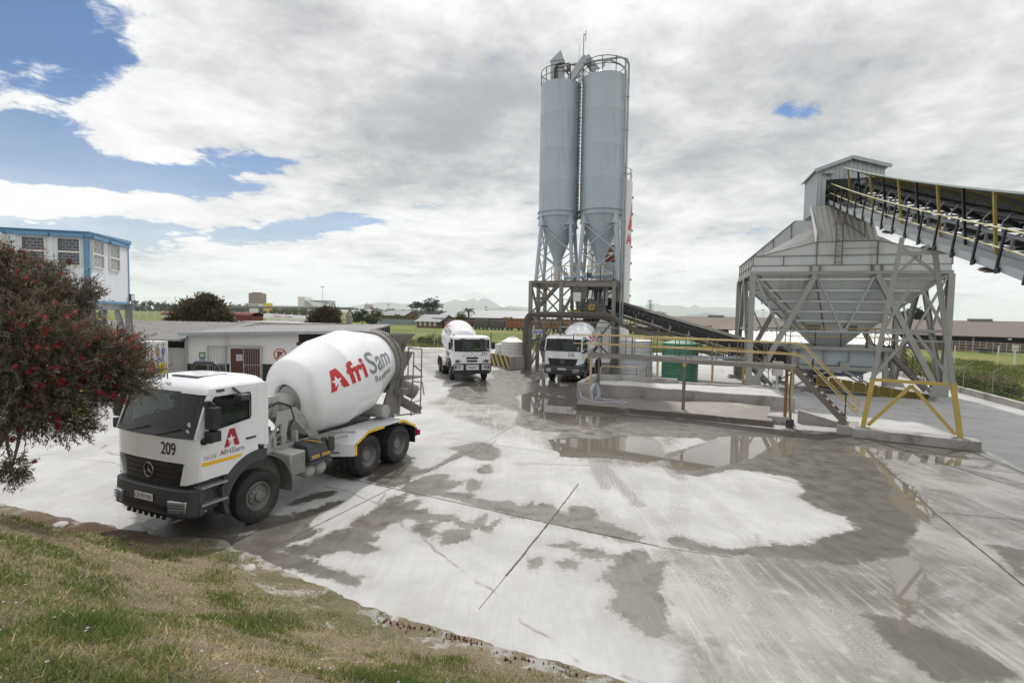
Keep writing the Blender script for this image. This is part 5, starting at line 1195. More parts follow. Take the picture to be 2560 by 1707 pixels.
b = MB(); b.tube((4.75, .5, 7.35), (6.3, .5, 7.5), .20, 12); b.tube((2.6, .6, 7.2), (4.3, .5, 7.3), .16, 12); b.tube((3.7, .55, 7.2), (3.2, 1.6, 8.4), .15, 12); b.build('screw_conveyor', M['silo'], TOWER, 50)
b = MB(); b.box(5.2, 6.3, 2.6, 3.6, 7.0, 8.6); b.box(4.9, 5.3, 1.6, 2.1, 7.4, 8.6); b.build('weigh_hopper', M['silo'], TOWER, None, .02)
b = MB(); b.box(5.15, 6.25, 3.9, 4.0, 9.55, 10.15); b.box(5.15, 6.25, 3.9, 4.0, 8.7, 9.25); b.build('wind_board', M['copper'], TOWER)
b = MB(); b.box(4.3, 6.4, 3.4, 4.4, 9.28, 9.36); b.bar((4.4, 3.5, 7), (4.4, 3.5, 9.3), .08); b.bar((6.3, 3.5, 7), (6.3, 3.5, 9.3), .08); b.build('upper_platform', M['steel'], TOWER)
railing(TOWER, [(4.3, 3.4, 9.36), (6.4, 3.4, 9.36)], 1.0, .8, M['steel'], M['steel'], .02)
# ---- silos standing on the deck
def silo(cx, cy, r, top, label):
    t = thing('cement_silo', label, 'silo', tw(cx, cy, 6.99), TA, 'twin grey cement silos')
    Z0 = -6.99
    b = MB(); b.lathe([(r, 12.57), (r, 14.9), (r + .004, 14.905), (r + .004, 14.93), (r, 14.94), (r, 17.4), (r + .004, 17.405), (r + .004, 17.43), (r, 17.44), (r, 20.1), (r + .004, 20.105), (r + .004, 20.13), (r, 20.14), (r, top), (r - .05, top + .04), (0, top + .25)], (0, 0, Z0), (0, 0, 1), 64); b.build('silo_shell', M['silo'], t, 30)
    b = MB(); b.lathe([(.36, 8.3), (.36, 8.8), (.95, 10.3), (.955, 10.3), (.955, 10.33), (.965, 10.33), (r - .02, 12.05), (r, 12.2), (r, 12.57)], (0, 0, Z0), (0, 0, 1), 48); b.build('silo_cone', M['silo'], t, 30)
    b = MB()
    for z in (12.12, 12.5): b.lathe([(r, z), (r + .10, z), (r + .10, z + .07), (r, z + .07)], (0, 0, Z0), (0, 0, 1), 64, True)
    b.build('ring_beam', M['silo'], t, 30)
    for k in range(4):
        a = R(45 + 90 * k); ca, sa = math.cos(a), math.sin(a); s2 = 1.0 if k < 4 else 1
        p = (1.02 * r * ca, 1.02 * r * sa, 11.55 + Z0); q = (1.27 * r * ca, 1.27 * r * sa, 0)
        lg = MB().tube(q, p, .15, 14).build('leg', M['silo'], t, 50)
        tx = Vector((-sa, ca, 0)); o = Vector((ca, sa, 0)); m = MB()
        m.hexa([o * (1.10 * r) - tx * .32 + Vector((0, 0, 11.4 + Z0)), o * (1.10 * r) + tx * .32 + Vector((0, 0, 11.4 + Z0)), o * (.86 * r) + tx * .32 + Vector((0, 0, 11.4 + Z0)), o * (.86 * r) - tx * .32 + Vector((0, 0, 11.4 + Z0))],
               [o * (1.05 * r) - tx * .16 + Vector((0, 0, 12.12 + Z0)), o * (1.05 * r) + tx * .16 + Vector((0, 0, 12.12 + Z0)), o * (.95 * r) + tx * .16 + Vector((0, 0, 12.12 + Z0)), o * (.95 * r) - tx * .16 + Vector((0, 0, 12.12 + Z0))]).build('leg_bracket', M['silo'], lg)
    b = MB()
    f0, f1 = 1.06, 1.25
    for k in range(4):
        a, c = R(45 + 90 * k), R(135 + 90 * k); P_ = lambda an, t_: Vector((math.cos(an) * r * (1.27 - .25 * t_), math.sin(an) * r * (1.27 - .25 * t_), 4.5 * t_))
        for t0, t1 in ((.02, .5), (.5, .99)): b.tube(P_(a, t0), P_(c, t1), .05, 8); b.tube(P_(c, t0), P_(a, t1), .05, 8)
        b.tube(P_(a, .99), P_(c, .99), .05, 8)
    b.build('leg_bracing', M['silo'], t, 50)
    b = MB(); n = 40
    for z in (.55, 1.1): b.path([(r * .99 * math.cos(2 * math.pi * k / n), r * .99 * math.sin(2 * math.pi * k / n), top + z + Z0) for k in range(n)], .028, 6, True)
    for k in range(10): a = 2 * math.pi * (k + .5) / 10; b.tube((r * .99 * math.cos(a), r * .99 * math.sin(a), top + Z0), (r * .99 * math.cos(a), r * .99 * math.sin(a), top + 1.1 + Z0), .03, 6)
    b.build('guard_rail', M['darksteel'], t, 50)
    b = MB(); b.lathe([(.25, 7.0), (.30, 7.4), (.30, 8.3)], (0, 0, Z0), (0, 0, 1), 16); b.build('outlet_valve', M['tankwhite'], t, 40)
    return t
SL = silo(1.75, 2.0, 1.62, 22.55, 'left grey cement silo of the pair, gabled filter box on its roof')
SR = silo(5.2, 1.9, 1.70, 22.75, 'right grey cement silo of the pair, tall pipe running down its side')
# roof gear of the left silo
b = MB(); b.box(-.7, .3, -.95, -.1, 15.6, 17.25); b.prism([(-.76, 17.25), (.36, 17.25), (.1, 18.0)], lambda a, c, t_: (a, t_, c), -1.0, -.05); b.build('filter_box', M['galv'], SL)
b = MB(); b.path([(-.3, -1.05, 15.6), (-.3, -1.05, 16.6), (-.2, -1.05, 16.85), (0, -1.05, 16.95), (.4, -1.0, 16.9)], .09, 8); b.build('vent_bend', M['darksteel'], SL, 50)
b = MB()
for k in range(6): b.box(.35 + k * .1, .44 + k * .1, -.8, -.3, 16.6 - .12 * k, 16.63 - .12 * k)
b.box(.5, .8, -.7, -.3, 16.6, 17.1); b.bar((.3, -.8, 16.7), (1.0, -.8, 15.9), .05); b.bar((.3, -.3, 16.7), (1.0, -.3, 15.9), .05); b.build('roof_step', M['rusty'], SL)
b = MB(); b.bar((.9, -1.0, 15.6), (2.1, -.95, 17.25), .5, .5); b.bar((2.05, -.95, 17.25), (2.95, -.6, 16.1), .5, .5); b.build('linking_duct', M['galv'], SR, loc=(-3.45, .1, 0))
b = MB(); b.path([(-3.6, -.9, 16.75), (1.3, -1.3, 16.75), (1.75, -1.0, 16.7), (1.9, -.75, 16.4), (1.9, -.7, 15.5), (1.9, -.7, -3.5)], .085, 8); b.path([(0, -1.2, 16.2), (.1, -1.25, 16.6), (.5, -1.25, 16.65), (1.3, -1.1, 16.3), (1.68, -.95, 16.0), (1.72, -.8, 15.3), (1.72, -.8, -3.5)], .075, 8)
for z in (14, 11.5, 8.2, 4.5, .5): b.lathe([(.09, 0), (.13, 0), (.13, .05), (.09, .05)], (1.9, -.7, z), (0, 0, 1), 10, True); b.bar((1.6, -.6, z + .1), (1.95, -.7, z + .1), .05)
b.build('filling_pipe', M['galv'], SR, 50)
b = MB(); b.tube((-1.65, -.6, 15.5), (-1.6, -.6, 19.2), .028, 6); b.tube((-1.6, -.6, 19.0), (-1.45, -.6, 19.2), .02, 5); b.tube((-1.45, -.6, 18.6), (-1.45, -.6, 19.4), .025, 5); b.tube((-2.0, -.5, 15.5), (-1.95, -.5, 18.4), .012, 5); b.build('aerial', M['darksteel'], SR)
b = MB()
for x in (-1.86, -1.56): b.bar((x, -.95, 4.8), (x, -.95, 15.8), .05, .05)
for k in range(38): b.bar((-1.86, -.95, 4.9 + .285 * k), (-1.56, -.95, 4.9 + .285 * k), .03)
for k in range(9): b.path([(-1.86, -.95, 5.5 + 1.15 * k), (-1.95, -1.4, 5.5 + 1.15 * k), (-1.5, -1.4, 5.5 + 1.15 * k), (-1.56, -.95, 5.5 + 1.15 * k)], .015, 4)
b.build('cat_ladder', M['darksteel'], SR, loc=(.02, -.15, 0))
# ---- tall white silo behind the tower
wp = at(1519, 800, 52.0); WS = thing('white_silo', 'tall white silo with the red company emblem, half hidden behind the batching tower', 'silo', (wp.x, wp.y, -.02), 0)
b = MB(); pr_ = [(2.08, 0)]
for z in (2.5, 5, 7.5, 10, 12.5, 15): pr_ += [(2.08, z), (2.10, z + .01), (2.10, z + .06), (2.08, z + .07)]
b.lathe(pr_ + [(2.08, 17.3), (1.9, 17.45), (0, 17.7)], (0, 0, 0), (0, 0, 1), 56); wsil = b.build('silo_shell', M['silowhite'], WS, 30)
wf = lambda o: (lambda x, y: ((2.09 + o) * math.sin(R(66) + x / 2.1), -(2.09 + o) * math.cos(R(66) + x / 2.1), y))
body_, star_, wA = bigA(2.6)
decal_part('emblem', [dice(([(x - .8, y + 12.6) for x, y in body_[0]], body_[1]), .3)], wf(.02), M['red'], wsil); decal_part('emblem_star', [dice(([(x - .8, y + 12.6) for x, y in star_[0]], star_[1]), .3)], wf(.03), M['silowhite'], wsil)
decal_part('silo_lettering', [dice(fit2d(text2d('AfriSam', 1, .02), -1.05, 11.2, h=.95), .3)], wf(.02), M['red'], wsil)
b = MB(); b.box(.9, 1.3, -.9, -.4, 17.3, 18.6); b.prism([(.85, 18.6), (1.35, 18.6), (1.1, 19.1)], XZ, -.95, -.35)
b.build('vent_box', M['tankwhite'], WS)
b = MB()
for z in (17.9, 18.4): b.path([(2.0 * math.cos(2 * math.pi * k / 28), 2.0 * math.sin(2 * math.pi * k / 28), z) for k in range(28)], .025, 5, True)
for k in range(10): a = 2 * math.pi * k / 10; b.tube((2.0 * math.cos(a), 2.0 * math.sin(a), 17.3), (2.0 * math.cos(a), 2.0 * math.sin(a), 18.4), .025, 5)
b.build('guard_rail', M['darksteel'], WS)
b = MB()
for k in range(9): b.box(2.05, 2.2, -.3, -.15, 3 + 1.6 * k, 3.18 + 1.6 * k)
b.build('cable_clip', M['darksteel'], WS)
# ---- covered belt conveyor climbing to the tower (local x runs down the belt)
def conveyor_frame(H, T):
    d = (T - H); L = d.length; x = d.normalized(); y = Vector((-x.y, x.x, 0)).normalized() * -1; z = x.cross(y)
    if z.z < 0: z = -z; y = -y
    return Matrix(((x.x, y.x, z.x, H.x), (x.y, y.y, z.y, H.y), (x.z, y.z, z.z, H.z), (0, 0, 0, 1))), L
H2, T2 = Vector((7.3, 43.0, 5.05)), Vector((18.6, 31.35, .95))
mx, L2 = conveyor_frame(H2, T2)
CV2 = thing('belt_conveyor', 'black covered belt conveyor slanting from the hopper gate up to the batching tower', 'conveyor'); CV2.matrix_world = mx
vy = 1 if (mx.to_3x3() @ Vector((0, 1, 0))).y < 0 else -1     # side facing the yard
b = MB(); b.box(-.3, L2 + .6, -.36, .36, .06, .11); b.box(-.3, L2 + .6, -.36, .36, -.32, -.28); b.build('belt', M['belt'], CV2)
b = MB(); n = int(L2 / .22)
for i in range(n):
    x0, x1 = i * .22, i * .22 + .2; rr = .015 * (i % 2)
    pr_ = [(.56 + rr, .02), (.58 + rr, .45), (.45, .72), (.2, .82), (-.2, .82), (-.45, .72), (-.58 - rr, .45)]
    m_ = len(pr_); b.add([(x, y * vy, z) for x in (x0, x1 + .02) for y, z in pr_], [(k, k + 1, m_ + k + 1, m_ + k) for k in range(m_ - 1)])
b.build('belt_cover', M['belt'], CV2, fix=False)
b = MB(); b.box(0, L2, -.14, .14, .825, .85); b.bar((0, vy * .5, .75), (L2, vy * .5, .75), .12, .03); b.build('cover_ridge', M['post'], CV2)
b = MB()
for y in (-.5, .5):
    b.bar((-.2, y, -.12), (L2 + .4, y, -.12), .06, .10); b.bar((.2, y, -.75), (L2 * .72, y, -.62), .05, .08)
    nb = int(L2 / 1.35)
    for k in range(nb):
        x = .4 + 1.35 * k
        b.bar((x, y, -.12), (x + .1, y, .8), .035, .05)
        if k < nb * .7: b.bar((x, y, -.14), (x, y, -.72), .05); b.bar((x, y, -.72), (x + 1.3, y, -.16), .045)
b.build('truss', M['post'], CV2)
b = MB()
for k in range(int(L2 / 1.5)):
    x = .8 + 1.5 * k; b.bar((x, vy * .58, -.2), (x, vy * .58, .28), .07, .05); b.bar((x - .1, vy * .58, -.02), (x + .12, vy * .62, .12), .05); b.tube((x, vy * .55, .24), (x, vy * .66, .24), .05, 8)
b.build('idler_bracket', M['galv'], CV2)
b = MB()
for k in range(5): b.path([(-.1, vy * (.62 + .02 * k), -.55 - .07 * k), (L2 * .25, vy * (.62 + .02 * k), -.72 - .06 * k), (L2 * .5, vy * .62, -.68 - .06 * k), (L2 * .8, vy * .62, -.6 - .05 * k)], .035, 5)
b.build('cable_run', M['post'], CV2)
for f, hz in ((.42, 1), (.74, 1)):
    p = Vector((L2 * f, 0, -.7 if f < .72 else -.2)); wpnt = mx @ p; iv = mx.inverted(); m = MB()
    for y in (-.5, .5): a = mx @ Vector((p.x, y, p.z)); m.bar(iv @ a, iv @ Vector((a.x, a.y, 0)), .10)
    m.build('support_leg', M['yellow'], CV2)
# ---- tanks
def ribbed_tank(name, label, px, Y, r, h, m, ribs=11, seam=False, dome=.18, group=None):
    p = at(px, 800, Y); t = thing(name, label, 'tank', (p.x, p.y, 0), 0, group); b = MB(); pr_ = []
    for k in range(ribs): z0, z1 = h * k / ribs, h * (k + 1) / ribs; pr_ += [(r, z0 + .02), (r, z1 - .045), (r + .018, z1 - .03), (r + .018, z1 - .01)]
    b.lathe([(0, .0)] + pr_ + [(r * .97, h), (r * .4, h + dome), (0, h + dome)], (0, 0, 0), (0, 0, 1), 40); b.build('tank_body', m, t, 35)
    b = MB(); b.lathe([(.3, h + dome - .03), (.3, h + dome + .08), (0, h + dome + .1)], (0, 0, 0), (0, 0, 1), 20); b.build('tank_lid', m, t, 40); return t
TG = ribbed_tank('water_tank', 'pale grey ribbed plastic tank behind the walkway railing', 1592, 36.1, 1.13, 2.62, M['tankgrey'], 12)
TN = ribbed_tank('water_tank', 'dark green plastic tank behind the walkway railing', 1703, 34.9, 1.17, 2.55, M['tankgreen'], 10)
MB().box(-.18, .18, -1.2, -1.17, 1.55, 1.75).build('tank_label', M['cream'], TN)
# ---- bund wall with hazard stripes left of the tower, and two pale tanks inside
c0, c1, c2 = G(1278.5, 924.5), G(1225, 912.5), G(1318, 921); hb = 1.02
BW = thing('bund_wall', 'low concrete bund wall, its left face painted with black and yellow hazard stripes', 'wall', (0, 0, 0))
def wallseg(b, a, c, th, z0, z1):
    a, c = V3(a), V3(c); d = (c - a); d.z = 0; n_ = Vector((-d.y, d.x, 0)).normalized() * th
    b.hexa([(a.x, a.y, z0), (c.x, c.y, z0), (c.x + n_.x, c.y + n_.y, z0), (a.x + n_.x, a.y + n_.y, z0)], [(a.x, a.y, z1), (c.x, c.y, z1), (c.x + n_.x, c.y + n_.y, z1), (a.x + n_.x, a.y + n_.y, z1)])
b = MB(); wallseg(b, c0, c2, .2, -.02, hb); c3 = c0 + (c1 - c0) * 1.35; dirL = (c1 - c0).normalized(); wallseg(b, c1 + (c1 - c0) * .1, c0 + dirL * .2 * 1.05, .2, -.02, hb); b.build('wall', M['concrete'], BW)
d_ = (c0 - c1); L_ = d_.length; d_.normalize(); nrm = Vector((d_.y, -d_.x, 0)).normalized()
if nrm.y > 0: nrm = -nrm
pf = lambda x, y: c1 + d_ * x + nrm * .012 + Vector((0, 0, y))
def clip_band(x0, wd, sl):
    pts = [(x0, hb - .02), (x0 + wd, hb - .02), (x0 + wd + sl, .06), (x0 + sl, .06)]
    return [(min(max(x, 0.02), L_ - .02), y) for x, y in pts]
decal_part('yellow_paint', [([(0, .05), (L_, .05), (L_, hb), (0, hb)], [(0, 1, 2, 3)])], lambda x, y: c1 + d_ * x + nrm * .006 + Vector((0, 0, y)), M['yellow'], BW)
decal_part('black_stripe', [(clip_band(-.5 + .86 * k, .40, .75), [(0, 1, 2, 3)]) for k in range(8) if -.5 + .86 * k < L_ - .1], pf, M['ink'], BW)
ribbed_tank('pale_tank', 'off white ribbed tank with a cross-ribbed lid inside the bund wall', 1282, 42.6, .92, 2.05, M['tankwhite'], 8, dome=.32)
q = ribbed_tank('pale_tank', 'smaller off white tank standing in front of the ribbed one in the bund', 1256, 43.4, .58, 1.78, M['tankwhite'], 3, dome=.05)
pz = at(1308, 905, 41.0)
b = MB()
for k in range(3): b.box(-1.1 + k * .9, -.3 + k * .9, -.4, .4, 0, .8)
b.build('concrete_block', M['concrete'], None, None, .03, loc=(c1.x - .7, c1.y + 2.2, 0)); tag(bpy.data.objects['concrete_block'], 'row of grey concrete blocks behind the striped wall', 'block')
# ------------------------------------------------------------------ aggregate hopper (local: x along the front, y towards the back)
HA = R(-17.5); HO = Vector((13.96, 30.5, 0))
HOP = thing('aggregate_hopper', 'big grey inverted-pyramid aggregate hopper on splayed steel legs, gravel heaped inside', 'hopper', HO, HA)
def hp(x, y, z): return Vector((HO.x + x * math.cos(HA) - y * math.sin(HA), HO.y + x * math.sin(HA) + y * math.cos(HA), z))
W_, D_ = 9.62, 6.9
for x in (0.02, W_ - .02):
    for y in (0.02, D_ - .02): MB().ibeam((x, y, .25), (x, y, 6.8), .30, .30, .022, up=(0, 1, 0)).build('column', M['steel'], HOP)
b = MB()
for x in (0.02, W_ - .02):
    for y in (0.02, D_ - .02):
        sx_ = 1 if x < 1 else -1; b.hexa([(x - .55, y - .5, -.02), (x + .55, y - .5, -.02), (x + .55, y + .5, -.02), (x - .55, y + .5, -.02)], [(x - .42, y - .4, .25), (x + .42, y - .4, .25), (x + .42, y + .4, .25), (x - .42, y + .4, .25)])
b.build('footing', M['concrete'], HOP, None, .02)
for y, k in ((0.02, -1), (D_ - .02, 1)):
    for x0, x1 in ((.22, 3.25), (W_ - .22, 6.25)): MB().ibeam((x0, y + .0, .30), (x1, y, 6.78), .28, .28, .022, up=(0, 1, 0)).build('raking_leg', M['steel'], HOP)
for x in (0.02, W_ - .02):
    for y0, y1 in ((.25, 3.3), (D_ - .25, 3.6)): MB().ibeam((x, y0, .3), (x, y1, 6.78), .24, .24, .02, up=(1, 0, 0)).build('raking_leg', M['steel'], HOP)
b = MB()
for x in (0.02, W_ - .02):
    sx_ = .22 if x < 1 else -.22
    for y in (.02, D_ - .02):
        pts = [(x - .12, y, .25), (x + sx_ * 3.2, y, .25), (x + sx_ * 2.6, y, .95), (x - .12, y, .95)]; b.prism([(p[0], p[2]) for p in pts], XZ, y - .16, y - .145)
b.build('gusset_plate', M['steel'], HOP)
b = MB()
for y in (-.02, D_ + .02):
    for p, q in (((.15, 6.7), (1.55, 3.62)), ((3.4, 6.65), (4.65, 3.72)), ((6.1, 6.65), (4.85, 3.72)), ((W_ - .15, 6.7), (W_ - 1.55, 3.62))): b.bar((p[0], y, p[1]), (q[0], y, q[1]), .10, .10)
    b.bar((1.3, y, 3.6), (W_ - 1.3, y, 3.6), .14, .10); b.box(4.55, 4.95, y - .05, y + .05, 3.55, 3.78)
for x in (0.0, W_): b.bar((x, .15, 6.7), (x, 2.0, 3.6), .1); b.bar((x, D_ - .15, 6.7), (x, D_ - 2.0, 3.6), .1); b.bar((x, 1.5, 3.6), (x, D_ - 1.5, 3.6), .12)
b.build('tie_brace', M['galv'], HOP)
# bin: skirt, rim and sloping sides
b = MB()
b.box(-.06, W_ + .06, -.10, .10, 6.80, 6.98); b.box(-.06, W_ + .06, D_ - .1, D_ + .1, 6.80, 6.98); b.box(-.10, .10, .102, D_ - .102, 6.80, 6.98); b.box(W_ - .1, W_ + .1, .102, D_ - .102, 6.80, 6.98)
b.build('ring_beam', M['steel'], HOP)
b = MB()
for (x0, x1, y0, y1) in ((0, W_, -.01, .01), (0, W_, D_ - .01, D_ + .01), (-.01, .01, .012, D_ - .012), (W_ - .01, W_ + .01, .012, D_ - .012)): b.box(x0, x1, y0, y1, 6.982, 7.84)
b.build('rim_plate', M['hopper'], HOP)
b = MB()
for z, o in ((7.84, .06), (7.30, .05)):
    b.box(-o, W_ + o, -o, -.012, z, z + .035); b.box(-o, -.012, -.012, D_ + o, z, z + .035); b.box(W_ + .012, W_ + o, -.012, D_ + o, z, z + .035)
for x in (0.0, 1.6, 3.27, 6.22, 8.2, W_): b.box(x - .03, x + .03, -.045, -.012, 7.34, 7.83)
for y in (0.6, 1.7, 2.9, 4.1, 5.4, 6.6): b.box(-.045, -.012, y - .03, y + .03, 6.99, 7.83); b.box(W_ + .012, W_ + .045, y - .03, y + .03, 6.99, 7.83)
for x in (3.0, 3.45, 6.0, 6.45): b.box(x - .05, x + .05, -.14, -.03, 6.98, 7.32)
b.build('rim_stiffener', M['rusty'], HOP)
TOPR = [(.12, .12), (W_ - .12, .12), (W_ - .12, D_ - .12), (.12, D_ - .12)]; BOTR = [(3.3, 2.0), (6.32, 2.0), (6.32, 4.9), (3.3, 4.9)]
ZT, ZB = 6.80, 3.58
def pyr(i, t_): return V3((TOPR[i][0] + (BOTR[i][0] - TOPR[i][0]) * t_, TOPR[i][1] + (BOTR[i][1] - TOPR[i][1]) * t_, ZT + (ZB - ZT) * t_))
b = MB(); b.hexa([pyr(i, 1) for i in range(4)], [pyr(i, 0) for i in range(4)]); b.build('sloping_side', M['hopper'], HOP)
b = MB()
for t_ in (.07, .26, .45, .63, .80):
    for i in range(4):
        p, q = pyr(i, t_), pyr((i + 1) % 4, t_); mid = (p + q) / 2 - Vector((W_ / 2, D_ / 2, 0)); o = Vector((math.copysign(.06, mid.x), 0, 0)) if i % 2 else Vector((0, math.copysign(.06, mid.y), 0))
        b.bar(p + o * 1.7, q + o * 1.7, .24, .03); b.bar(p + o * 3.4 + Vector((0, 0, -.04)), q + o * 3.4 + Vector((0, 0, -.04)), .03, .12)
b.build('side_stiffener', M['hopper'], HOP)
b = MB()
for i in range(4):
    for f in (-.25, .25):
        e = (pyr((i + 1) % 4, 0) - pyr(i, 0)).normalized() * f; b.bar(pyr(i, .02) + e, pyr(i, 1) + e, .10, .10)
    for t_ in (.18, .36, .54, .72, .9): u_ = (pyr((i + 1) % 4, t_) - pyr(i, t_)).normalized(); v__ = (pyr(i - 1, t_) - pyr(i, t_)).normalized(); b.bar(pyr(i, t_) + u_ * .3 + Vector((0, 0, .02)), pyr(i, t_) + v__ * .3 + Vector((0, 0, .02)), .07, .06)
b.build('corner_stiffener', M['steel'], HOP)
b = MB()
for f in (.335, .655): p, q = pyr(0, .02).lerp(pyr(1, .02), f), pyr(0, 1).lerp(pyr(1, 1), f); b.bar(p + Vector((0, -.04, 0)), q + Vector((0, -.04, 0)), .05, .05)
b.build('rusty_seam', M['rusty'], HOP)
p, q = pyr(0, .795).lerp(pyr(1, .795), .04), pyr(0, .795).lerp(pyr(1, .795), .96); MB().bar(p + Vector((0, -.13, -.08)), q + Vector((0, -.13, -.08)), .10, .10).build('yellow_beam', M['yellow'], HOP)
b = MB(); b.hexa([(4.0, 2.7, 2.75), (5.62, 2.7, 2.75), (5.62, 4.2, 2.75), (4.0, 4.2, 2.75)], [(3.32, 2.02, 3.57), (6.3, 2.02, 3.57), (6.3, 4.88, 3.57), (3.32, 4.88, 3.57)]); b.box(4.1, 5.5, 2.75, 4.15, 2.2, 2.75); b.build('outlet_gate', M['hopper'], HOP)
b = MB()
for x in (3.7, 5.6): b.box(x - .35, x + .35, 1.78, 1.86, 3.66, 4.0)
b.box(4.95, 5.15, 1.55, 1.7, 4.45, 4.6); b.bar((4.4, 1.75, 4.3), (5.2, 1.75, 4.4), .05); b.build('inspection_hatch', M['rusty'], HOP)
# raised boards, gable back wall, gravel
b = MB(); b.prism([(.35, 7.878), (3.27, 8.60), (6.22, 8.60), (W_ - .35, 7.878)], XZ, 0.0, .025); b.build('front_board', M['hopper'], HOP)
b = MB()
for p, q in (((.35, 7.87), (3.27, 8.60)), ((3.27, 8.60), (6.22, 8.60)), ((6.22, 8.60), (W_ - .35, 7.87))): b.bar((p[0], 0, p[1] + .02), (q[0], 0, q[1] + .02), .08, .035)
for x in (3.27, 6.22): b.bar((x, -.035, 7.88), (x, -.035, 8.60), .06, .06)
b.bar((4.45, -.02, 8.22), (6.2, -.02, 8.22), .025, .02)
b.build('board_edge', M['rusty'], HOP)
b = MB(); b.prism([(0, 7.85), (W_, 7.85), (6.9, 10.95), (6.9, 11.0), (3.4, 11.0), (3.4, 10.95)], XZ, D_ - .01, D_ + .02)
b.build('gable_wall', M['hopper'], HOP)
b = MB()
for x, z in ((1.0, 8.75), (2.1, 9.8), (3.2, 10.75), (7.2, 10.6), (8.3, 9.4)): b.bar((x, D_ - .05, 7.86), (x, D_ - .05, z), .05, .06)
b.bar((-.02, D_ - .03, 7.88), (3.4, D_ - .03, 10.97), .09, .06); b.bar((W_ + .02, D_ - .03, 7.88), (6.9, D_ - .03, 10.97), .09, .06); b.build('gable_edge', M['rusty'], HOP)
b = MB(); nxg = np.linspace(.06, W_ - .06, 64); nyg = np.linspace(.06, D_ - .06, 46)
def heap(x, y):
    r_ = math.hypot((x - 5.0) * .92, (y - 3.9) * 1.05); z = 10.75 - .66 * r_ + .10 * mnoise.fractal((x * 1.6, y * 1.6, 3), 1, 2, 4)
    f = 7.9 + .72 * min(1, max(0, min(x - .3, W_ - .3 - x) / 2.9)); e = min(y, 1.2) / 1.2
    return (x, y, max(7.4, min(z, f - .12 + 3.2 * e * (1 if y > 0 else 0) + max(0, y - 1.2) * .9)))
b.grid(heap, nxg, nyg); b.build('gravel', M['gravel'], HOP, 60)
# corrugated chute hood between the front board and the transfer house
b = MB(); b.sheet((3.25, .03, 8.63), (3.0, 0, 0), (0, 1.75, 2.3), .27, .055, trap=True); b.build('chute_hood', M['claddirty'], HOP, fix=False)
b = MB(); b.prism([(0.0, 8.58), (-.1, 9.15), (1.7, 11.0), (1.8, 10.9), (.1, 8.62)], lambda a, c, t_: (t_, a + .05, c), 3.21, 3.24); b.build('hood_side', M['plaster'], HOP)
b = MB()
for x in (4.15, 4.48): b.bar((x, -.16, 7.3), (x, -.16, 11.2), .05, .05)
for k in range(13): b.bar((4.15, -.16, 7.45 + .3 * k), (4.48, -.16, 7.45 + .3 * k), .03)
b.bar((4.55, .2, 10.3), (5.6, .2, 10.3), .05); b.bar((4.55, .05, 9.7), (5.6, .15, 8.95), .05); b.bar((5.6, .1, 8.7), (5.6, .3, 10.9), .05)
b.build('cat_ladder', M['post'], HOP)
# ---- transfer house on top
TH = thing('transfer_house', 'small gabled sheet metal house on top of the aggregate hopper where the conveyor ends', 'conveyor house', hp(3.55, 1.85, 10.75), HA)
b = MB(); hw = 3.4; hl = 3.3
b.sheet((0, hl, -.1), (0, -hl, 0), (0, 0, 2.42), .28, .03); b.sheet((hw, 0, 1.4), (0, hl, 0), (0, 0, .9), .28, .03); b.build('side_wall', M['cladding'], TH, fix=False)
b = MB()
n = 15
for k in range(n):
    x0, x1 = hw * k / n, hw * (k + .92) / n; zt = lambda x: 2.32 + .56 * (1 - abs(x - hw / 2) / (hw / 2))
    zb = 1.72 if x0 > .25 else 0
    b.prism([(x0, zb), (x1, zb), (x1, zt(x1)), (x0, zt(x0))], XZ, -.02 - .02 * (k % 2), .0)
b.build('gable_front', M['cladding'], TH)
b = MB(); b.box(0, hw, hl, hl + .02, 0, 2.3); b.prism([(0, 2.3), (hw, 2.3), (hw / 2, 2.86)], XZ, hl, hl + .02); b.box(0.05, hw - .05, .5, hl, -.1, -.02); b.build('back_wall', M['cladding'], TH)
b = MB()
for sg in (0, 1):
    xe, xm = (-.2, hw / 2) if sg == 0 else (hw + .2, hw / 2)
    b.hexa([(xe, -.28, 2.27), (xm, -.28, 2.92), (xm, hl + .2, 2.92), (xe, hl + .2, 2.27)], [(xe, -.28, 2.31), (xm, -.28, 2.96), (xm, hl + .2, 2.96), (xe, hl + .2, 2.31)])
b.build('roof', M['cladding'], TH)
b = MB(); b.bar((-.22, -.31, 2.22), (hw / 2, -.31, 2.87), .05, .20); b.bar((hw / 2, -.31, 2.87), (hw + .22, -.31, 2.22), .05, .20); b.build('barge_board', M['galv'], TH)
b = MB(); b.box(-.03, .05, -.03, .05, -.1, 2.3); b.bar((.05, .3, 2.2), (.5, -.4, 2.05), .10); b.box(.35, .75, -.35, -.1, 1.98, 2.14); b.build('corner_trim', M['galv'], TH)
b = MB(); b.tube((.8, 1.2, 1.0), (2.6, 1.2, 1.0), .38, 16); b.box(.3, .6, .9, 1.5, .5, 1.3); b.build('head_pulley', M['darksteel'], TH)
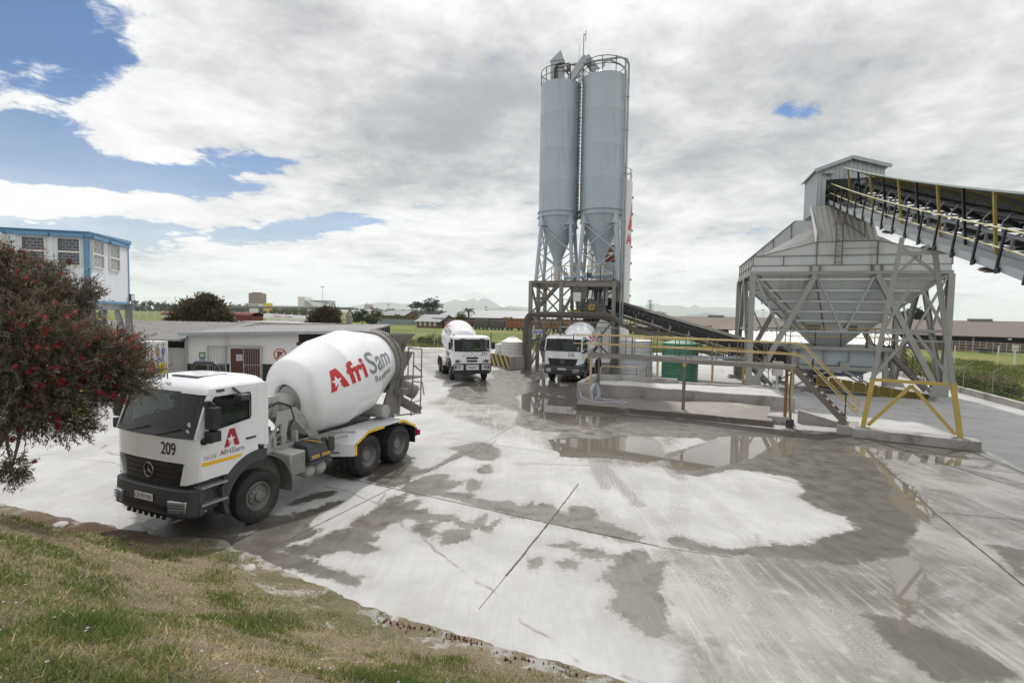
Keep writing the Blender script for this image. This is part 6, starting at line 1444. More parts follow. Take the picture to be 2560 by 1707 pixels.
# ---- main belt conveyor coming down over the yard (local: X down the belt, Y across from the walkway edge, Z normal to the belt)
AL = math.atan(.312)
u_ = Vector((math.cos(HA), math.sin(HA), 0)); v__ = Vector((-math.sin(HA), math.cos(HA), 0))
X_ = -v__ * math.cos(AL) - Vector((0, 0, math.sin(AL))); Z_ = -v__ * math.sin(AL) + Vector((0, 0, math.cos(AL)))
o = hp(4.10, 1.3, 11.27)
CV1 = thing('elevated_conveyor', 'long elevated belt conveyor with curved sheet hood and yellow-railed walkway, top right', 'conveyor')
CV1.matrix_world = Matrix(((X_.x, u_.x, Z_.x, o.x), (X_.y, u_.y, Z_.y, o.y), (X_.z, u_.z, Z_.z, o.z), (0, 0, 0, 1)))
LC1 = 27.0
CA_, SA_ = math.cos(AL), math.sin(AL)
def lvl(s_, y, z): return (-s_ * CA_ - z * SA_, y, -s_ * SA_ + z * CA_)       # level landing into the house
b = MB(); b.hexa([lvl(0, 0, -.06), lvl(2.2, 0, -.06), lvl(2.2, 1.05, -.06), lvl(0, 1.05, -.06)][::-1], [lvl(0, 0, .0), lvl(2.2, 0, .0), lvl(2.2, 1.05, .0), lvl(0, 1.05, .0)][::-1]); b.hexa([lvl(0, 0, -.07), lvl(2.2, 0, -.07), lvl(2.2, .03, -.07), lvl(0, .03, -.07)][::-1], [lvl(0, 0, .16), lvl(2.2, 0, .16), lvl(2.2, .03, .16), lvl(0, .03, .16)][::-1]); b.build('landing', M['cladding'], CV1)
b = MB(); SB = lambda y0, y1, z0, z1, x0=0: [b.box(x0 + i * .9, x0 + (i + 1) * .9, y0, y1, z0, z1) for i in range(30)]
SB(0, .02, -.05, .17); SB(1.02, 1.04, -.03, .16); b.build('toe_board', M['cladding'], CV1)
b = MB(); SB(.022, 1.018, -.03, -.005)
for k in range(14): SB(.05 + k * .07, .075 + k * .07, -.004, .022)
b.build('walkway_grating', M['galv'], CV1)
b = MB()
for z in (1.06, .55): b.path([(-1.6 * CA_, .03, -1.6 * SA_ + z), (-.12, .03, z)] + [(x, .03, z) for x in np.arange(.6, LC1, 1.0)], .024, 7)
b.build('handrail', mat('pale_yellow_rail', (.55, .49, .28), .45, var=.12, dirt=(.5, .49, .45), damt=.5, dscale=1.2), CV1, 50)
for k in range(21):
    m = MB(); x = -.2 + 1.3 * k; m.box(x - .04, x + .04, -.055, -.005, -.12, 1.06); m.box(x + .05, x + .15, -.06, -.004, -.08, .06); m.build('rail_post', M['black'], CV1)
b = MB()
for y in (1.10, 2.25):
    SB(y - .045, y + .045, -.065, .025, -.4); SB(y - .045, y + .045, .545, .64, -.4)
    for k in range(int(LC1 / 1.45)):
        x = .2 + 1.45 * k; b.bar((x, y, 0), (x, y, .56), .07); b.bar((x, y, .02), (x + 1.4, y, .56), .06)
for k in range(int(LC1 / 1.45)): x = .2 + 1.45 * k; b.bar((x, 1.1, -.02), (x, 2.25, -.02), .07); b.bar((x, 1.1, -.02), (x + 1.4, 2.25, -.02), .05); b.bar((x, 1.1, .3), (x, 2.25, .3), .04)
b.build('truss', M['galv'], CV1)
b = MB(); b.grid(lambda x, y: (x, 1.68 + .46 * y, 0.90 + .17 * abs(y) ** 1.5), np.arange(-.8, LC1, .9), np.linspace(-1, 1, 9)); SB(1.3, 2.1, .28, .30, -.4); b.build('belt', M['belt'], CV1, fix=False)
b = MB(); b.grid(lambda x, y: (x, 1.68 + .34 * y, 0.93 + (.16 + .04 * mnoise.noise((x * 1.7, y, 0)) + .05 * mnoise.noise((x * 5, y * 2, 4))) * (1 - y * y) ** .6 if abs(y) < 1 else .96), np.arange(-.6, LC1, .12), np.linspace(-1, 1, 9)); b.build('load_of_aggregate', M['gravel'], CV1, 60)
b = MB()
for k in range(int(LC1 / 1.1)):
    x = .1 + 1.1 * k; b.tube((x, 1.5, .82), (x, 1.86, .82), .065, 9)
    for sg in (-1, 1): b.tube((x, 1.68 + sg * .22, .82), (x, 1.68 + sg * .52, 1.01), .065, 9)
    b.tube((x + .5, 1.3, .22), (x + .5, 2.1, .22), .06, 8)
b.build('idler_roller', M['belt'], CV1)
b = MB()
for k in range(int(LC1 / 1.1)):
    x = .1 + 1.1 * k
    for sg in (-1, 1): b.path([(x, 1.68 + sg * .58, .62), (x, 1.68 + sg * .62, .95), (x, 1.68 + sg * .46, 1.16)], .028, 6)
    b.bar((x, 1.1, .66), (x, 2.25, .66), .07, .06)
b.build('idler_bracket', M['galv'], CV1, 50)
b = MB(); hoodp = [(.50, 1.93), (.9, 1.80), (1.4, 1.64), (1.85, 1.46), (2.2, 1.25), (2.42, 1.0), (2.5, .8), (2.5, .6)]
n = int((LC1 - .1) / .14); rows = []
for i in range(n + 1):
    x = .1 + i * .14; e = .018 if i % 2 else 0; c_ = V3((0, 1.68, 1.2))
    rows.append([(x, y + (y - 1.68) * e, z + (z - 1.2) * e) for y, z in hoodp])
m_ = len(hoodp); b.add([p for r_ in rows for p in r_], [(i * m_ + k, i * m_ + k + 1, (i + 1) * m_ + k + 1, (i + 1) * m_ + k) for i in range(n) for k in range(m_ - 1)])
b.build('hood', mat('hood_sheet', (.25, .27, .26), .5, .35, var=.1, dirt=(.10, .09, .08), damt=.35, dscale=.8), CV1, 30, fix=False)
b = MB(); [b.bar((.1 + i * .9, .49, 1.93), (1.0 + i * .9, .49, 1.93), .035, .06) for i in range(29)]; b.build('hood_edge', mat('pale_green_edge', (.40, .48, .45), .5, var=.1), CV1)
for k in range(14): x = .5 + 1.9 * k; MB().bar((x, 1.0, -.1), (x, .58, 1.92), .085, .075).build('hood_post', M['yellow'] if k % 2 == 0 else M['black'], CV1)
b = MB()
for k in range(14): x = .5 + 1.9 * k; b.bar((x, .58, 1.86), (x, 1.4, 1.58), .05); b.bar((x, 1.4, 1.58), (x, 2.2, 1.18), .05); b.bar((x, 2.2, 1.18), (x, 2.3, .6), .05)
b.build('hood_rib', M['yellow'], CV1)
b = MB()
for k in range(7): b.bar((1.2 + 4.0 * k, -.02, -.16), (1.2 + 4.0 * k, .75, -.10), .10, .10); b.box(1.05 + 4 * k, 1.5 + 4 * k, -.02, .3, -.20, -.17)
b.build('walkway_bracket', M['post'], CV1)
for o_ in kids(CV1):                                                      # the real belt sags in a long curve
    me = o_.data; co = np.empty(len(me.vertices) * 3, np.float32); me.vertices.foreach_get('co', co); co = co.reshape(-1, 3)
    xq = np.clip(co[:, 0], 0, 18); co[:, 2] -= .26 + .026 * xq - .0017 * xq * xq; me.vertices.foreach_set('co', co.ravel()); me.update()
# ---- trestle carrying it, on a concrete plinth
PL, PR = G(2157, 1068, .34), G(2401, 1094, .34); dT = (PR - PL).normalized(); nT = Vector((-dT.y, dT.x, 0))
TRS = thing('conveyor_trestle', 'splayed steel trestle with yellow lower frame on a concrete plinth, holding up the elevated conveyor', 'trestle', PL - Vector((0, 0, .34)), math.atan2(dT.y, dT.x))
def tp(px_, py_):
    d_ = ray(px_, py_); t_ = (PL - CAM).dot(nT) / d_.dot(nT); p = CAM + d_ * t_; return Vector(((p - PL).dot(dT), 0, p.z))
def tb(name, a, c, w, m, up=(0, 1, 0)): return MB().ibeam(a, c, w, w, .02, up).build(name, m, TRS)
LT, RT_ = tp(2256, 594), tp(2336, 622); LB, RB = Vector((0, 0, .34)), Vector(((PR - PL).length, 0, .34))
yl, yr = tp(2199, 951), tp(2377, 960)
fl = lambda z: LB + (LT - LB) * ((z - LB.z) / (LT.z - LB.z)); fr = lambda z: RB + (RT_ - RB) * ((z - RB.z) / (RT_.z - RB.z))
zy = (yl.z + yr.z) / 2
tb('leg', fl(zy), fl(LT.z), .15, M['steel']); tb('leg', fr(zy), fr(RT_.z), .15, M['steel'])
tb('yellow_leg', LB, fl(zy), .15, M['yellow']); tb('yellow_leg', RB, fr(zy), .15, M['yellow'])
tb('yellow_cross_beam', fl(zy) - Vector((.1, 0, 0)), fr(zy) + Vector((.12, 0, 0)), .11, M['yellow'])
ap = (fl(zy) + fr(zy)) / 2 - Vector((0, 0, .12)); tb('yellow_brace', ap, LB + Vector((.15, 0, .1)), .11, M['yellow']); tb('yellow_brace', ap, RB + Vector((-.15, 0, .1)), .11, M['yellow'])
z1, z2 = tp(2205, 825).z, tp(2237, 697).z
b = MB()
for z in (z1, z2): b.ibeam(fl(z), fr(z), .10, .10, .014, (0, 1, 0)); 
b.ibeam(fl(z1 - .35), fr(z1 - .35), .06, .06, .012, (0, 1, 0))
m1, m2 = (fl(z1) + fr(z1)) / 2, (fl(z2) + fr(z2)) / 2
for a, c in ((fl(zy + .1), m1), (fr(zy + .1), m1), (fl(z1), m2), (fr(z1), m2), (fl(z2 + .1), fr(LT.z - .2)), (fr(z2 + .1), fl(LT.z - .3))): b.ibeam(a, c, .095, .095, .014, (0, 1, 0))
b.build('brace', M['steel'], TRS)
b = MB(); b.bar(fl(RT_.z - .12), RT_ + Vector((.9, 0, -.12)), .12, .12); b.build('head_beam', M['steel'], TRS)
q0, q1 = G(2128, 1078) - PL, G(2416, 1112) - PL; ln = (PR - PL).length
b = MB(); b.box(-.34, ln + .50, -.34, .34, -.02, .33); b.build('plinth', M['concrete'], TRS, None, .03)
b = MB()
for x in (0, ln): b.box(x - .22, x + .22, -.2, .2, .332, .352)
b.build('base_plate', M['steel'], TRS)
# ---- weighing bin, platform and feeder under the hopper
WB = thing('weigh_bin', 'grey weighing bin with yellow-railed platform under the hopper outlet', 'weigh bin', hp(2.3, .9, 0), HA)
b = MB(); b.box(0, 5.2, 0, 4.4, 2.52, 2.72); b.build('platform', M['steel'], WB)
railing(WB, [(5.2, 0, 2.72), (0, 0, 2.72), (0, 4.4, 2.72)], 1.05, 1.3, M['darksteel'], M['yellow'], .022)
railing(WB, [(5.2, 4.4, 2.72), (5.2, 0, 2.72)], 1.05, 1.3, M['darksteel'], M['yellow'], .022)
b = MB(); b.hexa([(1.2, 1.2, .9), (3.8, 1.2, .9), (3.8, 3.2, .9), (1.2, 3.2, .9)], [(.35, .5, 1.6), (4.8, .5, 1.6), (4.8, 4.0, 1.6), (.35, 4.0, 1.6)]); b.box(.35, 4.8, .5, 4.0, 1.601, 2.5); b.build('bin_body', M['silo'], WB, None, .015)
b = MB()
for k in range(4): x = .6 + 1.3 * k; b.box(x - .04, x + .04, .42, .5, 1.6, 2.5)
b.bar((.2, .3, 1.45), (5.1, .3, 1.45), .18, .22); b.bar((.2, 4.2, 1.45), (5.1, 4.2, 1.45), .18, .22); b.box(2.7, 3.2, .2, .5, 1.55, 1.85); b.build('bin_frame', M['steel'], WB)
for x in (.25, 4.95):
    for y in (.3, 4.2): MB().ibeam((x, y, .15), (x, y, 2.5), .2, .2, .02).build('leg', M['steel'], WB)
b = MB()
for y in (.3, 4.2): b.bar((.35, y, .3), (2.35, y, 1.4), .10); b.bar((4.85, y, .3), (2.75, y, 1.4), .10); b.box(2.3, 2.8, y - .06, y + .06, 1.2, 1.45)
b.build('leg_brace', M['galv'], WB)
b = MB()
for x in (.25, 4.95):
    for y in (.3, 4.2): b.box(x - .4, x + .4, y - .35, y + .35, -.02, .15)
b.build('footing', M['concrete'], WB, None, .02)
b = MB()
for k in range(9): x0 = 1.4 + .62 * k; z0 = 1.05 - .09 * k; b.hexa([(x0, -.35, z0 - .55), (x0 + .55, -.35, z0 - .62), (x0 + .55, -.33, z0 - .62), (x0, -.33, z0 - .55)], [(x0, -.35, z0), (x0 + .55, -.35, z0 - .07), (x0 + .55, -.33, z0 - .07), (x0, -.33, z0)])
b.build('mesh_guard', mat('yellow_mesh', (.13, .095, .02), .7, var=.3, scale=40, dirt=GRIME), WB)
b = MB()
for k in range(9):
    x0 = 1.4 + .62 * k; z0 = 1.05 - .09 * k; b.path([(x0, -.36, z0 - .55), (x0 + .56, -.36, z0 - .62), (x0 + .56, -.36, z0 - .07), (x0, -.36, z0)], .022, 5, True)
b.build('guard_frame', M['yellow'], WB)
b = MB(); b.hexa([(1.3, -.3, .35), (7, -.3, -.02), (7, .6, -.02), (1.3, .6, .35)], [(1.3, -.3, .8), (7, -.3, .2), (7, .6, .2), (1.3, .6, .8)]); b.build('feeder_belt', M['belt'], WB)
b = MB(); b.box(-.9, -.35, -.3, .1, .9, 1.75); b.bar((-.65, -.1, 0), (-.65, -.1, .9), .1); b.build('switch_box', M['tankwhite'], WB, None, .015)
b = MB()
for x in (5.5, 6.2): b.bar((x - .3 + .3, 1.0, 2.6), (x + 2.0, 1.0 - (0), .25), .06, .22)
b2 = MB()
for y in (1.0, 1.8): b2.bar((5.2, y, 2.6), (7.5, y, .2), .06, .2)
for k in range(9): b2.box(5.3 + .25 * k, 5.52 + .25 * k, 1.03, 1.77, 2.45 - .26 * k, 2.48 - .26 * k)
b2.build('stair', M['brownsteel'], WB)
b = MB()
for y in (1.0, 1.8):
    for h_ in (.5, 1.0): b.path([(5.2, y, 2.72 + h_), (7.4, y, .35 + h_), (7.6, y, .1 + h_ * .75)], .022, 6)
b.build('stair_rail', M['yellow'], WB)
b = MB()
for y in (1.0, 1.8):
    for k in range(3): x = 5.6 + .9 * k; b.tube((x, y, 2.2 - .98 * k * .95), (x, y, 3.25 - .98 * k * .95), .022, 6)
b.build('stair_post', M['darksteel'], WB)
# ------------------------------------------------------------------ settling pit, apron slab, walkways, hoses
PIT = thing('settling_pit', 'low concrete settling pit with stained walls behind the apron slab', 'pit')
def quadwall(b, a, c, th, z0, za, zc, jag=0):
    """wall from a to c with separate top heights; th to the far side"""
    a, c = Vector((a[0], a[1], 0)), Vector((c[0], c[1], 0)); d = (c - a); L = d.length; d.normalize(); n_ = Vector((-d.y, d.x, 0)) * th; k = max(2, int(L / .35))
    pts = [(i / k) for i in range(k + 1)]; top = [za + (zc - za) * f + jag * mnoise.noise((f * L * 1.4 + a.x, a.y, 2)) for f in pts]
    vs = []
    for f, z in zip(pts, top):
        p = a + d * (L * f); vs += [(p.x, p.y, z0), (p.x, p.y, z), (p.x + n_.x, p.y + n_.y, z), (p.x + n_.x, p.y + n_.y, z0)]
    fs = []
    for i in range(k):
        o_ = 4 * i; fs += [(o_, o_ + 4, o_ + 5, o_ + 1), (o_ + 1, o_ + 5, o_ + 6, o_ + 2), (o_ + 2, o_ + 6, o_ + 7, o_ + 3)]
    fs += [(0, 1, 2, 3), (4 * k + 3, 4 * k + 2, 4 * k + 1, 4 * k)]; b.add(vs, fs)
FWL, FWR = Vector((3.39, 26.45, 0)), Vector((13.18, 23.93, 0)); BWL, BWR = Vector((5.0, 29.9, 0)), Vector((14.1, 27.2, 0))
b = MB(); quadwall(b, FWL, FWR, .28, -.02, .86, .62, .05); b.build('front_wall', M['concrete'], PIT)
b = MB(); quadwall(b, BWL, (9.2, 28.66), .28, -.02, .90, .85, .02); quadwall(b, (9.25, 28.64), BWR, .28, -.02, .70, .66, .07); b.build('back_wall', M['concrete'], PIT)
b = MB(); quadwall(b, (4.75, 30.15), FWL + Vector((.0, .30, 0)), .28, -.02, .90, .84, .04); b.build('end_wall', M['concrete'], PIT)
b = MB()
b.grid(lambda u, v: tuple((FWL.lerp(FWR, u)).lerp(BWL.lerp(BWR, u), .09 + v * .9))[:2] + (.30 + .30 * v + .06 * mnoise.fractal((u * 8, v * 4, 1), 1, 2, 4),), np.linspace(.02, .99, 40), np.linspace(0, 1, 14)); b.build('sludge', mat('dried_slurry', (.46, .455, .45), .9, var=.12, dirt=(.2, .18, .16), damt=.4, bump=.5, bscale=9), PIT, 60)
SLB = thing('apron_slab', 'raised concrete apron slab with dark wet edge in front of the settling pit', 'slab')
c_ = [Vector((3.0, 23.7, 0)), Vector((10.4, 20.45, 0)), Vector((12.0, 23.95, 0)), Vector((3.55, 26.25, 0))]
b = MB(); k = 30
b.grid(lambda u, v: tuple(c_[0].lerp(c_[1], u).lerp(c_[3].lerp(c_[2], u), v))[:2] + (.235 + .02 * mnoise.fractal((u * 9, v * 3, 5), 1, 2, 3) + .16 * max(0, 1 - math.hypot((u - .78) * 4.2, (v - .75) * 2.2)),), np.linspace(0, 1, 50), np.linspace(0, 1, 14))
b.build('slab_top', M['concwet'], SLB, 60)
b = MB()
ed = []
for i in range(61):
    f = i / 60; p = c_[0].lerp(c_[1], f); ed.append((p.x + .03 * mnoise.noise((f * 22, 1, 1)), p.y - .02 + .05 * mnoise.noise((f * 18, 3, 1)), .215 + .02 * mnoise.noise((f * 25, 7, 2))))
vs = [(x, y, -.02) for x, y, z in ed] + ed; b.add(vs, [(i, i + 1, 62 + i, 61 + i) for i in range(60)]); vs2 = ed + [(x + .04, y + .12, .24) for x, y, z in ed]; b.add(vs2, [(i, i + 1, 62 + i, 61 + i) for i in range(60)])
p, q = c_[1], c_[2]; b.add([(p.x, p.y, -.02), (q.x, q.y, -.02), (q.x, q.y, .24), (p.x, p.y, .22)], [(0, 1, 2, 3)]); p, q = c_[3], c_[0]; b.add([(p.x, p.y, -.02), (q.x, q.y, -.02), (q.x, q.y, .22), (p.x, p.y, .24)], [(0, 1, 2, 3)])
b.build('slab_edge', M['concdark'], SLB, fix=False)
# ---- front gangway
P1 = Vector((3.85, 25.16, 0)); GA = R(-33.24)
GW = thing('gangway', 'front steel gangway with two-bar yellow railing and a stair down at its right end', 'walkway', P1, GA)
LG, WG = 8.75, .85
b = MB(); b.box(-.1, LG, -.04, .0, 2.28, 2.45); b.box(-.1, LG, WG, WG + .04, 2.28, 2.45); b.box(-.1, -.06, .002, WG - .002, 2.28, 2.45)
for k in range(8): b.box(.5 + 1.1 * k, .56 + 1.1 * k, .002, WG - .002, 2.3, 2.4)
b.build('deck_beam', M['brownsteel'], GW)
b = MB()
for k in range(15): b.box(-.05, LG, .02 + k * .056, .05 + k * .056, 2.41, 2.44)
b.build('deck_grating', M['post'], GW)
pr_ = mat('peach_yellow_rail', (.48, .37, .20), .5, var=.15, dirt=(.42, .40, .36), damt=.4, dscale=1.5)
for y in (-.02, WG + .02):
    b = MB()
    for z in (3.36, 2.92): b.path([(-.95 if y < 0 else -.1, y, z), (LG * .5, y, z - .005), (LG - .1, y, z - .03), (LG + .22, y, z - .12), (LG + 1.95, y, z - 2.02), (LG + 2.1, y, z - 2.15), (LG + 2.14, y, z - 2.3), (LG + 2.02, y, z - 2.42), (LG + 1.8, y, z - 2.35)][: 9 if z > 3 else 6], .024, 7)
    b.build('handrail', pr_ if y < 0 else M['yellow'], GW, 50)
    for x in (.55, 1.75, 2.95, 4.5, 5.6, 6.6, 7.6, 8.45):
        MB().tube((x, y, 2.3), (x, y, 3.36), .022, 7).build('rail_post', M['post'], GW)
    for x, dz in ((.55, -.55), (1.7, -1.75)): MB().tube((LG + x, y, 2.05 - x * 1.10), (LG + x, y, 3.32 - x * 1.10), .022, 7).build('rail_post', M['darksteel'], GW)
    MB().bar((LG - .05, y, 2.33), (LG + 1.72, y, .40), .06, .20).build('stair_stringer', M['post'], GW)
MB().path([(-.95, -.02, 3.36), (-.97, -.02, 3.1), (-.95, -.02, 2.92)], .022, 6).tube((-.95, -.02, 2.45), (-.95, -.02, 3.36), .02, 6).build('rail_end', M['darksteel'], GW)
b = MB()
for k in range(8): b.box(LG + .12 + .2 * k, LG + .36 + .2 * k, .03, WG - .03, 2.08 - .225 * k, 2.11 - .225 * k)
b.build('stair_tread', M['post'], GW)
MB().tube((0, 0, .2), (0, 0, 2.28), .055, 10).build('support_post', pr_, GW, 50)
MB().tube((.05, WG, .2), (.05, WG, 2.28), .055, 10).build('support_post', M['post'], GW, 50)
MB().tube((4.46, 0, .2), (4.46, 0, 2.28), .075, 10).build('support_post', M['post'], GW, 50)
MB().tube((4.46, 0, 2.13), (4.46, 0, 2.29), .078, 10).build('post_collar', M['yellow'], GW, 50)
MB().tube((LG - .12, 0, .02), (LG - .12, 0, 2.28), .06, 10).build('support_post', pr_, GW, 50)
MB().tube((LG - .35, WG * .6, .02), (LG - .35, WG * .6, 2.28), .06, 10).build('support_post', M['wagonorange'], GW, 50)
b = MB(); b.path([(LG - .14, -.08, 2.2), (LG - .18, -.09, 1.2), (LG - .1, -.1, .4), (LG + .1, -.12, .05)], .02, 6); b.box(LG - .25, LG + .02, -.18, .06, 0, .32); b.build('drain_hose', M['darksteel'], GW)
b = MB(); b.box(-.3, .42, -.2, WG + .25, .0, .36); o_ = b.build('stair_footing', M['concrete'], GW, None, .03, loc=(LG + 1.75, 0, -.02))
b = MB(); b.box(-.45, .35, -.35, .25, 0, .34); b.build('post_footing', M['concrete'], GW, None, .03, loc=(LG - .55, .75, -.02))
b = MB(); b.prism([(0, 0), (2.1, 0), (2.1, .05), (0, .55)], lambda a, c, t_: (a, t_, c), 0, .3); b.build('kerb_wedge', M['concrete'], GW, loc=(LG + .05, 1.2, -.01))
# ---- rear gangway
a_, c2_ = G(1584, 889, 1.8), G(1866, 894, 1.8); d_ = c2_ - a_; GB = math.atan2(d_.y, d_.x); L_ = d_.length
GR = thing('gangway', 'rear steel gangway on yellow posts in front of the slanting black conveyor', 'walkway', (a_.x, a_.y, 0), GB)
b = MB(); b.box(0, L_, -.03, 0, 1.68, 1.82); b.box(0, L_, .8, .83, 1.68, 1.82); b.box(0, L_, .002, .798, 1.74, 1.78); b.build('deck', M['galv'], GR)
for y in (-.02, .82):
    b = MB()
    for z in (2.86, 2.35): b.path([(0, y, z), (L_, y, z), (L_ + .25, y, z - .1), (L_ + 1.75, y, z - 1.55), (L_ + 1.85, y, z - 1.75), (L_ + 1.7, y, z - 1.85)][: 6 if z > 2.5 else 4], .024, 6)
    b.build('handrail', M['yellow'], GR, 50)
    for k in range(6): x = .05 + (L_ - .1) * k / 5; MB().tube((x, y, 1.8), (x, y, 2.86), .024, 6).build('rail_post', M['darksteel'], GR)
    for x in (.5, 1.4): MB().tube((L_ + x, y, 1.7 - x * 1.0), (L_ + x, y, 2.7 - x * 1.0), .022, 6).build('rail_post', M['darksteel'], GR)
    MB().bar((L_, y, 1.72), (L_ + 1.65, y, .08), .05, .2).build('stair_stringer', M['steel'], GR)
b = MB()
for k in range(7): b.box(L_ + .12 + .2 * k, L_ + .34 + .2 * k, .03, .77, 1.52 - .21 * k, 1.55 - .21 * k)
b.build('stair_tread', M['post'], GR)
for x in (1.55, 5.0, L_ - .12): MB().tube((x, .1, 0), (x, .1, 1.68), .07, 10).build('support_post', M['yellow'], GR, 50)
# ---- small yellow guard rail on the back wall of the pit
sr = thing('guard_rail', 'short low yellow pipe rail standing on the back wall of the pit', 'railing', (BWL.x, BWL.y, .88), math.atan2(BWR.y - BWL.y, BWR.x - BWL.x))
b = MB(); b.path([(.1, .14, 0), (.1, .14, .38), (.2, .14, .5), (2.2, .14, .5), (2.45, .14, .42), (2.5, .14, .3), (2.5, .14, 0)], .03, 7); b.build('handrail', pr_, sr, 50)
b = MB()
for x in (.5, .9, 1.25, 2.15): b.tube((x, .14, 0), (x, .14, .5), .022, 6)
b.path([(2.3, .14, .25), (2.9, .14, .6), (3.0, .14, .62), (3.0, .14, 0), (2.3, .14, 0)], .022, 6); b.tube((2.7, .14, 0), (2.7, .14, .65), .02, 6); b.build('rail_post', M['post'], sr)
# ---- hose
hc = at(1486, 985, 25.0); b = MB()
for k in range(9):
    w_, h_ = .17 + .012 * (k % 4), .46 + .03 * ((k * 5) % 4); ox = .02 * ((k * 7) % 5 - 2)
    b.path([(ox + w_ * math.sin(2 * math.pi * i / 20) * (1 if math.cos(2 * math.pi * i / 20) > 0 else .75), -.02 * k + .03 * math.sin(i), h_ * math.cos(2 * math.pi * i / 20)) for i in range(20)], .016, 6, True)
hs = b.build('hose_coil', M['hose'], None, 60, loc=(hc.x, hc.y - .05, hc.z)); tag(hs, 'coil of pale blue hose hanging on the left post of the front gangway', 'hose')
hpx = [(1446, 968), (1450, 976), (1453, 992), (1462, 997), (1478, 1003), (1500, 1006), (1530, 1005), (1556, 1003), (1567, 1007), (1560, 1009), (1546, 1006), (1530, 1000), (1500, 997), (1487, 995)]
b = MB(); b.path([tuple(G(x, y, .62 if i == 0 else .45 if i == 1 else .262)) for i, (x, y) in enumerate(hpx)], .02, 6); hs = b.build('hose', M['hose'], None, 60); tag(hs, 'pale hose snaking over the wet apron slab below the coil', 'hose')
# ---- kerb wall along the right edge
KW = thing('kerb_wall', 'low weathered concrete kerb wall along the right edge of the yard', 'kerb')
b = MB(); quadwall(b, (23.2, 19.2), (26.9, 30.9), -.28, -.4, .30, .34, .02); quadwall(b, (26.95, 31.1), (34.8, 55.6), -.28, -.4, .34, .34, .02); b.build('wall', M['concrete'], KW)
# ---- right-hand chain-link fence with cranked posts
def fence_post(p, h, label, group, dark=False, arm=True, lean=(0, 0)):
    b = MB(); b.tube((0, 0, -.3), (lean[0], lean[1], h), .028 if not dark else .03, 6)
    if arm: b.tube((0, 0, h), (.36, -.25, h + .34), .025, 6)
    o_ = b.build('fence_post', M['darksteel'] if dark else M['galv'], None, 50, loc=p); tag(o_, label, 'fence post', group); return o_
for px_, py_, Y_, h, txt in ((2407, 971, 33.5, 1.75, 'near'), (2480, 990, 30.8, 1.75, 'nearer')):
    p = at(px_, py_, Y_)
    fence_post((p.x, p.y, p.z), 1.45, 'grey fence post with cranked arm, %s of the pair right of the trestle' % ('left' if px_ < 2450 else 'right'), 'cranked fence posts')
p = at(2266, 930, 44.0); fence_post((p.x, p.y, p.z), 1.4, 'grey cranked fence post seen through the hopper legs on the right', 'cranked fence posts')
p = at(2305, 940, 41.0); fence_post((p.x, p.y, p.z), 1.4, 'grey cranked fence post just left of the right hopper leg', 'cranked fence posts')
for px_, py_, Y_, s_ in ((2457, 984, 31.5, 'left'), (2527, 1000, 29.4, 'right')):
    p = at(px_, py_, Y_); fence_post((p.x, p.y, p.z), .88, '%s one of two short dark stakes by the right kerb' % s_, 'short dark stakes', True, False, (.12, 0))
fa, fb = at(2240, 925, 46.0), at(2640, 1040, 25.5); b = MB()
for h in (.15, .5, .9, 1.3, 1.45): b.path([tuple(fa.lerp(fb, i / 10) + Vector((0, 0, h + .012 * math.sin(i * 2.3)))) for i in range(11)], .004, 4)
n = 60
for i in range(n): 
    p, q = fa.lerp(fb, i / n), fa.lerp(fb, min(1, (i + 1.6) / n)); b.bar(p + Vector((0, 0, .1)), q + Vector((0, 0, 1.44)), .002); b.bar(q + Vector((0, 0, .1)), p + Vector((0, 0, 1.44)), .002)
tag(b.build('fence_wire', M['fencewire'], None), 'thin wire mesh strung along the cranked posts by the right kerb', 'fence')
# ------------------------------------------------------------------ left side: office on legs, container, white building, bottlebrush tree
OA = R(17.04)                               # long wall runs along local -x from the corner; the end wall runs along +y
OFF = thing('site_office', 'white prefabricated office with blue trim, raised on steel legs at the left edge', 'office', (-16.47, 20.3, 0), OA)
OW, OD, OZ0, OZ1 = 9.0, 3.75, 4.56, 7.18
b = MB()
for k in range(8): b.box(-OW + OW * k / 8 + .004, -OW + OW * (k + 1) / 8 - .004, 0, .05, OZ0, OZ1 - .1)
for k in range(3): b.box(-.05, 0, .06 + (OD - .06) * k / 3 + .004, .06 + (OD - .06) * (k + 1) / 3 - .004, OZ0, OZ1 - .1)
b.box(-OW, -.06, .06, OD - .02, OZ0 + .03, OZ1 - .12); b.build('wall', M['panelwhite'], OFF)
b = MB(); b.box(-OW - .1, .05, -.06, .0, OZ1 - .16, OZ1 + .02); b.box(.003, .06, -.05, OD + .05, OZ1 - .16, OZ1 + .02); b.box(-.16, .02, -.025, -.003, OZ0, OZ1 - .165); b.box(.003, .025, -.025, .10, OZ0, OZ1 - .165); b.box(.003, .025, OD - .06, OD + .02, OZ0, OZ1 - .165)
b.box(-OW, -.17, -.025, -.003, OZ0 - .08, OZ0 + .02); b.box(.003, .025, .11, OD - .07, OZ0 - .08, OZ0 + .02); b.build('blue_trim', M['blue'], OFF)
b = MB(); b.hexa([(-OW - .15, -.12, OZ1 + .021), (.1, -.12, OZ1 + .021), (.1, OD + .1, OZ1 + .021), (-OW - .15, OD + .1, OZ1 + .021)], [(-OW - .15, -.12, OZ1 + .05), (.1, -.12, OZ1 + .05), (.1, OD + .1, OZ1 + .18), (-OW - .15, OD + .1, OZ1 + .18)]); b.build('roof', M['blue'], OFF)
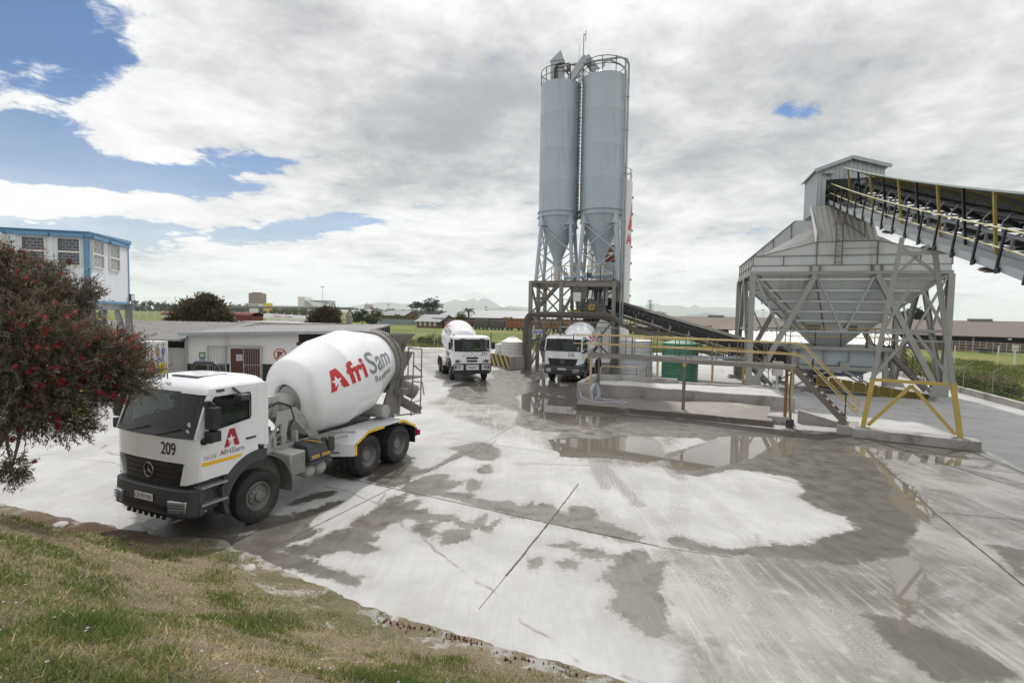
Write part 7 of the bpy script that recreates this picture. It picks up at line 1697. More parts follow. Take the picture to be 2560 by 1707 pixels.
def office_window(fn, w, h, glass):
    """fn(a, c, t): across, up, outwards"""
    b = MB()
    for a0, a1, c0, c1 in ((0, w, 0, .05), (0, w, h - .05, h), (0, .05, .05, h - .05), (w - .05, w, .05, h - .05), (.05, w - .05, h * .5 - .035, h * .5 + .035)): b.prism([(a0, c0), (a1, c0), (a1, c1), (a0, c1)], fn, .002, .05)
    f_ = b.build('window', M['cream'], OFF)
    MB().prism([(.05, .05), (w - .05, .05), (w - .05, h - .05), (.05, h - .05)], fn, .004, .012).build('pane', glass, f_)
    b = MB(); rows = 8
    for r_ in range(rows + 1):
        c = .06 + (h - .12) * r_ / rows; b.prism([(.18, c - .007), (w - .06, c - .007), (w - .06, c + .007), (.18, c + .007)], fn, .013, .02)
    for r_ in range(rows):
        c = .06 + (h - .12) * r_ / rows
        for q in range(3):
            a = .18 + (w - .24) * ((q + (.5 if r_ % 2 else 0)) / 2.5)
            if a < w - .06: b.prism([(a - .007, c + .008), (a + .007, c + .008), (a + .007, c + (h - .12) / rows - .008), (a - .007, c + (h - .12) / rows - .008)], fn, .013, .02)
    b.build('burglar_bars', M['galv'], f_)
    MB().prism([(-.12, h + .01), (w + .12, h + .01), (w + .12, h + .12), (-.12, h + .12)], fn, .003, .16).build('blue_visor', M['blue'], f_)
for x0 in (-2.12, -1.01): office_window(lambda a, c, t_, x0=x0: (x0 + a, -t_, 5.88 + c), .78, 1.10, M['winglass'])
for x0 in (-4.6, -3.5): office_window(lambda a, c, t_, x0=x0: (x0 + a, -t_, 5.88 + c), .78, 1.10, M['winglass'])
for y0 in (.24, 1.75): office_window(lambda a, c, t_, y0=y0: (t_, y0 + a, 5.87 + c), 1.0, 1.11, M['winpale'])
b = MB(); b.box(-3.15, -2.55, -.35, -.002, 6.62, 7.0); b.build('air_conditioner', M['cream'], OFF, None, .02)
b = MB(); b.ibeam((-OW, .25, 4.36), (.25, .25, 4.36), .18, .30); b.ibeam((-OW, OD - .15, 4.36), (.25, OD - .15, 4.36), .18, .30); b.ibeam((-.1, .35, 4.36), (-.1, OD + .55, 4.36), .2, .26); b.box(-OW, -.1, .4, OD - .3, 4.50, 4.53); b.build('floor_beam', M['galv'], OFF)
for x, y in ((-.1, OD + .2), (-.1, .35), (-4.5, .35), (-4.5, OD + .2)): MB().ibeam((x, y, 0), (x, y, 4.2), .22, .22, .02).build('leg', M['galv'], OFF)
b = MB(); b.ibeam((-.1, OD + .1, 2.4), (-.1, OD - 1.1, 4.2), .16, .16, .016); b.ibeam((-.1, 2.7, 2.3), (-.1, 1.2, 4.2), .1, .1, .014); b.ibeam((-.1, .5, 2.2), (-.1, 1.6, 4.2), .12, .12, .014); b.build('leg_brace', M['galv'], OFF)
b = MB(); b.box(.05, .10, OD - .1, OD + .35, 4.62, 4.95); b.bar((.05, OD + .1, 4.4), (.07, OD + .1, 4.7), .04); b.build('floodlight', M['dgrey'], OFF)
MB().box(.102, .11, OD - .07, OD + .32, 4.65, 4.92).build('floodlight_glass', M['lens'], OFF)
# stair under the office
ST = thing('office_stair', 'yellow-railed steel stair under the raised office', 'stair', (-21.6, 28.2, 0), R(-2))
b = MB()
for y in (0, .85): b.bar((-1.6, y, 3.35), (1.7, y, .4), .06, .22)
for k in range(11): b.box(-1.55 + .29 * k, -1.27 + .29 * k, .03, .82, 3.18 - .26 * k, 3.21 - .26 * k)
b.box(-3.6, -1.6, 0, .85, 3.3, 3.38); b.build('flight', M['darksteel'], ST)
b = MB()
for y in (0, .85):
    for h_ in (.5, 1.0): b.path([(-3.6, y, 3.4 + h_), (-1.6, y, 3.4 + h_), (1.7, y, .45 + h_)], .028, 6)
    b.bar((-1.6, y - .035, 3.40), (1.7, y - .035, .45), .012, .05)
b.build('handrail', M['yellow'], ST, 50)
for y in (0, .85):
    for k in range(6):
        x = -3.5 + 1.0 * k; z = 3.35 if x < -1.6 else 3.35 - (x + 1.6) * .894; MB().bar((x, y, z), (x, y, z + 1.0), .06).build('rail_post', M['black'], ST)
# white shipping container with stickers
CT = thing('shipping_container', 'white shipping container with safety stickers on its doors, behind the red-flowered tree', 'container', (-18.31, 25.6, 0), R(6.5))
CL, CW, CH = 6.06, 2.44, 2.585
b = MB(); b.sheet((-CL, .02, .16), (CL, 0, 0), (0, 0, CH - .3), .28, .035); b.sheet((0, CW - .02, .16), (-CL, 0, 0), (0, 0, CH - .3), .28, .035); b.box(-CL, 0, .03, CW - .03, CH - .04, CH - .01); b.box(-CL, -.08, .06, CW - .06, .10, CH - .05)
b.build('side_panel', M['plaster'], CT, fix=False)
b = MB()
for x in (-CL, -.12):
    for y in (0, CW - .12): b.box(x, x + .12, y, y + .12, 0, CH)
for z0 in (0, CH - .12): b.box(-CL + .12, -.12, 0, .08, z0, z0 + .12); b.box(-CL + .12, -.12, CW - .08, CW, z0, z0 + .12); b.box(-.1, 0, .12, CW - .12, z0, z0 + .12)
b.build('corner_frame', M['plaster'], CT)
for k in range(2):
    y0 = .13 + k * 1.1; dr = MB()
    for q in range(4): dr.box(-.07, -.03 if q % 2 else -.045, y0 + q * .272, y0 + .27 + q * .272, .13, CH - .14)
    dd_ = dr.build('door', M['plaster'], CT)
    b = MB()
    for yy in (.25, .8): b.tube((0.0, y0 + yy, .1), (0.0, y0 + yy, CH - .1), .02, 7); b.box(-.02, .03, y0 + yy - .15, y0 + yy + .04, 1.1, 1.15)
    b.build('locking_bar', M['galv'], dd_)
def sticker(name, y0, y1, z0, z1, m, parent=CT, x=.006): return MB().box(x - .028, x, y0, y1, z0, z1).build(name, m, parent)
st = sticker('hazard_board', 1.42, 2.25, .55, 1.42, M['signyellow'])
b = MB()
for k in range(5): b.box(.0065, .008, 1.5, 2.1 - .13 * (k % 3), 1.28 - .075 * k, 1.31 - .075 * k)
b.build('board_text', M['ink'], st); MB().box(.0065, .009, 1.44, 2.23, .57, .78).build('board_band', M['signgreen'], st); MB().box(.0065, .009, 1.44, 2.23, .82, .88).build('board_stripe', M['cream'], st)
sticker('fire_sign', .70, 1.22, .45, 1.45, M['signred']); sticker('notice_sheet', 1.38, 1.66, 1.83, 2.22, mat('brown_notice', (.36, .22, .07), .6, var=.2))
b = MB(); b.lathe([(0, 0), (.16, 0), (.16, .01), (0, .01)], (.006, 1.62, 1.62), (1, 0, 0), 20); b.build('mask_sign', M['signblue'], CT)
b = MB(); b.sphere((.018, 1.62, 1.65), .07, 8, 6, (.1, 1, 1)); b.box(.017, .02, 1.53, 1.71, 1.52, 1.58); b.build('mask_symbol', M['cream'], CT)
b = MB(); b.lathe([(.11, 0), (.17, 0), (.17, .01), (.11, .01)], (.006, 1.98, 2.05), (1, 0, 0), 20, True); b.build('round_sticker', M['signblue'], CT)
b = MB(); b.box(.0, .006, .60, .66, 1.8, 2.2); b.build('red_tag', M['signred'], CT)
# low white building
WA = R(6.4); WO = (-18.382, 29.5)
BD = thing('white_building', 'low white plastered building with black dado and brown door behind the first truck', 'building', (WO[0], WO[1], 0), WA)
LB, DB = 10.2, 9.0
zr = lambda x: 2.78 + .026 * x
def wallrect(b, x0, x1, z0, z1, t0=0, t1=.2): b.hexa([(x0, t0, z0), (x1, t0, z0), (x1, t1, z0), (x0, t1, z0)], [(x0, t0, z1 if z1 else zr(x0)), (x1, t0, z1 if z1 else zr(x1)), (x1, t1, z1 if z1 else zr(x1)), (x0, t1, z1 if z1 else zr(x0))])
b = MB(); wallrect(b, -.12, 2.2, 1.2, None); wallrect(b, 2.2, 3.93, 2.14, None); wallrect(b, 3.93, 6.0, 1.2, None); wallrect(b, 6.0, LB - .3, 1.2, 2.36); b.box(-.12, .08, .2, DB, 0, 2.8); b.box(LB - .5, LB - .3, .2, DB, 0, 2.9); b.box(-.12, LB - .3, DB - .2, DB, 0, 2.9)
b.build('wall', M['plaster'], BD)
b = MB(); wallrect(b, -.12, 2.2, 0, 1.2, -.004, .2); wallrect(b, 3.93, LB - .3, 0, 1.2, -.004, .2); b.build('black_dado', M['dado'], BD)
b = MB(); b.box(6.0, LB - .35, .1, .2, 2.36, 3.0); b.build('shade_fill', M['shadefill'], BD); MB().box(5.9, LB - .3, -.03, .0, 2.30, 2.48).build('lintel', M['doorbrown'], BD)  # solid near-black board above the wall, shade of the gap given as its colour
dr = MB(); dr.box(2.25, 3.05, .04, .09, .02, 2.08); dr.box(3.08, 3.88, .04, .09, .02, 2.08); dr = dr.build('door', M['doorbrown'], BD)
MB().box(2.55, 2.88, .032, .039, 1.38, 1.74).build('door_notice', M['cream'], dr)
b = MB()
for k in range(5): b.box(2.59, 2.84 - .04 * (k % 2), .028, .0315, 1.66 - .055 * k, 1.68 - .055 * k)
b.build('notice_text', M['signblue'], dr); MB().box(2.98, 3.04, .0, .04, 1.0, 1.12).build('door_handle', M['galv'], dr)
b = MB()
for x0, x1 in ((2.2, 2.25), (3.88, 3.93)): b.box(x0, x1, -.02, .1, 0, 2.14)
b.box(2.25, 3.88, -.02, .1, 2.085, 2.14); b.build('door_frame', M['cream'], BD)
for nm, x0, x1, yy in (('open_gate', 1.08, 2.02, -.12), ('security_gate', 3.02, 4.03, -.14)):
    b = MB()
    for x in (x0, x1): b.bar((x, yy, .05), (x, yy, 2.22), .045)
    for z in (.08, 1.15, 2.2): b.bar((x0, yy, z), (x1, yy, z), .035)
    for k in range(1, 8): b.tube((x0 + (x1 - x0) * k / 8, yy, .08), (x0 + (x1 - x0) * k / 8, yy, 2.2), .010, 5)
    b.build(nm, M['galv'], BD)
b = MB(); b.bar((2.06, -.14, .05), (2.06, -.14, 2.2), .05); b.bar((2.06, -.14, 2.22), (4.03, -.14, 2.22), .05); b.build('gate_frame', M['galv'], BD)
# signs on the wall
sg_ = MB().box(.55, .89, -.016, -.006, 1.50, 1.86).build('green_sign', M['signgreen'], BD); b = MB(); b.lathe([(.07, 0), (.12, 0), (.12, .004), (.07, .004)], (.72, -.017, 1.68), (0, -1, 0), 18, True); b.sphere((.72, -.019, 1.68), .05, 8, 5, (1, .1, 1)); b.build('sign_symbol', M['cream'], sg_)
sg_ = MB(); sg_.lathe([(0, 0), (.17, 0), (.17, .01), (0, .01)], (.72, -.006, 1.33), (0, -1, 0), 22); sg_ = sg_.build('blue_sign', M['signblue'], BD)
b = MB(); b.lathe([(.06, 0), (.10, 0), (.10, .004), (.06, .004)], (.72, -.018, 1.36), (0, -1, 0), 14, True); b.box(.66, .78, -.022, -.018, 1.22, 1.28); b.build('sign_symbol', M['cream'], sg_)
np_ = MB(); np_.lathe([(0, 0), (.36, 0), (.36, .012), (0, .012)], (4.98, -.006, 1.74), (0, -1, 0), 36); np_ = np_.build('no_parking_sign', M['cream'], BD)
b = MB(); b.lathe([(.30, 0), (.36, 0), (.36, .006), (.30, .006)], (4.98, -.019, 1.74), (0, -1, 0), 36, True); b.bar((4.98 - .22, -.034, 1.74 - .22), (4.98 + .22, -.034, 1.74 + .22), .01, .05); b.build('red_ring', M['signred'], np_)
decal_part('sign_letter', [fit2d(text2d('P', 1, .05), 4.84, 1.55, h=.38)], lambda x, y: (x, -.027, y), M['ink'], np_)
b = MB(); b.tube((-.1, -.1, 0), (-.1, -.1, 2.35), .07, 10); b.path([(-.1, -.1, 2.3), (-.1, -.1, 2.45), (.1, -.32, 2.75), (.12, -.38, 2.85)], .07, 8); b.build('downpipe', M['galv'], BD, 50)
b = MB(); b.hexa([(-.25, -.45, 2.86), (LB, -.45, 3.10), (LB, DB + .3, 3.30), (-.25, DB + .3, 3.06)], [(-.25, -.45, 2.94), (LB, -.45, 3.18), (LB, DB + .3, 3.38), (-.25, DB + .3, 3.14)]); b.build('roof', M['roofgrey'], BD)
b = MB(); b.hexa([(-.28, -.60, 2.80), (LB - .4, -.60, 3.06), (LB - .4, -.46, 3.06), (-.28, -.46, 2.80)], [(-.28, -.60, 2.99), (LB - .4, -.60, 3.22), (LB - .4, -.46, 3.22), (-.28, -.46, 2.99)]); b.build('gutter', M['galv'], BD)
b = MB()
for k in range(9): b.box(LB - .03, LB + .04, -.3 + k * 1.05, -.15 + k * 1.05, 2.5, 3.28)
b.box(LB - .1, LB - .04, -.3, DB, 2.55, 3.2); b.build('end_louvre', M['dgrey'], BD)
# the older shed roof joining on its left
SH = thing('old_shed', 'old open-fronted shed with sagging grey fibre cement roof left of the white building', 'shed', (WO[0] - .35, WO[1] + .35, 0), R(10))
b = MB(); b.hexa([(-9.5, -.5, 2.62), (.1, -.9, 2.50), (1.2, 9.5, 3.25), (-9.5, 9.5, 3.35)], [(-9.5, -.5, 2.70), (.1, -.9, 2.58), (1.2, 9.5, 3.33), (-9.5, 9.5, 3.43)])
for k in range(24): x = -9.3 + .4 * k; b.bar((x, -.55 - .04 * (x + 9.5), 2.71 - .0126 * (x + 9.5)), (x + .045 * (x + 9.5), 9.5, 3.44 - .009 * (x + 9.5)), .07, .03)
b.build('roof', M['roofgrey'], SH)
b = MB(); b.box(-9.4, -.15, .3, .5, 0, 2.05); b.box(-9.4, -.15, 8.5, 8.7, 0, 2.9); b.build('wall', M['plaster'], SH)
b = MB(); b.box(-9.4, -.1, -.2, .0, 2.36, 2.5); b.box(-9.4, -.15, .52, 1.5, .2, 2.3)  # dark solids under the roof edge: shade of the open gap built in as colour
for x in (-9.0, -6, -3, -.3): b.box(x - .06, x + .06, .02, .14, 2.05, 2.45)
b.build('roof_gap_shade', M['shadefill'], SH)
by = MB(); by.box(-.16, .16, -.16, .16, 0, .95); by.box(-.19, .19, -.19, .19, .95, 1.0); pb = G(200, 1037); by = by.build('bollard', M['yellow'], None, None, .03, loc=pb, rotz=.2); tag(by, 'yellow block bollard at the left behind the red-flowered tree', 'bollard')
tb_ = MB(); tb_.box(-.25, .25, -.3, .3, 0, .42); o_ = tb_.build('kerb_block', M['concrete'], None, None, .04, loc=pb + Vector((-1.0, 2.2, 0))); tag(o_, 'grey concrete kerb block on the yard behind the yellow bollard', 'block')
# ------------------------------------------------------------------ bottlebrush tree
def quad_cloud(P, D_, Wv, L, wd):
    """leaf quads: base points P, directions D_, width vectors Wv"""
    Wv = Wv * wd[:, None]; T_ = P + D_ * L[:, None]; Mid = P + D_ * (L * .45)[:, None]
    return np.stack([P, Mid + Wv, T_, Mid - Wv], 1).reshape(-1, 3)
def unit(a): return a / np.maximum(1e-9, np.linalg.norm(a, axis=1))[:, None]
def leaves_obj(name, co, tint, m, parent):
    n = len(co) // 4; o_ = fast_mesh(name, co, np.arange(n * 4).reshape(-1, 4), m); fattr(o_, 'tint', np.repeat(tint, 4)); o_.parent = parent; return o_
LEAF = blade_mat('bottlebrush_leaf', [(0, (.05, .042, .03)), (.35, (.105, .09, .06)), (.62, (.19, .165, .12)), (.82, (.17, .125, .075)), (1, (.19, .065, .055))], .3)
RED = blade_mat('red_bottlebrush', [(0, (.09, .010, .014)), (.5, (.23, .016, .024)), (1, (.34, .05, .045))], .25)
BB = thing('bottlebrush_tree', 'dark bottlebrush tree with red brush flowers leaning in from the left edge over the cab', 'tree', (-8.75, 7.55, .75))
rg = np.random.default_rng(11)
def bp(px_, py_, Y_): return np.array(at(px_, py_, Y_)) - np.array((-8.75, 7.55, .75))
lobes = [((-60, 760), 7.6, 115), ((40, 725), 7.8, 92), ((-40, 860), 7.3, 130), ((120, 760), 8.2, 88), ((85, 830), 7.5, 105), ((170, 812), 8.4, 75), ((60, 940), 7.4, 105), ((165, 900), 7.8, 98), ((235, 880), 8.1, 80), ((160, 985), 7.7, 80), ((235, 935), 8.0, 64),
         ((300, 918), 8.2, 66), ((335, 952), 8.35, 50), ((100, 1030), 7.6, 70), ((20, 1010), 7.3, 88), ((180, 1055), 7.8, 46), ((205, 740), 8.5, 34), ((320, 880), 8.4, 38), ((20, 660), 7.9, 34), ((125, 700), 8.3, 40), ((30, 1170), 7.5, 26), ((-60, 980), 7.2, 100), ((262, 985), 8.0, 34), ((-30, 690), 7.7, 60)]
b = MB(); base = np.array((-.05, 0, -.6)); fork = bp(14, 1070, 7.55); hub = bp(60, 985, 7.6)
b.path([tuple(base), tuple(base * .4 + fork * .6 + np.array((-.06, 0, 0))), tuple(fork), tuple(hub)], .06, 8, rs=[.12, .085, .07, .055])
b.path([tuple(fork), tuple(bp(20, 1130, 7.5)), tuple(bp(32, 1172, 7.5))], .012, 5, rs=[.03, .015, .008])
tips = []; twig_p, twig_d, twig_l, lob_i = [], [], [], []
for (pxy, Y_, rpx) in lobes:
    c = bp(*pxy, Y_); r_ = .88 * rpx * Y_ / 1300; mid = hub * .45 + c * .55 + rg.normal(0, .08, 3) + np.array((0, 0, -.12))
    b.path([tuple(hub), tuple(mid), tuple(c)], .02, 6, rs=[.035, .022, .012])
    nt = int(75 + 300 * (r_ / .55) ** 2)
    d0 = unit(rg.normal(0, 1, (nt, 3))); p0_ = c + d0 * (r_ * rg.uniform(.2, .98, nt))[:, None]
    out = unit(d0 * .75 + unit((c - hub)[None, :].repeat(nt, 0)) * .55 + rg.normal(0, .35, (nt, 3)) + np.array((0, 0, .05)))
    twig_p.append(p0_); twig_d.append(out); twig_l.append(rg.uniform(.12, .30, nt))
    for q in range(0, nt, 5): b.path([tuple(c + (p0_[q] - c) * .12), tuple(c + (p0_[q] - c) * .6 + rg.normal(0, .03, 3)), tuple(p0_[q] + out[q] * twig_l[-1][q])], .004, 4, rs=[.008, .005, .002])
TP, TD, TL = np.concatenate(twig_p), np.concatenate(twig_d), np.concatenate(twig_l)
b.build('trunk', mat('grey_bark', (.165, .15, .135), .9, var=.3, scale=9), BB, 60)
nt = len(TP); nl = 17; f = np.tile(np.linspace(.05, 1, nl), nt); ti = np.repeat(np.arange(nt), nl)
Pl = TP[ti] + TD[ti] * (TL[ti] * f)[:, None] + rg.normal(0, .008, (nt * nl, 3)); Dl = unit(TD[ti] * .75 + rg.normal(0, .55, (nt * nl, 3)) + np.array((0, 0, -.05)))
Wl = unit(np.cross(Dl, rg.normal(0, 1, (nt * nl, 3)))); tw_ = np.clip(rg.normal(.45, .16, nt), 0, 1)[ti]
leaves_obj('leaves', quad_cloud(Pl, Dl, Wl, rg.uniform(.05, .095, nt * nl), rg.uniform(.0045, .0085, nt * nl)), np.clip(tw_ + rg.normal(0, .15, nt * nl) + .25 * (f - .6), 0, 1), LEAF, BB)
fs_ = np.where((rg.random(nt) < .045 + .10 * (np.sin(TP[:, 0] * 3.1 + 1) * np.sin(TP[:, 2] * 2.7) > .35)) & (TL > .13))[0]; k = 80; ti = np.repeat(fs_, k); a = rg.uniform(0, 2 * math.pi, len(ti)); h_ = rg.uniform(0, 1, len(ti))
e1_ = unit(np.cross(TD[ti], np.array((.3, .2, 1.0)))); e2_ = np.cross(TD[ti], e1_); rad = e1_ * np.cos(a)[:, None] + e2_ * np.sin(a)[:, None]
Pf = TP[ti] + TD[ti] * (TL[ti] + .01 + h_ * .075)[:, None]; Df = unit(rad + TD[ti] * .25); Wf = unit(np.cross(Df, TD[ti]))
fl_ = leaves_obj('flowers', quad_cloud(Pf, Df, Wf, rg.uniform(.026, .046, len(ti)), rg.uniform(.0024, .0045, len(ti))), np.clip(rg.normal(.5, .22, len(ti)), 0, 1), RED, BB); tag(fl_, kind='stuff')
# ------------------------------------------------------------------ country behind: shrubs, rail yard, sheds, town, mountains, haze
FOL = {}
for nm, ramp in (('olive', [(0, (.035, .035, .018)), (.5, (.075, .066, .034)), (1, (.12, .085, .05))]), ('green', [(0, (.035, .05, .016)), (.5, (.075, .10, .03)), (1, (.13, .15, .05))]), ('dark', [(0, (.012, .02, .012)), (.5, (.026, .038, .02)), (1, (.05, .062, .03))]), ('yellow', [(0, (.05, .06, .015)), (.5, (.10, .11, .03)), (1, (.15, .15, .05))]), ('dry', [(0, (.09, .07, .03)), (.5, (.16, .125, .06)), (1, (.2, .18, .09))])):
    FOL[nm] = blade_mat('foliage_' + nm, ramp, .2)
def foliage(name, lobes, size, count, m, parent, seed, asp=.55, up=.0):
    """many leaf faces through the volume of several ellipsoids (centre, radii), denser towards the outside, with gaps"""
    rg = np.random.default_rng(seed); vol = np.array([np.prod(r_) ** .67 for c, r_ in lobes]); vol /= vol.sum(); C_, D_, tn = [], [], []
    for (c, r_), v in zip(lobes, vol):
        k = int(count * v); cl = max(5, k // 26); cd_ = unit(rg.normal(0, 1, (cl, 3))); cc = cd_ * (rg.uniform(.35, 1.0, cl) ** .5)[:, None]; ct = rg.normal(0, .17, cl)
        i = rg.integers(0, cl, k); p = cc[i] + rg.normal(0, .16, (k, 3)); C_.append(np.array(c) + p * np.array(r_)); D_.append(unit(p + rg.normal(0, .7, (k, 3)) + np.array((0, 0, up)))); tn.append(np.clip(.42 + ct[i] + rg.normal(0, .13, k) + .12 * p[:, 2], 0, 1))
    C_, D_, tn = np.concatenate(C_), np.concatenate(D_), np.concatenate(tn); n = len(C_); Wv = unit(np.cross(D_, rg.normal(0, 1, (n, 3)))); L = size * rg.uniform(.6, 1.4, n)
    return leaves_obj(name, quad_cloud(C_, D_, Wv, L, L * asp * .5), tn, m, parent)
def gz(x, y): return land_h(x, y)
def tree(name, label, cat, p, h, lobes, size, count, m, seed, trunk=.12, th=None, group=None, asp=.55):
    t = thing(name, label, cat, p, 0, group); foliage('crown', lobes, size, count, m, t, seed, asp)
    b = MB(); th = th or h * .6; b.path([(0, 0, -.4), (.05 * h * .2, 0, th * .5), (0, .02, th)], trunk, 7, rs=[trunk * 1.25, trunk, trunk * .55])
    for (c, r_) in lobes[: 8]: b.path([(0, 0, th * .55), (c[0] * .5, c[1] * .5, th * .55 + (c[2] - th * .55) * .6), c], trunk * .3, 5, rs=[trunk * .5, trunk * .32, trunk * .15])
    b.build('trunk', M['bark'], t, 60); return t
def P_(px_, Y_, py_=None, z=None):
    p = at(px_, 800, Y_); return Vector((p.x, p.y, gz(p.x, p.y) if z is None else z))
# two big shrubs over the low roofs
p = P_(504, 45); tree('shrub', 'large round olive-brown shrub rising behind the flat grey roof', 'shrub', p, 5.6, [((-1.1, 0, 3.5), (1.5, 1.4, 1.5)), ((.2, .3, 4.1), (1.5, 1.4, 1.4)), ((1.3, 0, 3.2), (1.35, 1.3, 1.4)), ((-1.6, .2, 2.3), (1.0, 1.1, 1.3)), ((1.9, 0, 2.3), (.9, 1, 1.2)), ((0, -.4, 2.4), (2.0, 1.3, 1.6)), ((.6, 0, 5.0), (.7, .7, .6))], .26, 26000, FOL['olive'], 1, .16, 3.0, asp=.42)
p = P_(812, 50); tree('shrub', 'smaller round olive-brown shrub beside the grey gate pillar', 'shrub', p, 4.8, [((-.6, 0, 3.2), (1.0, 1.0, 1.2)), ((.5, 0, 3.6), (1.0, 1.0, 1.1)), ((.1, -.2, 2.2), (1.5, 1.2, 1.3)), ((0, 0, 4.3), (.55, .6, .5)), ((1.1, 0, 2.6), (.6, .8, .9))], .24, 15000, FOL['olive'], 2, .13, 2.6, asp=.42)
# low parapet building and gate pillar
p0_, p1_ = at(572, 806, 50), at(770, 812, 46); d_ = (p1_ - p0_)
b = MB(); b.box(0, math.hypot(d_.x, d_.y), 0, 5, 0, 3.05); pbd = thing('parapet_building', 'plain white flat-roofed building with parapet between the two olive shrubs', 'building', (p0_.x, p0_.y, 0), math.atan2(d_.y, d_.x)); b.build('wall', M['plaster'], pbd)
MB().box(-.08, math.hypot(d_.x, d_.y) + .08, -.08, 5.08, 3.051, 3.18).build('parapet', M['concrete'], pbd)
p = P_(872, 50); b = MB(); b.box(-.2, .2, -.2, .2, -.1, 4.0); b.hexa([(-.26, -.26, 4.0), (.26, -.26, 4.0), (.26, .26, 4.0), (-.26, .26, 4.0)], [(-.03, -.03, 4.55), (.03, -.03, 4.55), (.03, .03, 4.55), (-.03, .03, 4.55)]); tag(b.build('gate_pillar', M['brownsteel'], None, loc=p), 'dark pointed pillar standing at the right end of the flat roofs', 'pillar')
# rail coach and pump boom
p0_, p1_ = at(404, 800, 88), at(628, 806, 84); d_ = p1_ - p0_; L_ = math.hypot(d_.x, d_.y)
CO = thing('rail_coach', 'old red railway coach with white window band behind the large olive shrub', 'coach', (p0_.x, p0_.y, gz(p0_.x, p0_.y)), math.atan2(d_.y, d_.x))
b = MB(); b.box(0, L_, 0, 2.8, 1.0, 2.2); b.box(L_ * .83, L_, 0.0, 2.8, 2.2, 3.35); b.build('body', M['wagonred'], CO); MB().box(0, L_ * .83, .002, 2.798, 2.2, 3.35).build('window_band', M['plaster'], CO)
b = MB()
for k in range(9): b.box(1.4 + 1.5 * k, 2.1 + 1.5 * k, -.02, .0, 2.35, 3.1)
b.build('window', M['winglass'], CO)
b = MB(); b.grid(lambda u, v: (u, 1.4 - 1.5 * math.cos(v), 3.34 + .62 * math.sin(v)), [-.1, L_ + .1], np.linspace(0, math.pi, 10)); b.build('roof', M['wagonred'], CO, 60)
b = MB(); b.box(.2, L_ - .2, .4, 2.4, .6, 1.0); [b.box(x - .8, x + .8, .2, 2.6, .1, .6) for x in (2.2, L_ - 2.2)]; b.build('bogie', M['darksteel'], CO)
p0_, p1_ = at(658, 800, 66), at(772, 803, 63); d_ = p1_ - p0_; L_ = math.hypot(d_.x, d_.y)
PB = thing('boom_pump', 'white folded concrete pump boom with red and dark lettering behind the parapet building', 'pump truck', (p0_.x, p0_.y, 0), math.atan2(d_.y, d_.x))
b = MB(); b.hexa([(0, 0, 3.3), (L_, 0, 3.25), (L_, .6, 3.25), (0, .6, 3.3)], [(.1, 0, 3.85), (L_, 0, 3.65), (L_, .6, 3.65), (.1, .6, 3.85)]); b.hexa([(.1, .7, 2.75), (L_ * .95, .7, 2.75), (L_ * .95, 1.1, 2.75), (.1, 1.1, 2.75)], [(.6, .7, 3.15), (L_ * .95, .7, 3.05), (L_ * .95, 1.1, 3.05), (.6, 1.1, 3.15)]); b.bar((.2, .3, 3.5), (.5, .5, 2.7), .3, .3); b.bar((L_ * .3, .3, 3.1), (L_ * .55, .3, 3.0), .1, .1)
b.build('boom', M['paint'], PB)
MB().box(.2, L_ + 1, -.2, 1.9, 1.0, 2.2).build('chassis', M['chassis'], PB)
b = MB()
for x in (.8, 2.2, L_ - .5): b.lathe([(.3, -.15), (.52, -.15), (.52, .15), (.3, .15), (0, .1)], (x, -.25, .52), (0, 1, 0), 18)
b.build('wheel', M['rubber'], PB)
decal_part('boom_lettering', [fit2d(text2d('AfriSam', 1, .01), L_ * .26, 3.40, h=.26)], lambda x, y: (x, -.012, y), M['red'], PB)
decal_part('boom_text', [fit2d(text2d('Pumpmaster', 1, .01), L_ * .50, 3.38, h=.22)], lambda x, y: (x, -.012, y), M['ink'], PB)
# goods wagons on the far track
def wagon(px0, px1, Y0, Y1, ztop, m, label, kind, group='goods wagons on the far track'):
    a_, c2 = at(px0, 800, Y0), at(px1, 800, Y1); d_ = c2 - a_; L_ = math.hypot(d_.x, d_.y); g = gz(a_.x, a_.y)
    t = thing('goods_wagon', label, 'wagon', (a_.x, a_.y, g), math.atan2(d_.y, d_.x), group); b = MB()
    if kind == 'open': b.box(.1, L_ - .1, 0, 2.6, .85, ztop); [b.box(x, x + .14, -.06, 0, .85, ztop) for x in np.arange(.4, L_ - .3, 1.5)]
    elif kind == 'tarp': b.box(.1, L_ - .1, 0, 2.6, .85, ztop - .5); b.prism([(0, ztop - .5), (2.6, ztop - .5), (2.3, ztop), (.3, ztop)], lambda a, c, t_: (t_, a, c), .1, L_ - .1)
    else:
        b.box(.1, L_ - .1, 0, 2.6, .85, 1.15)
        for x in np.arange(.3, L_ - .2, 1.25): b.bar((x, 0, 1.1), (x, 0, ztop), .14); b.bar((x, 2.6, 1.1), (x, 2.6, ztop), .14); b.bar((x, 0, 1.1), (x + .9, 0, ztop), .09)
        b.bar((.1, 0, ztop), (L_ - .1, 0, ztop), .14); b.bar((.1, 0, (ztop + 1.1) / 2), (L_ - .1, 0, (ztop + 1.1) / 2), .12); b.bar((.1, 2.6, ztop), (L_ - .1, 2.6, ztop), .12); b.box(.5, L_ - .5, .4, 2.2, 1.15, ztop * .72)
    b.build('body', m, t); b = MB()
    for x in (1.2, L_ - 1.2):
        for dx in (-.55, .55): b.lathe([(0, -.06), (.42, -.06), (.42, .06), (0, .06)], (x + dx, .25, .42), (0, 1, 0), 12)
    b.box(.2, L_ - .2, .3, 2.3, .6, .85); b.build('running_gear', M['darksteel'], t); return t
wagon(1078, 1108, 150, 148, 2.9, M['wagongrey'], 'dark short van at the left end of the wagon row', 'open')
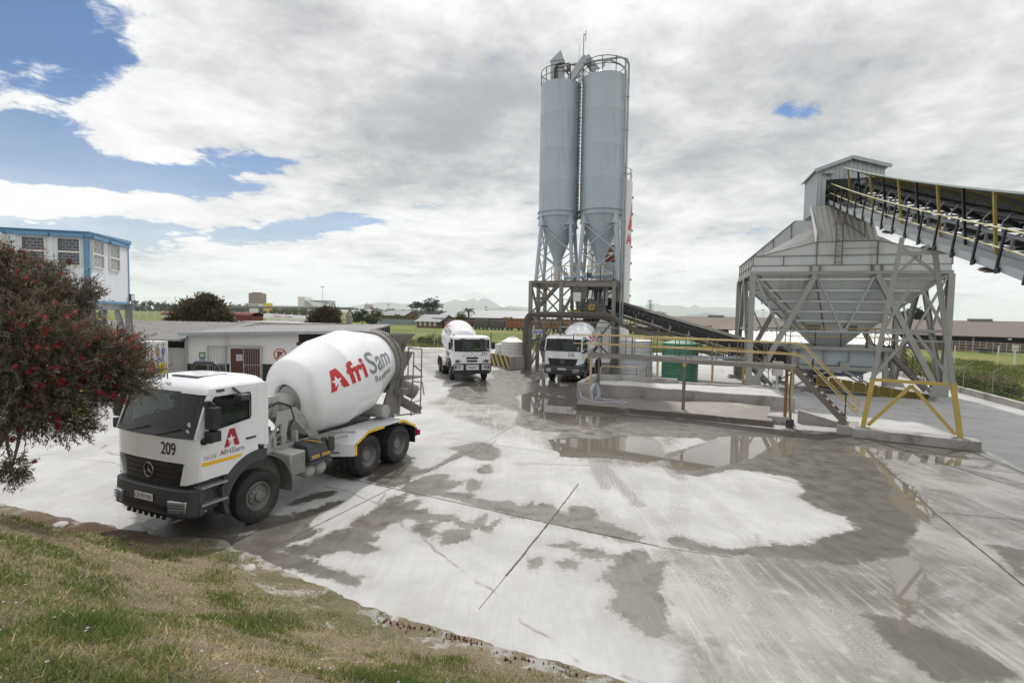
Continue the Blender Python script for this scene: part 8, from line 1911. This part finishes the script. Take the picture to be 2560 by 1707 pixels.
wagon(1109, 1145, 148, 146, 2.35, M['wagonred'], 'left one of two red open wagons in the row', 'open'); wagon(1146, 1181, 146, 144, 2.35, M['wagonred'], 'right one of two red open wagons in the row', 'open')
wagon(1183, 1222, 143, 141, 2.9, M['wagongrey'], 'grey wagon with pale tarpaulin left of the striped wall', 'tarp'); wagon(1223, 1261, 141, 139, 2.8, M['wagongrey'], 'second grey tarpaulin wagon, beside the orange framed wagon', 'tarp')
for k, (x0, x1) in enumerate(((1263, 1312), (1318, 1372), (1378, 1432), (1438, 1492), (1560, 1640))):
    wagon(x0, x1, 138 - 2 * k, 136 - 2 * k, 3.1, M['wagonorange'], ('orange framed wagon left of the tower leg', 'orange framed wagon behind the left tower bay', 'orange framed wagon behind the truck 216 cab', 'orange framed wagon behind the loading bay', 'orange framed wagon under the slanting black conveyor')[k], 'frame')
p = P_(1755, 88); b = MB()
for k in range(4): b.box(-1.5, 1.5, -.5, .5, 2.05 + k * .24, 2.22 + k * .24); [b.box(-1.4 + q * .9, -1.2 + q * .9, -.5, .5, 2.22 + k * .24, 2.29 + k * .24) for q in range(4)]
b.box(-1.4, 1.4, -.45, .45, .0, 2.05); tag(b.build('timber_stack', M['wagonorange'], None, loc=p, rotz=R(-15)), 'stack of orange timber by the brown warehouse wall', 'timber stack')
# sheds, houses
def shed(px0, px1, Y0, Y1, zeave, zridge, depth, wallm, roofm, label, name='shed', cat='shed', doors=True):
    a_, c2 = at(px0, 800, Y0), at(px1, 800, Y1); d_ = c2 - a_; L_ = math.hypot(d_.x, d_.y); g = -.2 if abs(a_.x) > 25 or a_.y > 70 else 0
    t = thing(name, label, cat, (a_.x, a_.y, 0), math.atan2(d_.y, d_.x)); b = MB(); b.box(0, L_, 0, depth, -1.2, zeave)
    b.prism([(0, zeave), (depth, zeave), (depth / 2, zridge - .1)], lambda a, c, t_: (t_, a, c), 0, L_); b.build('wall', wallm, t)
    b = MB(); o = .8
    sl = (zridge - zeave) / (depth / 2)
    for s_ in (0, 1):
        y0, y1 = (-o, depth / 2) if s_ == 0 else (depth + o, depth / 2)
        b.hexa([(-.4, y0, zeave - o * sl), (L_ + .4, y0, zeave - o * sl), (L_ + .4, y1, zridge), (-.4, y1, zridge)], [(-.4, y0, zeave - o * sl + .12), (L_ + .4, y0, zeave - o * sl + .12), (L_ + .4, y1, zridge + .12), (-.4, y1, zridge + .12)])
    b.build('roof', roofm, t); return t, L_
t, L_ = shed(1176, 1330, 172, 165, 2.9, 5.2, 22, M['wagongrey'], M['roofpale'], 'long pale-roofed shed behind the wagons below the mountain')
t, L_ = shed(1090, 1168, 185, 178, 2.9, 5.6, 22, M['brick'], M['roofpale'], 'pale-roofed shed left of the palm tree')
t, L_ = shed(1330, 1500, 172, 165, 2.9, 5.2, 22, M['wagongrey'], M['roofpale'], 'pale-roofed shed seen through the tower legs')
t, L_ = shed(1042, 1100, 150, 147, 1.9, 3.6, 9, M['brick'], M['roofpale'], 'small brick house with grey gable roof at the end of the field', 'house', 'house')
b = MB(); [b.box(.8 + 1.6 * k, 1.6 + 1.6 * k, -.05, 0, .5, 1.6) for k in range(4)]; b.build('window', M['cream'], t)
t, L_ = shed(955, 1012, 210, 205, 3.1, 4.8, 9, M['brick'], M['roofpale'], 'low brown house with pale roof behind the trees left of centre', 'house', 'house')
WH, LW = shed(1585, 2700, 124, 83, 1.75, 4.25, 26, M['brick'], M['roofbrown'], 'very long brown-roofed brick warehouse across the right background', 'warehouse', 'warehouse')
b = MB(); b.box(1, LW - 1, -.08, 0, .75, 1.70); b.build('dark_eaves_band', M['shadefill'], WH)
b = MB(); [b.box(6 + 11 * k, 6.35 + 11 * k, -.25, 0, -1.2, 1.72) for k in range(int(LW / 11))]; b.build('pilaster', M['roofgrey'], WH)
for k in range(6): MB().box(12 + 19 * k, 15.5 + 19 * k, -.14, -.085, -1.1, 1.0).build('door', M['roofgrey'] if k % 2 else mat('blue_grey_door', (.14, .17, .22), .7), WH)
for k in range(4): MB().box(14 + 24 * k, 17.5 + 24 * k, 12.4, 13.6, 4.3, 4.75).build('roof_vent', M['roofgrey'], WH)
for k in range(8): MB().box(9.5 + 14 * k, 9.9 + 14 * k, -.9, -.5, 1.25, 1.5).build('wall_lamp', M['cream'], WH)
# white corrugated canopy behind the hopper
a_, c2 = at(1822, 830, 52), at(2246, 850, 47); d_ = c2 - a_; L_ = math.hypot(d_.x, d_.y)
CN = thing('storage_canopy', 'long low store with white corrugated roof and dark sheet walls behind the hopper legs', 'shed', (a_.x, a_.y, 0), math.atan2(d_.y, d_.x))
b = MB(); b.sheet((L_, -2.6, 2.12), (-L_, 0, 0), (0, 2.9, .92), .45, .08, trap=False); b.build('roof', mat('white_sheet', (.70, .69, .66), .6, var=.04), CN, fix=False)
b = MB(); b.sheet((L_, -2.2, 0), (-L_, 0, 0), (0, 0, 2.15), .3, .04); b.box(0, L_, .3, .4, 0, 2.9); b.build('wall', M['dgrey'], CN, fix=False)
b = MB(); [b.bar((x, -2.3, 0), (x, -2.3, 2.2), .12) for x in np.arange(.1, L_, 3.0)]; b.build('column', M['post'], CN)
# trees and shrubs of the field
p = P_(1171, 160); PT = thing('palm_tree', 'palm tree standing above the pale shed roofs left of the tower', 'palm', p)
MB().path([(0, 0, 0), (.1, 0, 2.8), (0, 0, 5.4)], .3, 8, rs=[.38, .28, .24]).build('trunk', M['bark'], PT, 60)
rg = np.random.default_rng(5); C_, D_ = [], []
for k in range(30):
    a = 2.4 * k; e = rg.uniform(-.5, 1.1); L2_ = rg.uniform(1.5, 2.1)
    for q in range(22):
        f = q / 21; x = L2_ * f * math.cos(e * (1 - .5 * f)); z = 5.5 + L2_ * f * math.sin(e) - 1.1 * f * f
        for sg in (-1, 1): C_.append((x * math.cos(a), x * math.sin(a), z)); D_.append((math.cos(a + sg * 1.0) * .8, math.sin(a + sg * 1.0) * .8, -.45))
C_, D_ = np.array(C_), unit(np.array(D_)); Wv = unit(np.cross(D_, np.array((0, 0, 1.0)))); leaves_obj('fronds', quad_cloud(C_, D_, Wv, np.full(len(C_), .55), np.full(len(C_), .05)), np.clip(rg.normal(.5, .2, len(C_)), 0, 1), FOL['green'], PT)
tree('tree', 'bushy yellow-green tree beside the palm', 'tree', P_(1151, 160), 4.5, [((0, 0, 3.0), (1.5, 1.4, 1.5)), ((-.9, 0, 2.3), (1.2, 1.2, 1.2)), ((1.0, 0, 2.4), (1.0, 1.1, 1.2)), ((.1, 0, 4.0), (.9, .9, .7))], .3, 2500, FOL['yellow'], 21, .2)
tree('tree', 'small round tree in front of the pale shed, left of the striped wall', 'tree', P_(1268, 150), 3.4, [((0, 0, 2.6), (1.6, 1.2, .8)), ((-.8, 0, 2.2), (.9, .9, .6)), ((.9, 0, 2.2), (.9, .9, .6))], .3, 1500, FOL['yellow'], 22, .15)
for k, (x, Y_, h, w, nm, lab) in enumerate(((905, 165, 5.0, 3.0, 'dark', 'dark tree at the left end of the tree row behind the pillar'), (922, 160, 3.6, 1.5, 'green', 'slim pale-stemmed tree in the row behind the pillar'), (940, 168, 5.4, 3.4, 'olive', 'tallest brownish tree at the right of the row behind the pillar'), (933, 155, 3.0, 1.6, 'green', 'low rounded tree in front of the brownish tree'))):
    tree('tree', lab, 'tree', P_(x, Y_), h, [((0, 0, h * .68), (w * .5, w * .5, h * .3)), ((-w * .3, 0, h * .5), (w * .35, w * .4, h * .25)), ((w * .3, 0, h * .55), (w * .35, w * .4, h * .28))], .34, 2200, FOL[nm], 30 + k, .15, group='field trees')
tree('tree', 'flat-topped gum tree with bare trunk on the skyline, left of two', 'tree', P_(1042, 330), 11, [((-2.5, 0, 8.2), (2.4, 2, 1.3)), ((1.2, 0, 8.8), (2.6, 2, 1.2)), ((-.3, 0, 10.0), (2.0, 2, .9))], .7, 1500, FOL['dark'], 41, .3, 8); tree('tree', 'broad dark gum tree on the skyline, right of two', 'tree', P_(1073, 320), 13, [((-3.5, 0, 8.5), (3, 3, 2.0)), ((1.0, 0, 10.5), (4.2, 3, 2.2)), ((4.5, 0, 8.6), (3.2, 3, 1.9)), ((0, 0, 7.5), (4, 3, 2))], .8, 2600, FOL['dark'], 42, .4, 8)
for k, (x0, x1, Y_, h, nm, lab) in enumerate(((985, 1050, 200, 3.4, 'yellow', 'bright hedge bushes along the left field fence'), (1052, 1092, 190, 2.6, 'green', 'low dark hedge left of the small brick house'), (875, 900, 210, 4.6, 'green', 'clump of mixed bushes right of the dark pillar'))):
    w_ = (x1 - x0) * Y_ / 1300; tree('bushes', lab, 'hedge', P_((x0 + x1) / 2, Y_), h, [((w_ * (i / 5 - .5), 0, h * (.45 + .12 * math.sin(i * 2.2 + k))), (w_ * .16, 2, h * (.42 + .1 * math.cos(i * 1.7)))) for i in range(6)], .45, 2400, FOL[nm], 50 + k, .2)
# norfolk pine
p = P_(1624, 150, z=-.3); NP = thing('norfolk_pine', 'tall tiered Norfolk pine on the skyline right of the tower', 'tree', p)
MB().path([(0, 0, 0), (0, 0, 9.0)], .2, 7, rs=[.3, .04]).build('trunk', M['bark'], NP)
C_, D_ = [], []; rg = np.random.default_rng(8)
for tier in range(10):
    z = 3.2 + tier * .62; rr = 2.1 * (1 - tier / 11) + .15
    for br in range(9):
        a = 2 * math.pi * br / 9 + tier * .4
        for q in range(26): f = q / 25; C_.append((rr * f * math.cos(a), rr * f * math.sin(a), z + .10 * f + rg.normal(0, .03))); D_.append((math.cos(a + rg.normal(0, .8)), math.sin(a + rg.normal(0, .8)), .35))
C_, D_ = np.array(C_), unit(np.array(D_)); leaves_obj('branches', quad_cloud(C_, D_, unit(np.cross(D_, np.array((0, 0, 1.0)))), np.full(len(C_), .34), np.full(len(C_), .06)), np.clip(rg.normal(.4, .2, len(C_)), 0, 1), FOL['dark'], NP)
tree('tree', 'dark round tree below the Norfolk pine', 'tree', P_(1645, 140), 6.0, [((-1.6, 0, 3.8), (1.8, 1.5, 1.4)), ((.2, 0, 4.4), (2.0, 1.6, 1.4)), ((1.9, 0, 3.6), (1.5, 1.4, 1.2))], .4, 2600, FOL['dark'], 61, .25); tree('umbrella_pine', 'dark umbrella pine seen between the hopper legs', 'tree', P_(2283, 150), 8.5, [((-2.4, 0, 6.2), (1.8, 1.6, 1.0)), ((0, 0, 7.2), (2.2, 1.8, 1.1)), ((2.4, 0, 6.3), (2.0, 1.6, .9)), ((3.9, 0, 5.6), (1.0, 1, .5))], .45, 3400, FOL['dark'], 62, .3, 6)
# shrubs on the verge
vr = [(1088, 70, 1.5, 2.6, 'green', 'dark green bush on the verge left of truck 251'), (1062, 74, 1.1, 2.2, 'green', 'lower bush at the left of the dark verge bush'), (1268, 60, 1.25, 1.6, 'green', 'left one of two round bushes behind the striped wall'), (1292, 61, 1.35, 1.9, 'green', 'right one of two round bushes behind the striped wall'), (2285, 43, 1.6, 2.6, 'green', 'leafy green bush behind the hopper raking leg'), (2420, 36, 1.1, 2.0, 'green', 'dark green bush behind the left cranked fence post'), (2520, 34, 1.25, 2.2, 'green', 'dark green bush behind the right cranked fence post'), (1600, 62, .9, 2.4, 'dry', 'dry bush behind the pale grey tank'), (2490, 41, 1.0, 3.6, 'dry', 'clump of dry brown grass on the right bank'), (2390, 41, 1.0, 2.6, 'yellow', 'bright weedy clump right of the hopper leg')]
for k, (x, Y_, h, w, nm, lab) in enumerate(vr):
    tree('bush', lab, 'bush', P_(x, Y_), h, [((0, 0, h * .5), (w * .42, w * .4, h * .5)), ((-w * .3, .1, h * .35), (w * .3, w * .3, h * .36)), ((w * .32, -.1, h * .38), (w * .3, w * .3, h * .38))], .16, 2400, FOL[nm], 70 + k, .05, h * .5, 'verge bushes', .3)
# rough grass along the far edge of the yard and on the right bank
rg = np.random.default_rng(9); n = 60000
def tufts(poly, n, h0, h1, wd, seed):
    rg = np.random.default_rng(seed); pl = np.array(poly); lo, hi = pl.min(0), pl.max(0); q = rg.uniform(lo, hi, (n * 2, 2)); q = q[sdf(q[:, 0], q[:, 1], pl) > 0][:n]; k = len(q)
    pn = np.array([mnoise.fractal((x * .25, y * .25, 6), 1, 2, 4) for x, y in q]); keep_ = rg.random(k) < np.clip(.65 + pn, .1, 1); q, pn = q[keep_], pn[keep_]; k = len(q)
    z = np.array([gz(x, y) for x, y in q]) - .05; h = rg.uniform(h0, h1, k) * np.clip(1 + 1.0 * pn, .4, 1.8); a = rg.uniform(0, 6.28, k); l_ = rg.uniform(.1, .5, k)
    P0 = np.stack([q[:, 0], q[:, 1], z], 1); D_ = unit(np.stack([np.cos(a) * l_, np.sin(a) * l_, np.ones(k)], 1)); W_v = unit(np.cross(D_, rg.normal(0, 1, (k, 3))))
    return quad_cloud(P0, D_, W_v, h, np.full(k, wd)), np.clip(.45 + .9 * pn + rg.normal(0, .22, k), 0, 1)
c1_, t1_ = tufts([(-60, 62), (-26, 64.5), (-14, 65.5), (-4, 63.5), (8, 62), (36, 60), (40, 76), (-60, 82)], 42000, .15, .55, .035, 1)
kxy = lambda y: kx(y) + .55
c2_, t2_ = tufts([(kxy(20), 20), (kxy(25), 25), (kxy(30), 30), (kxy(40), 40), (kxy(56), 56), (60, 70), (62, 40), (46, 20)], 52000, .12, .5, .022, 2)
rgm = blade_mat('rough_grass', [(0, (.32, .255, .14)), (.3, (.26, .22, .10)), (.5, (.17, .18, .06)), (1, (.10, .135, .035))])
ro = fast_mesh('rough_grass', np.concatenate([c1_, c2_]), np.arange(len(c1_) + len(c2_)).reshape(-1, 4), rgm); fattr(ro, 'tint', np.repeat(np.concatenate([t1_, t2_]), 4)); tag(ro, kind='stuff')
# fences and posts in the middle distance
def far_post(px_, Y_, h, m, label, r_=.05, group='thin field fence posts'):
    b = MB(); b.tube((0, 0, -.3), (0, 0, h), r_, 6); b.box(-r_ * .9, r_ * .9, -r_ * .9, r_ * .9, h, h + .05); return tag(b.build('fence_post', m, None, 50, loc=P_(px_, Y_)), label, 'fence post', group)
for x, lab in ((955, 'thin fence post right of the first truck drum'), (1040, 'thin pale fence post left of truck 251 drum'), (1086, 'thin fence post at the left edge of truck 251 drum'), (1228, 'dark thin fence post between truck 251 and the pale tanks')): far_post(x, 66, 2.0, M['galv'] if x != 1228 else M['darksteel'], lab)
far_post(2392, 62, 2.3, M['cream'], 'pale post standing in the grass right of the hopper', .06, 'pale posts in the right field'); far_post(2501, 60, 2.4, M['cream'], 'pale post in the grass left of the white signal post', .06, 'pale posts in the right field')
b = MB(); a_, c2 = P_(930, 66), P_(1320, 64)
for h in (.4, .9, 1.4, 1.9): b.path([tuple(a_ + Vector((0, 0, h))), tuple(c2 + Vector((0, 0, h)))], .012, 4)
tag(b.build('fence_wire', M['fencewire'], None), 'thin wires of the fence between yard and field', 'fence')
b = MB(); a_, c2 = P_(940, 185), P_(1056, 175); d_ = c2 - a_; n = 26
for i in range(n): p, q = a_ + d_ * (i / n), a_ + d_ * ((i + .93) / n); b.hexa([p, q, q + Vector((0, .1, 0)), p + Vector((0, .1, 0))], [v + Vector((0, 0, 1.9 + .1 * math.sin(i * 3))) for v in (p, q, q + Vector((0, .1, 0)), p + Vector((0, .1, 0)))])
tag(b.build('panel_fence', mat('blue_grey_fence', (.22, .26, .28), .7, var=.25, scale=.4), None), 'blue-grey panel fence along the left end of the field', 'fence')
WF = thing('boundary_fence', 'pale concrete post fence along the far rail yard at left', 'fence', (0, 0, 0)); b = MB()
for i in range(34): p = at(330 + 19 * i, 800, 240); b.box(p.x - .15, p.x + .15, p.y - .15, p.y + .15, -.2, 2.6); b.bar((p.x, p.y, 2.6), (p.x + .5, p.y, 3.1), .2)
b.build('fence_posts', M['cream'], WF); b = MB(); a_, c2 = at(325, 800, 240), at(975, 800, 240); [b.bar((a_.x, a_.y, h), (c2.x, c2.y, h), .1) for h in (.5, 1.3, 2.1)]; b.build('fence_rails', M['fencewire'], WF)
WF = thing('boundary_fence', 'row of thin posts and wires in front of the brown warehouse', 'fence', (0, 0, 0)); b = MB()
for i in range(17): p = at(2385 + 17 * i, 800, 88 - .9 * i); b.tube((p.x, p.y, -1.2), (p.x, p.y, 1.0), .05, 5)
b.build('fence_posts', M['galv'], WF); b = MB(); a_, c2 = at(2380, 800, 88.3), at(2665, 800, 73); [b.path([(a_.x, a_.y, h), (c2.x, c2.y, h)], .015, 4) for h in (-.5, 0, .5, .9)]; b.build('fence_rails', M['fencewire'], WF)
p = P_(2543, 62); SP = thing('signal_post', 'white post with three white boards on top in the right field', 'post', p)
MB().tube((0, 0, -.3), (0, 0, 1.75), .13, 10, .09).build('pole', M['cream'], SP, 50)
for z in (1.78, 2.05, 2.32): MB().box(-.36, .36, -.06, .06, z, z + .17).build('board', M['cream'], SP)
p = P_(2478, 84); b = MB(); b.box(-1.3, 1.3, -.6, .6, .15, .8); b.box(-.6, .9, -.5, .5, .8, 1.0); tag(b.build('dark_crate', M['black'], None, None, .05, loc=p), 'low black box lying in the grass before the warehouse', 'box')
# town on the skyline
def block(name, label, px0, px1, py0, py1, Y_, dep, m, cat='building'):
    a_, c2 = at(px0, py1, Y_), at(px1, py0, Y_); b = MB(); t = thing(name, label, cat, (a_.x, Y_, 0)); b.box(0, c2.x - a_.x, 0, dep, -2, c2.z); b.build('wall', m, t); return t, c2.x - a_.x, c2.z
t, w_, z_ = block('tower_block', 'brown brick tower block alone on the left skyline', 622, 652, 733, 765, 900, 20, mat('tower_brick', (.19, .125, .10), .9, var=.1))
b = MB(); [b.box(-.3, w_ + .3, -.3, 20.3, z_ - 2.2 - 2.3 * k, z_ - 1.2 - 2.3 * k) for k in range(9)]; b.build('floor_band', mat('tower_band', (.30, .235, .20), .9), t)
b = MB(); b.box(4, w_ - 4, 3, 15, z_, z_ + 1.5); b.build('roof_room', M['brick'], t); MB().box(3, w_ - 1, -1.5, -.4, 4.8, 10.5).build('billboard', mat('billboard_blue', (.10, .20, .48), .6), t)
t, w_, z_ = block('low_block', 'long white low building at the foot of the brown tower block', 614, 650, 759, 766, 880, 12, M['plaster']); b = MB(); [b.box(2 + 4 * k, 4.5 + 4 * k, -.2, 0, z_ - 3.5, z_ - 1.5) for k in range(5)]; b.build('window', M['winglass'], t); MB().box(-.5, w_ + .5, -.5, 12.5, z_, z_ + .5).build('roof', M['roofgrey'], t)
t, w_, z_ = block('office_block', 'pale grey modern office block with sloping white roof wing on the left skyline', 745, 822, 751, 768, 800, 30, mat('pale_office', (.42, .44, .46), .6))
b = MB(); b.box(0, w_ * .22, -.6, 31, -2, z_ + 5.0); b.build('stair_tower', M['plaster'], t); b = MB(); b.prism([(w_ * .3, z_ - .5), (w_, z_ - 6), (w_, z_ - 10), (w_ * .55, z_ - 10)], XZ, -4, -.2); b.build('wing_roof', M['paint'], t); b = MB(); [b.box(w_ * .34, w_ * .98, -.3, 0, z_ - 3.0 * k - 2.2, z_ - 3.0 * k - 1.0) for k in range(2)]; b.build('window_band', M['winglass'], t)
t, w_, z_ = block('yellow_hoarding', 'small yellow advertising board on the left skyline', 660, 681, 758, 763, 700, .6, M['signyellow'], 'billboard'); MB().box(1, w_ - 1, .1, .5, -3, .5).build('leg', M['post'], t)
t, w_, z_ = block('flats', 'pale block of flats below the far left mountains', 911, 929, 761, 777, 1100, 12, mat('flats_pink', (.42, .36, .35), .9)); MB().box(2, 6, 1, 10, z_, z_ + 3).build('roof_room', M['plaster'], t)
a_, c2 = at(560, 772, 560), at(884, 779, 520); d_ = c2 - a_; L_ = math.hypot(d_.x, d_.y); VD = thing('viaduct', 'long dark road viaduct across the left background', 'viaduct', (a_.x, a_.y, 0), math.atan2(d_.y, d_.x))
b = MB(); b.box(0, L_, 0, 9, 5.6, 7.4); b.build('deck', mat('viaduct_concrete', (.16, .155, .15), .9), VD); b = MB(); [b.box(6 + 18 * k, 8 + 18 * k, 2, 7, -1, 5.6) for k in range(int(L_ / 18))]; b.build('pier', M['roofgrey'], VD); b = MB(); b.box(0, L_, -.2, 0, 7.4, 8.2); b.build('parapet', M['concrete'], VD)
t, L_ = shed(884, 925, 420, 410, 4.5, 6.0, 20, M['plaster'], M['roofpale'], 'white shed at the right end of the viaduct')
def mast(px_, ptop, Y_, label, head=True):
    p = at(px_, ptop, Y_); b = MB(); b.tube((0, 0, -1), (0, 0, p.z), .16 * Y_ / 300, 6, .10 * Y_ / 300)
    if head: b.box(-.9 * Y_ / 300, .9 * Y_ / 300, -.4, .4, p.z - .3, p.z + .25 * Y_ / 300)
    tag(b.build('light_mast', M['galv'], None, 50, loc=(p.x, p.y, 0)), label, 'light mast', 'tall light masts')
for x, y_, Y_, lab in ((806, 717, 420, 'tallest light mast, above the pale office block'), (1092, 742, 330, 'light mast left of the palm tree'), (1215, 767, 200, 'light mast above the pale shed left of the tower'), (971, 761, 420, 'thin light mast on the skyline above the field trees'), (1908, 775, 300, 'thin light mast between the hopper legs')): mast(x, y_, Y_, lab)
# woods along the skyline
rgw = np.random.default_rng(4)
def wood(label, px0, px1, Y_, h, seed, nm='dark'):
    n = max(6, int((px1 - px0) / 7)); lob = []; o_ = at((px0 + px1) / 2, 780, Y_)
    for i in range(n):
        x = (at(px0 + (px1 - px0) * (i + .5) / n, 780, Y_) - o_).x; hh = h * rgw.uniform(.55, 1.05); lob.append(((x, rgw.uniform(-6, 6), hh * .5), (9 * Y_ / 1300 * 1.1, 6, hh * .5)))
    o = thing('wood', label, 'wood', (o_.x, o_.y, -.5)); c = foliage('trees', lob, 2.6 * Y_ / 900, 260 * n, FOL[nm], None, seed); bpy.data.objects.remove(o); c.location = (o_.x, o_.y, -.5); c.name = 'wood'; tag(c, label, 'wood', None, 'stuff')
wood('dark belt of trees on the skyline right of the office', 330, 440, 700, 13, 1); wood('dark belt of trees on the skyline behind the olive shrub', 520, 620, 760, 11, 2); wood('thin line of far trees below the mountains', 930, 1110, 900, 9, 3); wood('bushes below the road viaduct', 660, 760, 420, 5, 4, 'green'); wood('far trees between tower block and office block', 680, 750, 820, 8, 6)
# mountains
def ridge(name, prof, Y_, seed, fore):
    us = np.linspace(prof[0][0], prof[-1][0], 160); tops = np.interp(us, [p[0] for p in prof], [p[1] for p in prof]); vs = []; nd = 9
    for j in range(nd):
        f = j / (nd - 1); dd_ = Y_ - fore + 2 * fore * f; k = 1 - abs(2 * f - 1)
        for u, ty in zip(us, tops):
            p = at(u, ty, Y_); q = at(u, ty, dd_); zz_ = max(-2, (p.z + 5) * k ** .75 + (1 - k) * k * 60 * mnoise.fractal((u * .03, f * 3, seed), 1, 2, 5)) if k > 0 else -2; vs.append((q.x, dd_, zz_ if k < .999 else p.z))
    n = len(us); o = fast_mesh(name, vs, [(j * n + i, j * n + i + 1, (j + 1) * n + i + 1, (j + 1) * n + i) for j in range(nd - 1) for i in range(n - 1)], MTN); tag(o, kind='structure')
MTN = mat('mountain_scrub', (.075, .085, .075), .95, var=.2, scale=.002)
ridge('mountains', [(560, 772), (600, 768), (640, 764), (690, 762), (740, 764), (800, 768), (860, 770), (890, 764), (930, 758), (960, 754.5), (1000, 759), (1060, 760), (1085, 761), (1110, 757), (1140, 748), (1152, 752), (1162, 752.5), (1185, 746), (1195, 752), (1204, 746), (1212, 744.5), (1225, 749), (1245, 762), (1258, 769), (1272, 764), (1300, 767), (1360, 772)], 9500, 1, 1300)
ridge('mountains', [(1500, 770), (1545, 766), (1590, 762), (1610, 764), (1640, 757.5), (1655, 764), (1690, 762), (1720, 769), (1736, 760), (1752, 769), (1785, 767), (1830, 769), (1880, 770), (1900, 776), (1980, 780)], 9800, 2, 1300)
ridge('hills', [(1715, 789), (1745, 784), (1768, 781), (1790, 785), (1815, 790)], 5200, 3, 500); ridge('hills', [(1190, 775), (1230, 771), (1262, 768), (1290, 770), (1330, 777)], 5600, 4, 500)
# air between here and the mountains
hz = MB(); hz.box(-15500, 15500, -900, 15500, -3.5, 345); hz = hz.build('haze', bpy.data.materials.new('haze_air'), None); tag(hz, kind='stuff'); m = hz.data.materials[0]; m.use_nodes = True; t = NT(m.node_tree); t.n.remove(t.n['Principled BSDF'])
pv = t.new('ShaderNodeVolumePrincipled'); pv.inputs['Color'].default_value = (.88, .945, 1.0, 1); pv.inputs['Density'].default_value = 1.05e-4; pv.inputs['Anisotropy'].default_value = .2
t.l.new(pv.outputs[0], t.n['Material Output'].inputs['Volume'])
# ------------------------------------------------------------------ pieces that repeat become parts of their own
def split_part(o, key=None):
    me = o.data; nv = len(me.vertices); par_ = list(range(nv))
    def find(a):
        while par_[a] != a: par_[a] = par_[par_[a]]; a = par_[a]
        return a
    for p in me.polygons:
        r0 = find(p.vertices[0])
        for v in p.vertices[1:]: par_[find(v)] = r0
    isl = {}
    for p in me.polygons: isl.setdefault(find(p.vertices[0]), []).append(p)
    grp = {}
    for k, (r_, ps) in enumerate(isl.items()):
        c = Vector((0, 0, 0)); vs = {v for p in ps for v in p.vertices}
        for v in vs: c += me.vertices[v].co
        grp.setdefault(key(c / len(vs)) if key else k, []).extend(ps)
    if len(grp) < 2: return
    out = []
    for k, ps in grp.items():
        ids = sorted({v for p in ps for v in p.vertices}); mp = {v: i for i, v in enumerate(ids)}
        m2 = bpy.data.meshes.new(o.name.split('.')[0]); m2.from_pydata([tuple(me.vertices[v].co) for v in ids], [], [[mp[v] for v in p.vertices] for p in ps])
        for mm in me.materials: m2.materials.append(mm)
        m2.polygons.foreach_set('use_smooth', [p.use_smooth for p in ps])
        if any(p.use_smooth for p in ps): m2.set_sharp_from_angle(angle=R(45))
        out.append(m2)
    base = o.name.split('.')[0]; ch = kids(o); first = None
    for m2 in out[1:]:
        n = o.copy(); n.data = m2; COL.objects.link(n); n.name = base
    o.data = out[0]
quad = lambda c: (c.x > 4.8, c.y > 3.4)
zkey = lambda c: c.z > .95
RULES = {('idler_roller', CV1): None, ('idler_bracket', CV1): None, ('rail_post', sr): None, ('wall', BW): None, ('wall', KW): None, ('inspection_hatch', HOP): None, ('gable_edge', HOP): None, ('idler_bracket', CV2): lambda c: int((c.x - .05) / 1.5), ('toe_board', CV1): lambda c: c.y > .5, ('walkway_bracket', CV1): lambda c: int((c.x + .8) / 4),
         ('hood_rib', CV1): lambda c: int((c.x + .45) / 1.9), ('gusset_plate', HOP): quad, ('footing', HOP): quad, ('corner_stiffener', HOP): None, ('footing', WB): None, ('guard_frame', WB): None, ('mesh_guard', WB): None, ('stair_post', WB): None, ('leg_brace', WB): None, ('base_plate', TRS): None, ('brace', TRS): None,
         ('bracing', TOWER): None, ('floor_beam', TOWER): None, ('tie_brace', HOP): None, ('ring_beam', HOP): None, ('side_wall', TH): None, ('yellow_band', None): None}
TR_RULES = {'step_treads': zkey, 'reflective_tape': None, 'mudguard': None, 'air_tank': lambda c: c.x > -1.7, 'battery_straps': None, 'roof': None}
WIN = {'window', 'floor_band', 'pilaster', 'fence_posts', 'fence_rails', 'bogie', 'wheel', 'wall_lamp', 'pier', 'leg_brace', 'floor_beam', 'column', 'support_leg', 'stair_tread', 'leg_bracing', 'cable_clip', 'wind_board', 'locking_bar', 'black_stripe'}
for o in list(bpy.data.objects):
    if o.type != 'MESH' or o.parent is None or o.name.split('.')[0] in ('tyre',): continue
    base = o.name.split('.')[0]; pr = o.parent
    k_ = (base, pr)
    if k_ in RULES: split_part(o, RULES[k_])
    elif pr in (TR1, TR2, TR3) and base in TR_RULES and base != 'roof': split_part(o, TR_RULES[base])
    elif base in WIN and pr not in (TR1, TR2, TR3) and len(o.data.vertices) < 4000 and not o.children: split_part(o)
for o in bpy.data.objects:
    b_ = o.name.split('.')[0]
    if b_ == 'fence_posts': o.name = 'fence_post'
    elif b_ == 'fence_rails': o.name = 'fence_rail'
    elif b_ == 'step_treads': o.name = 'step_tread'
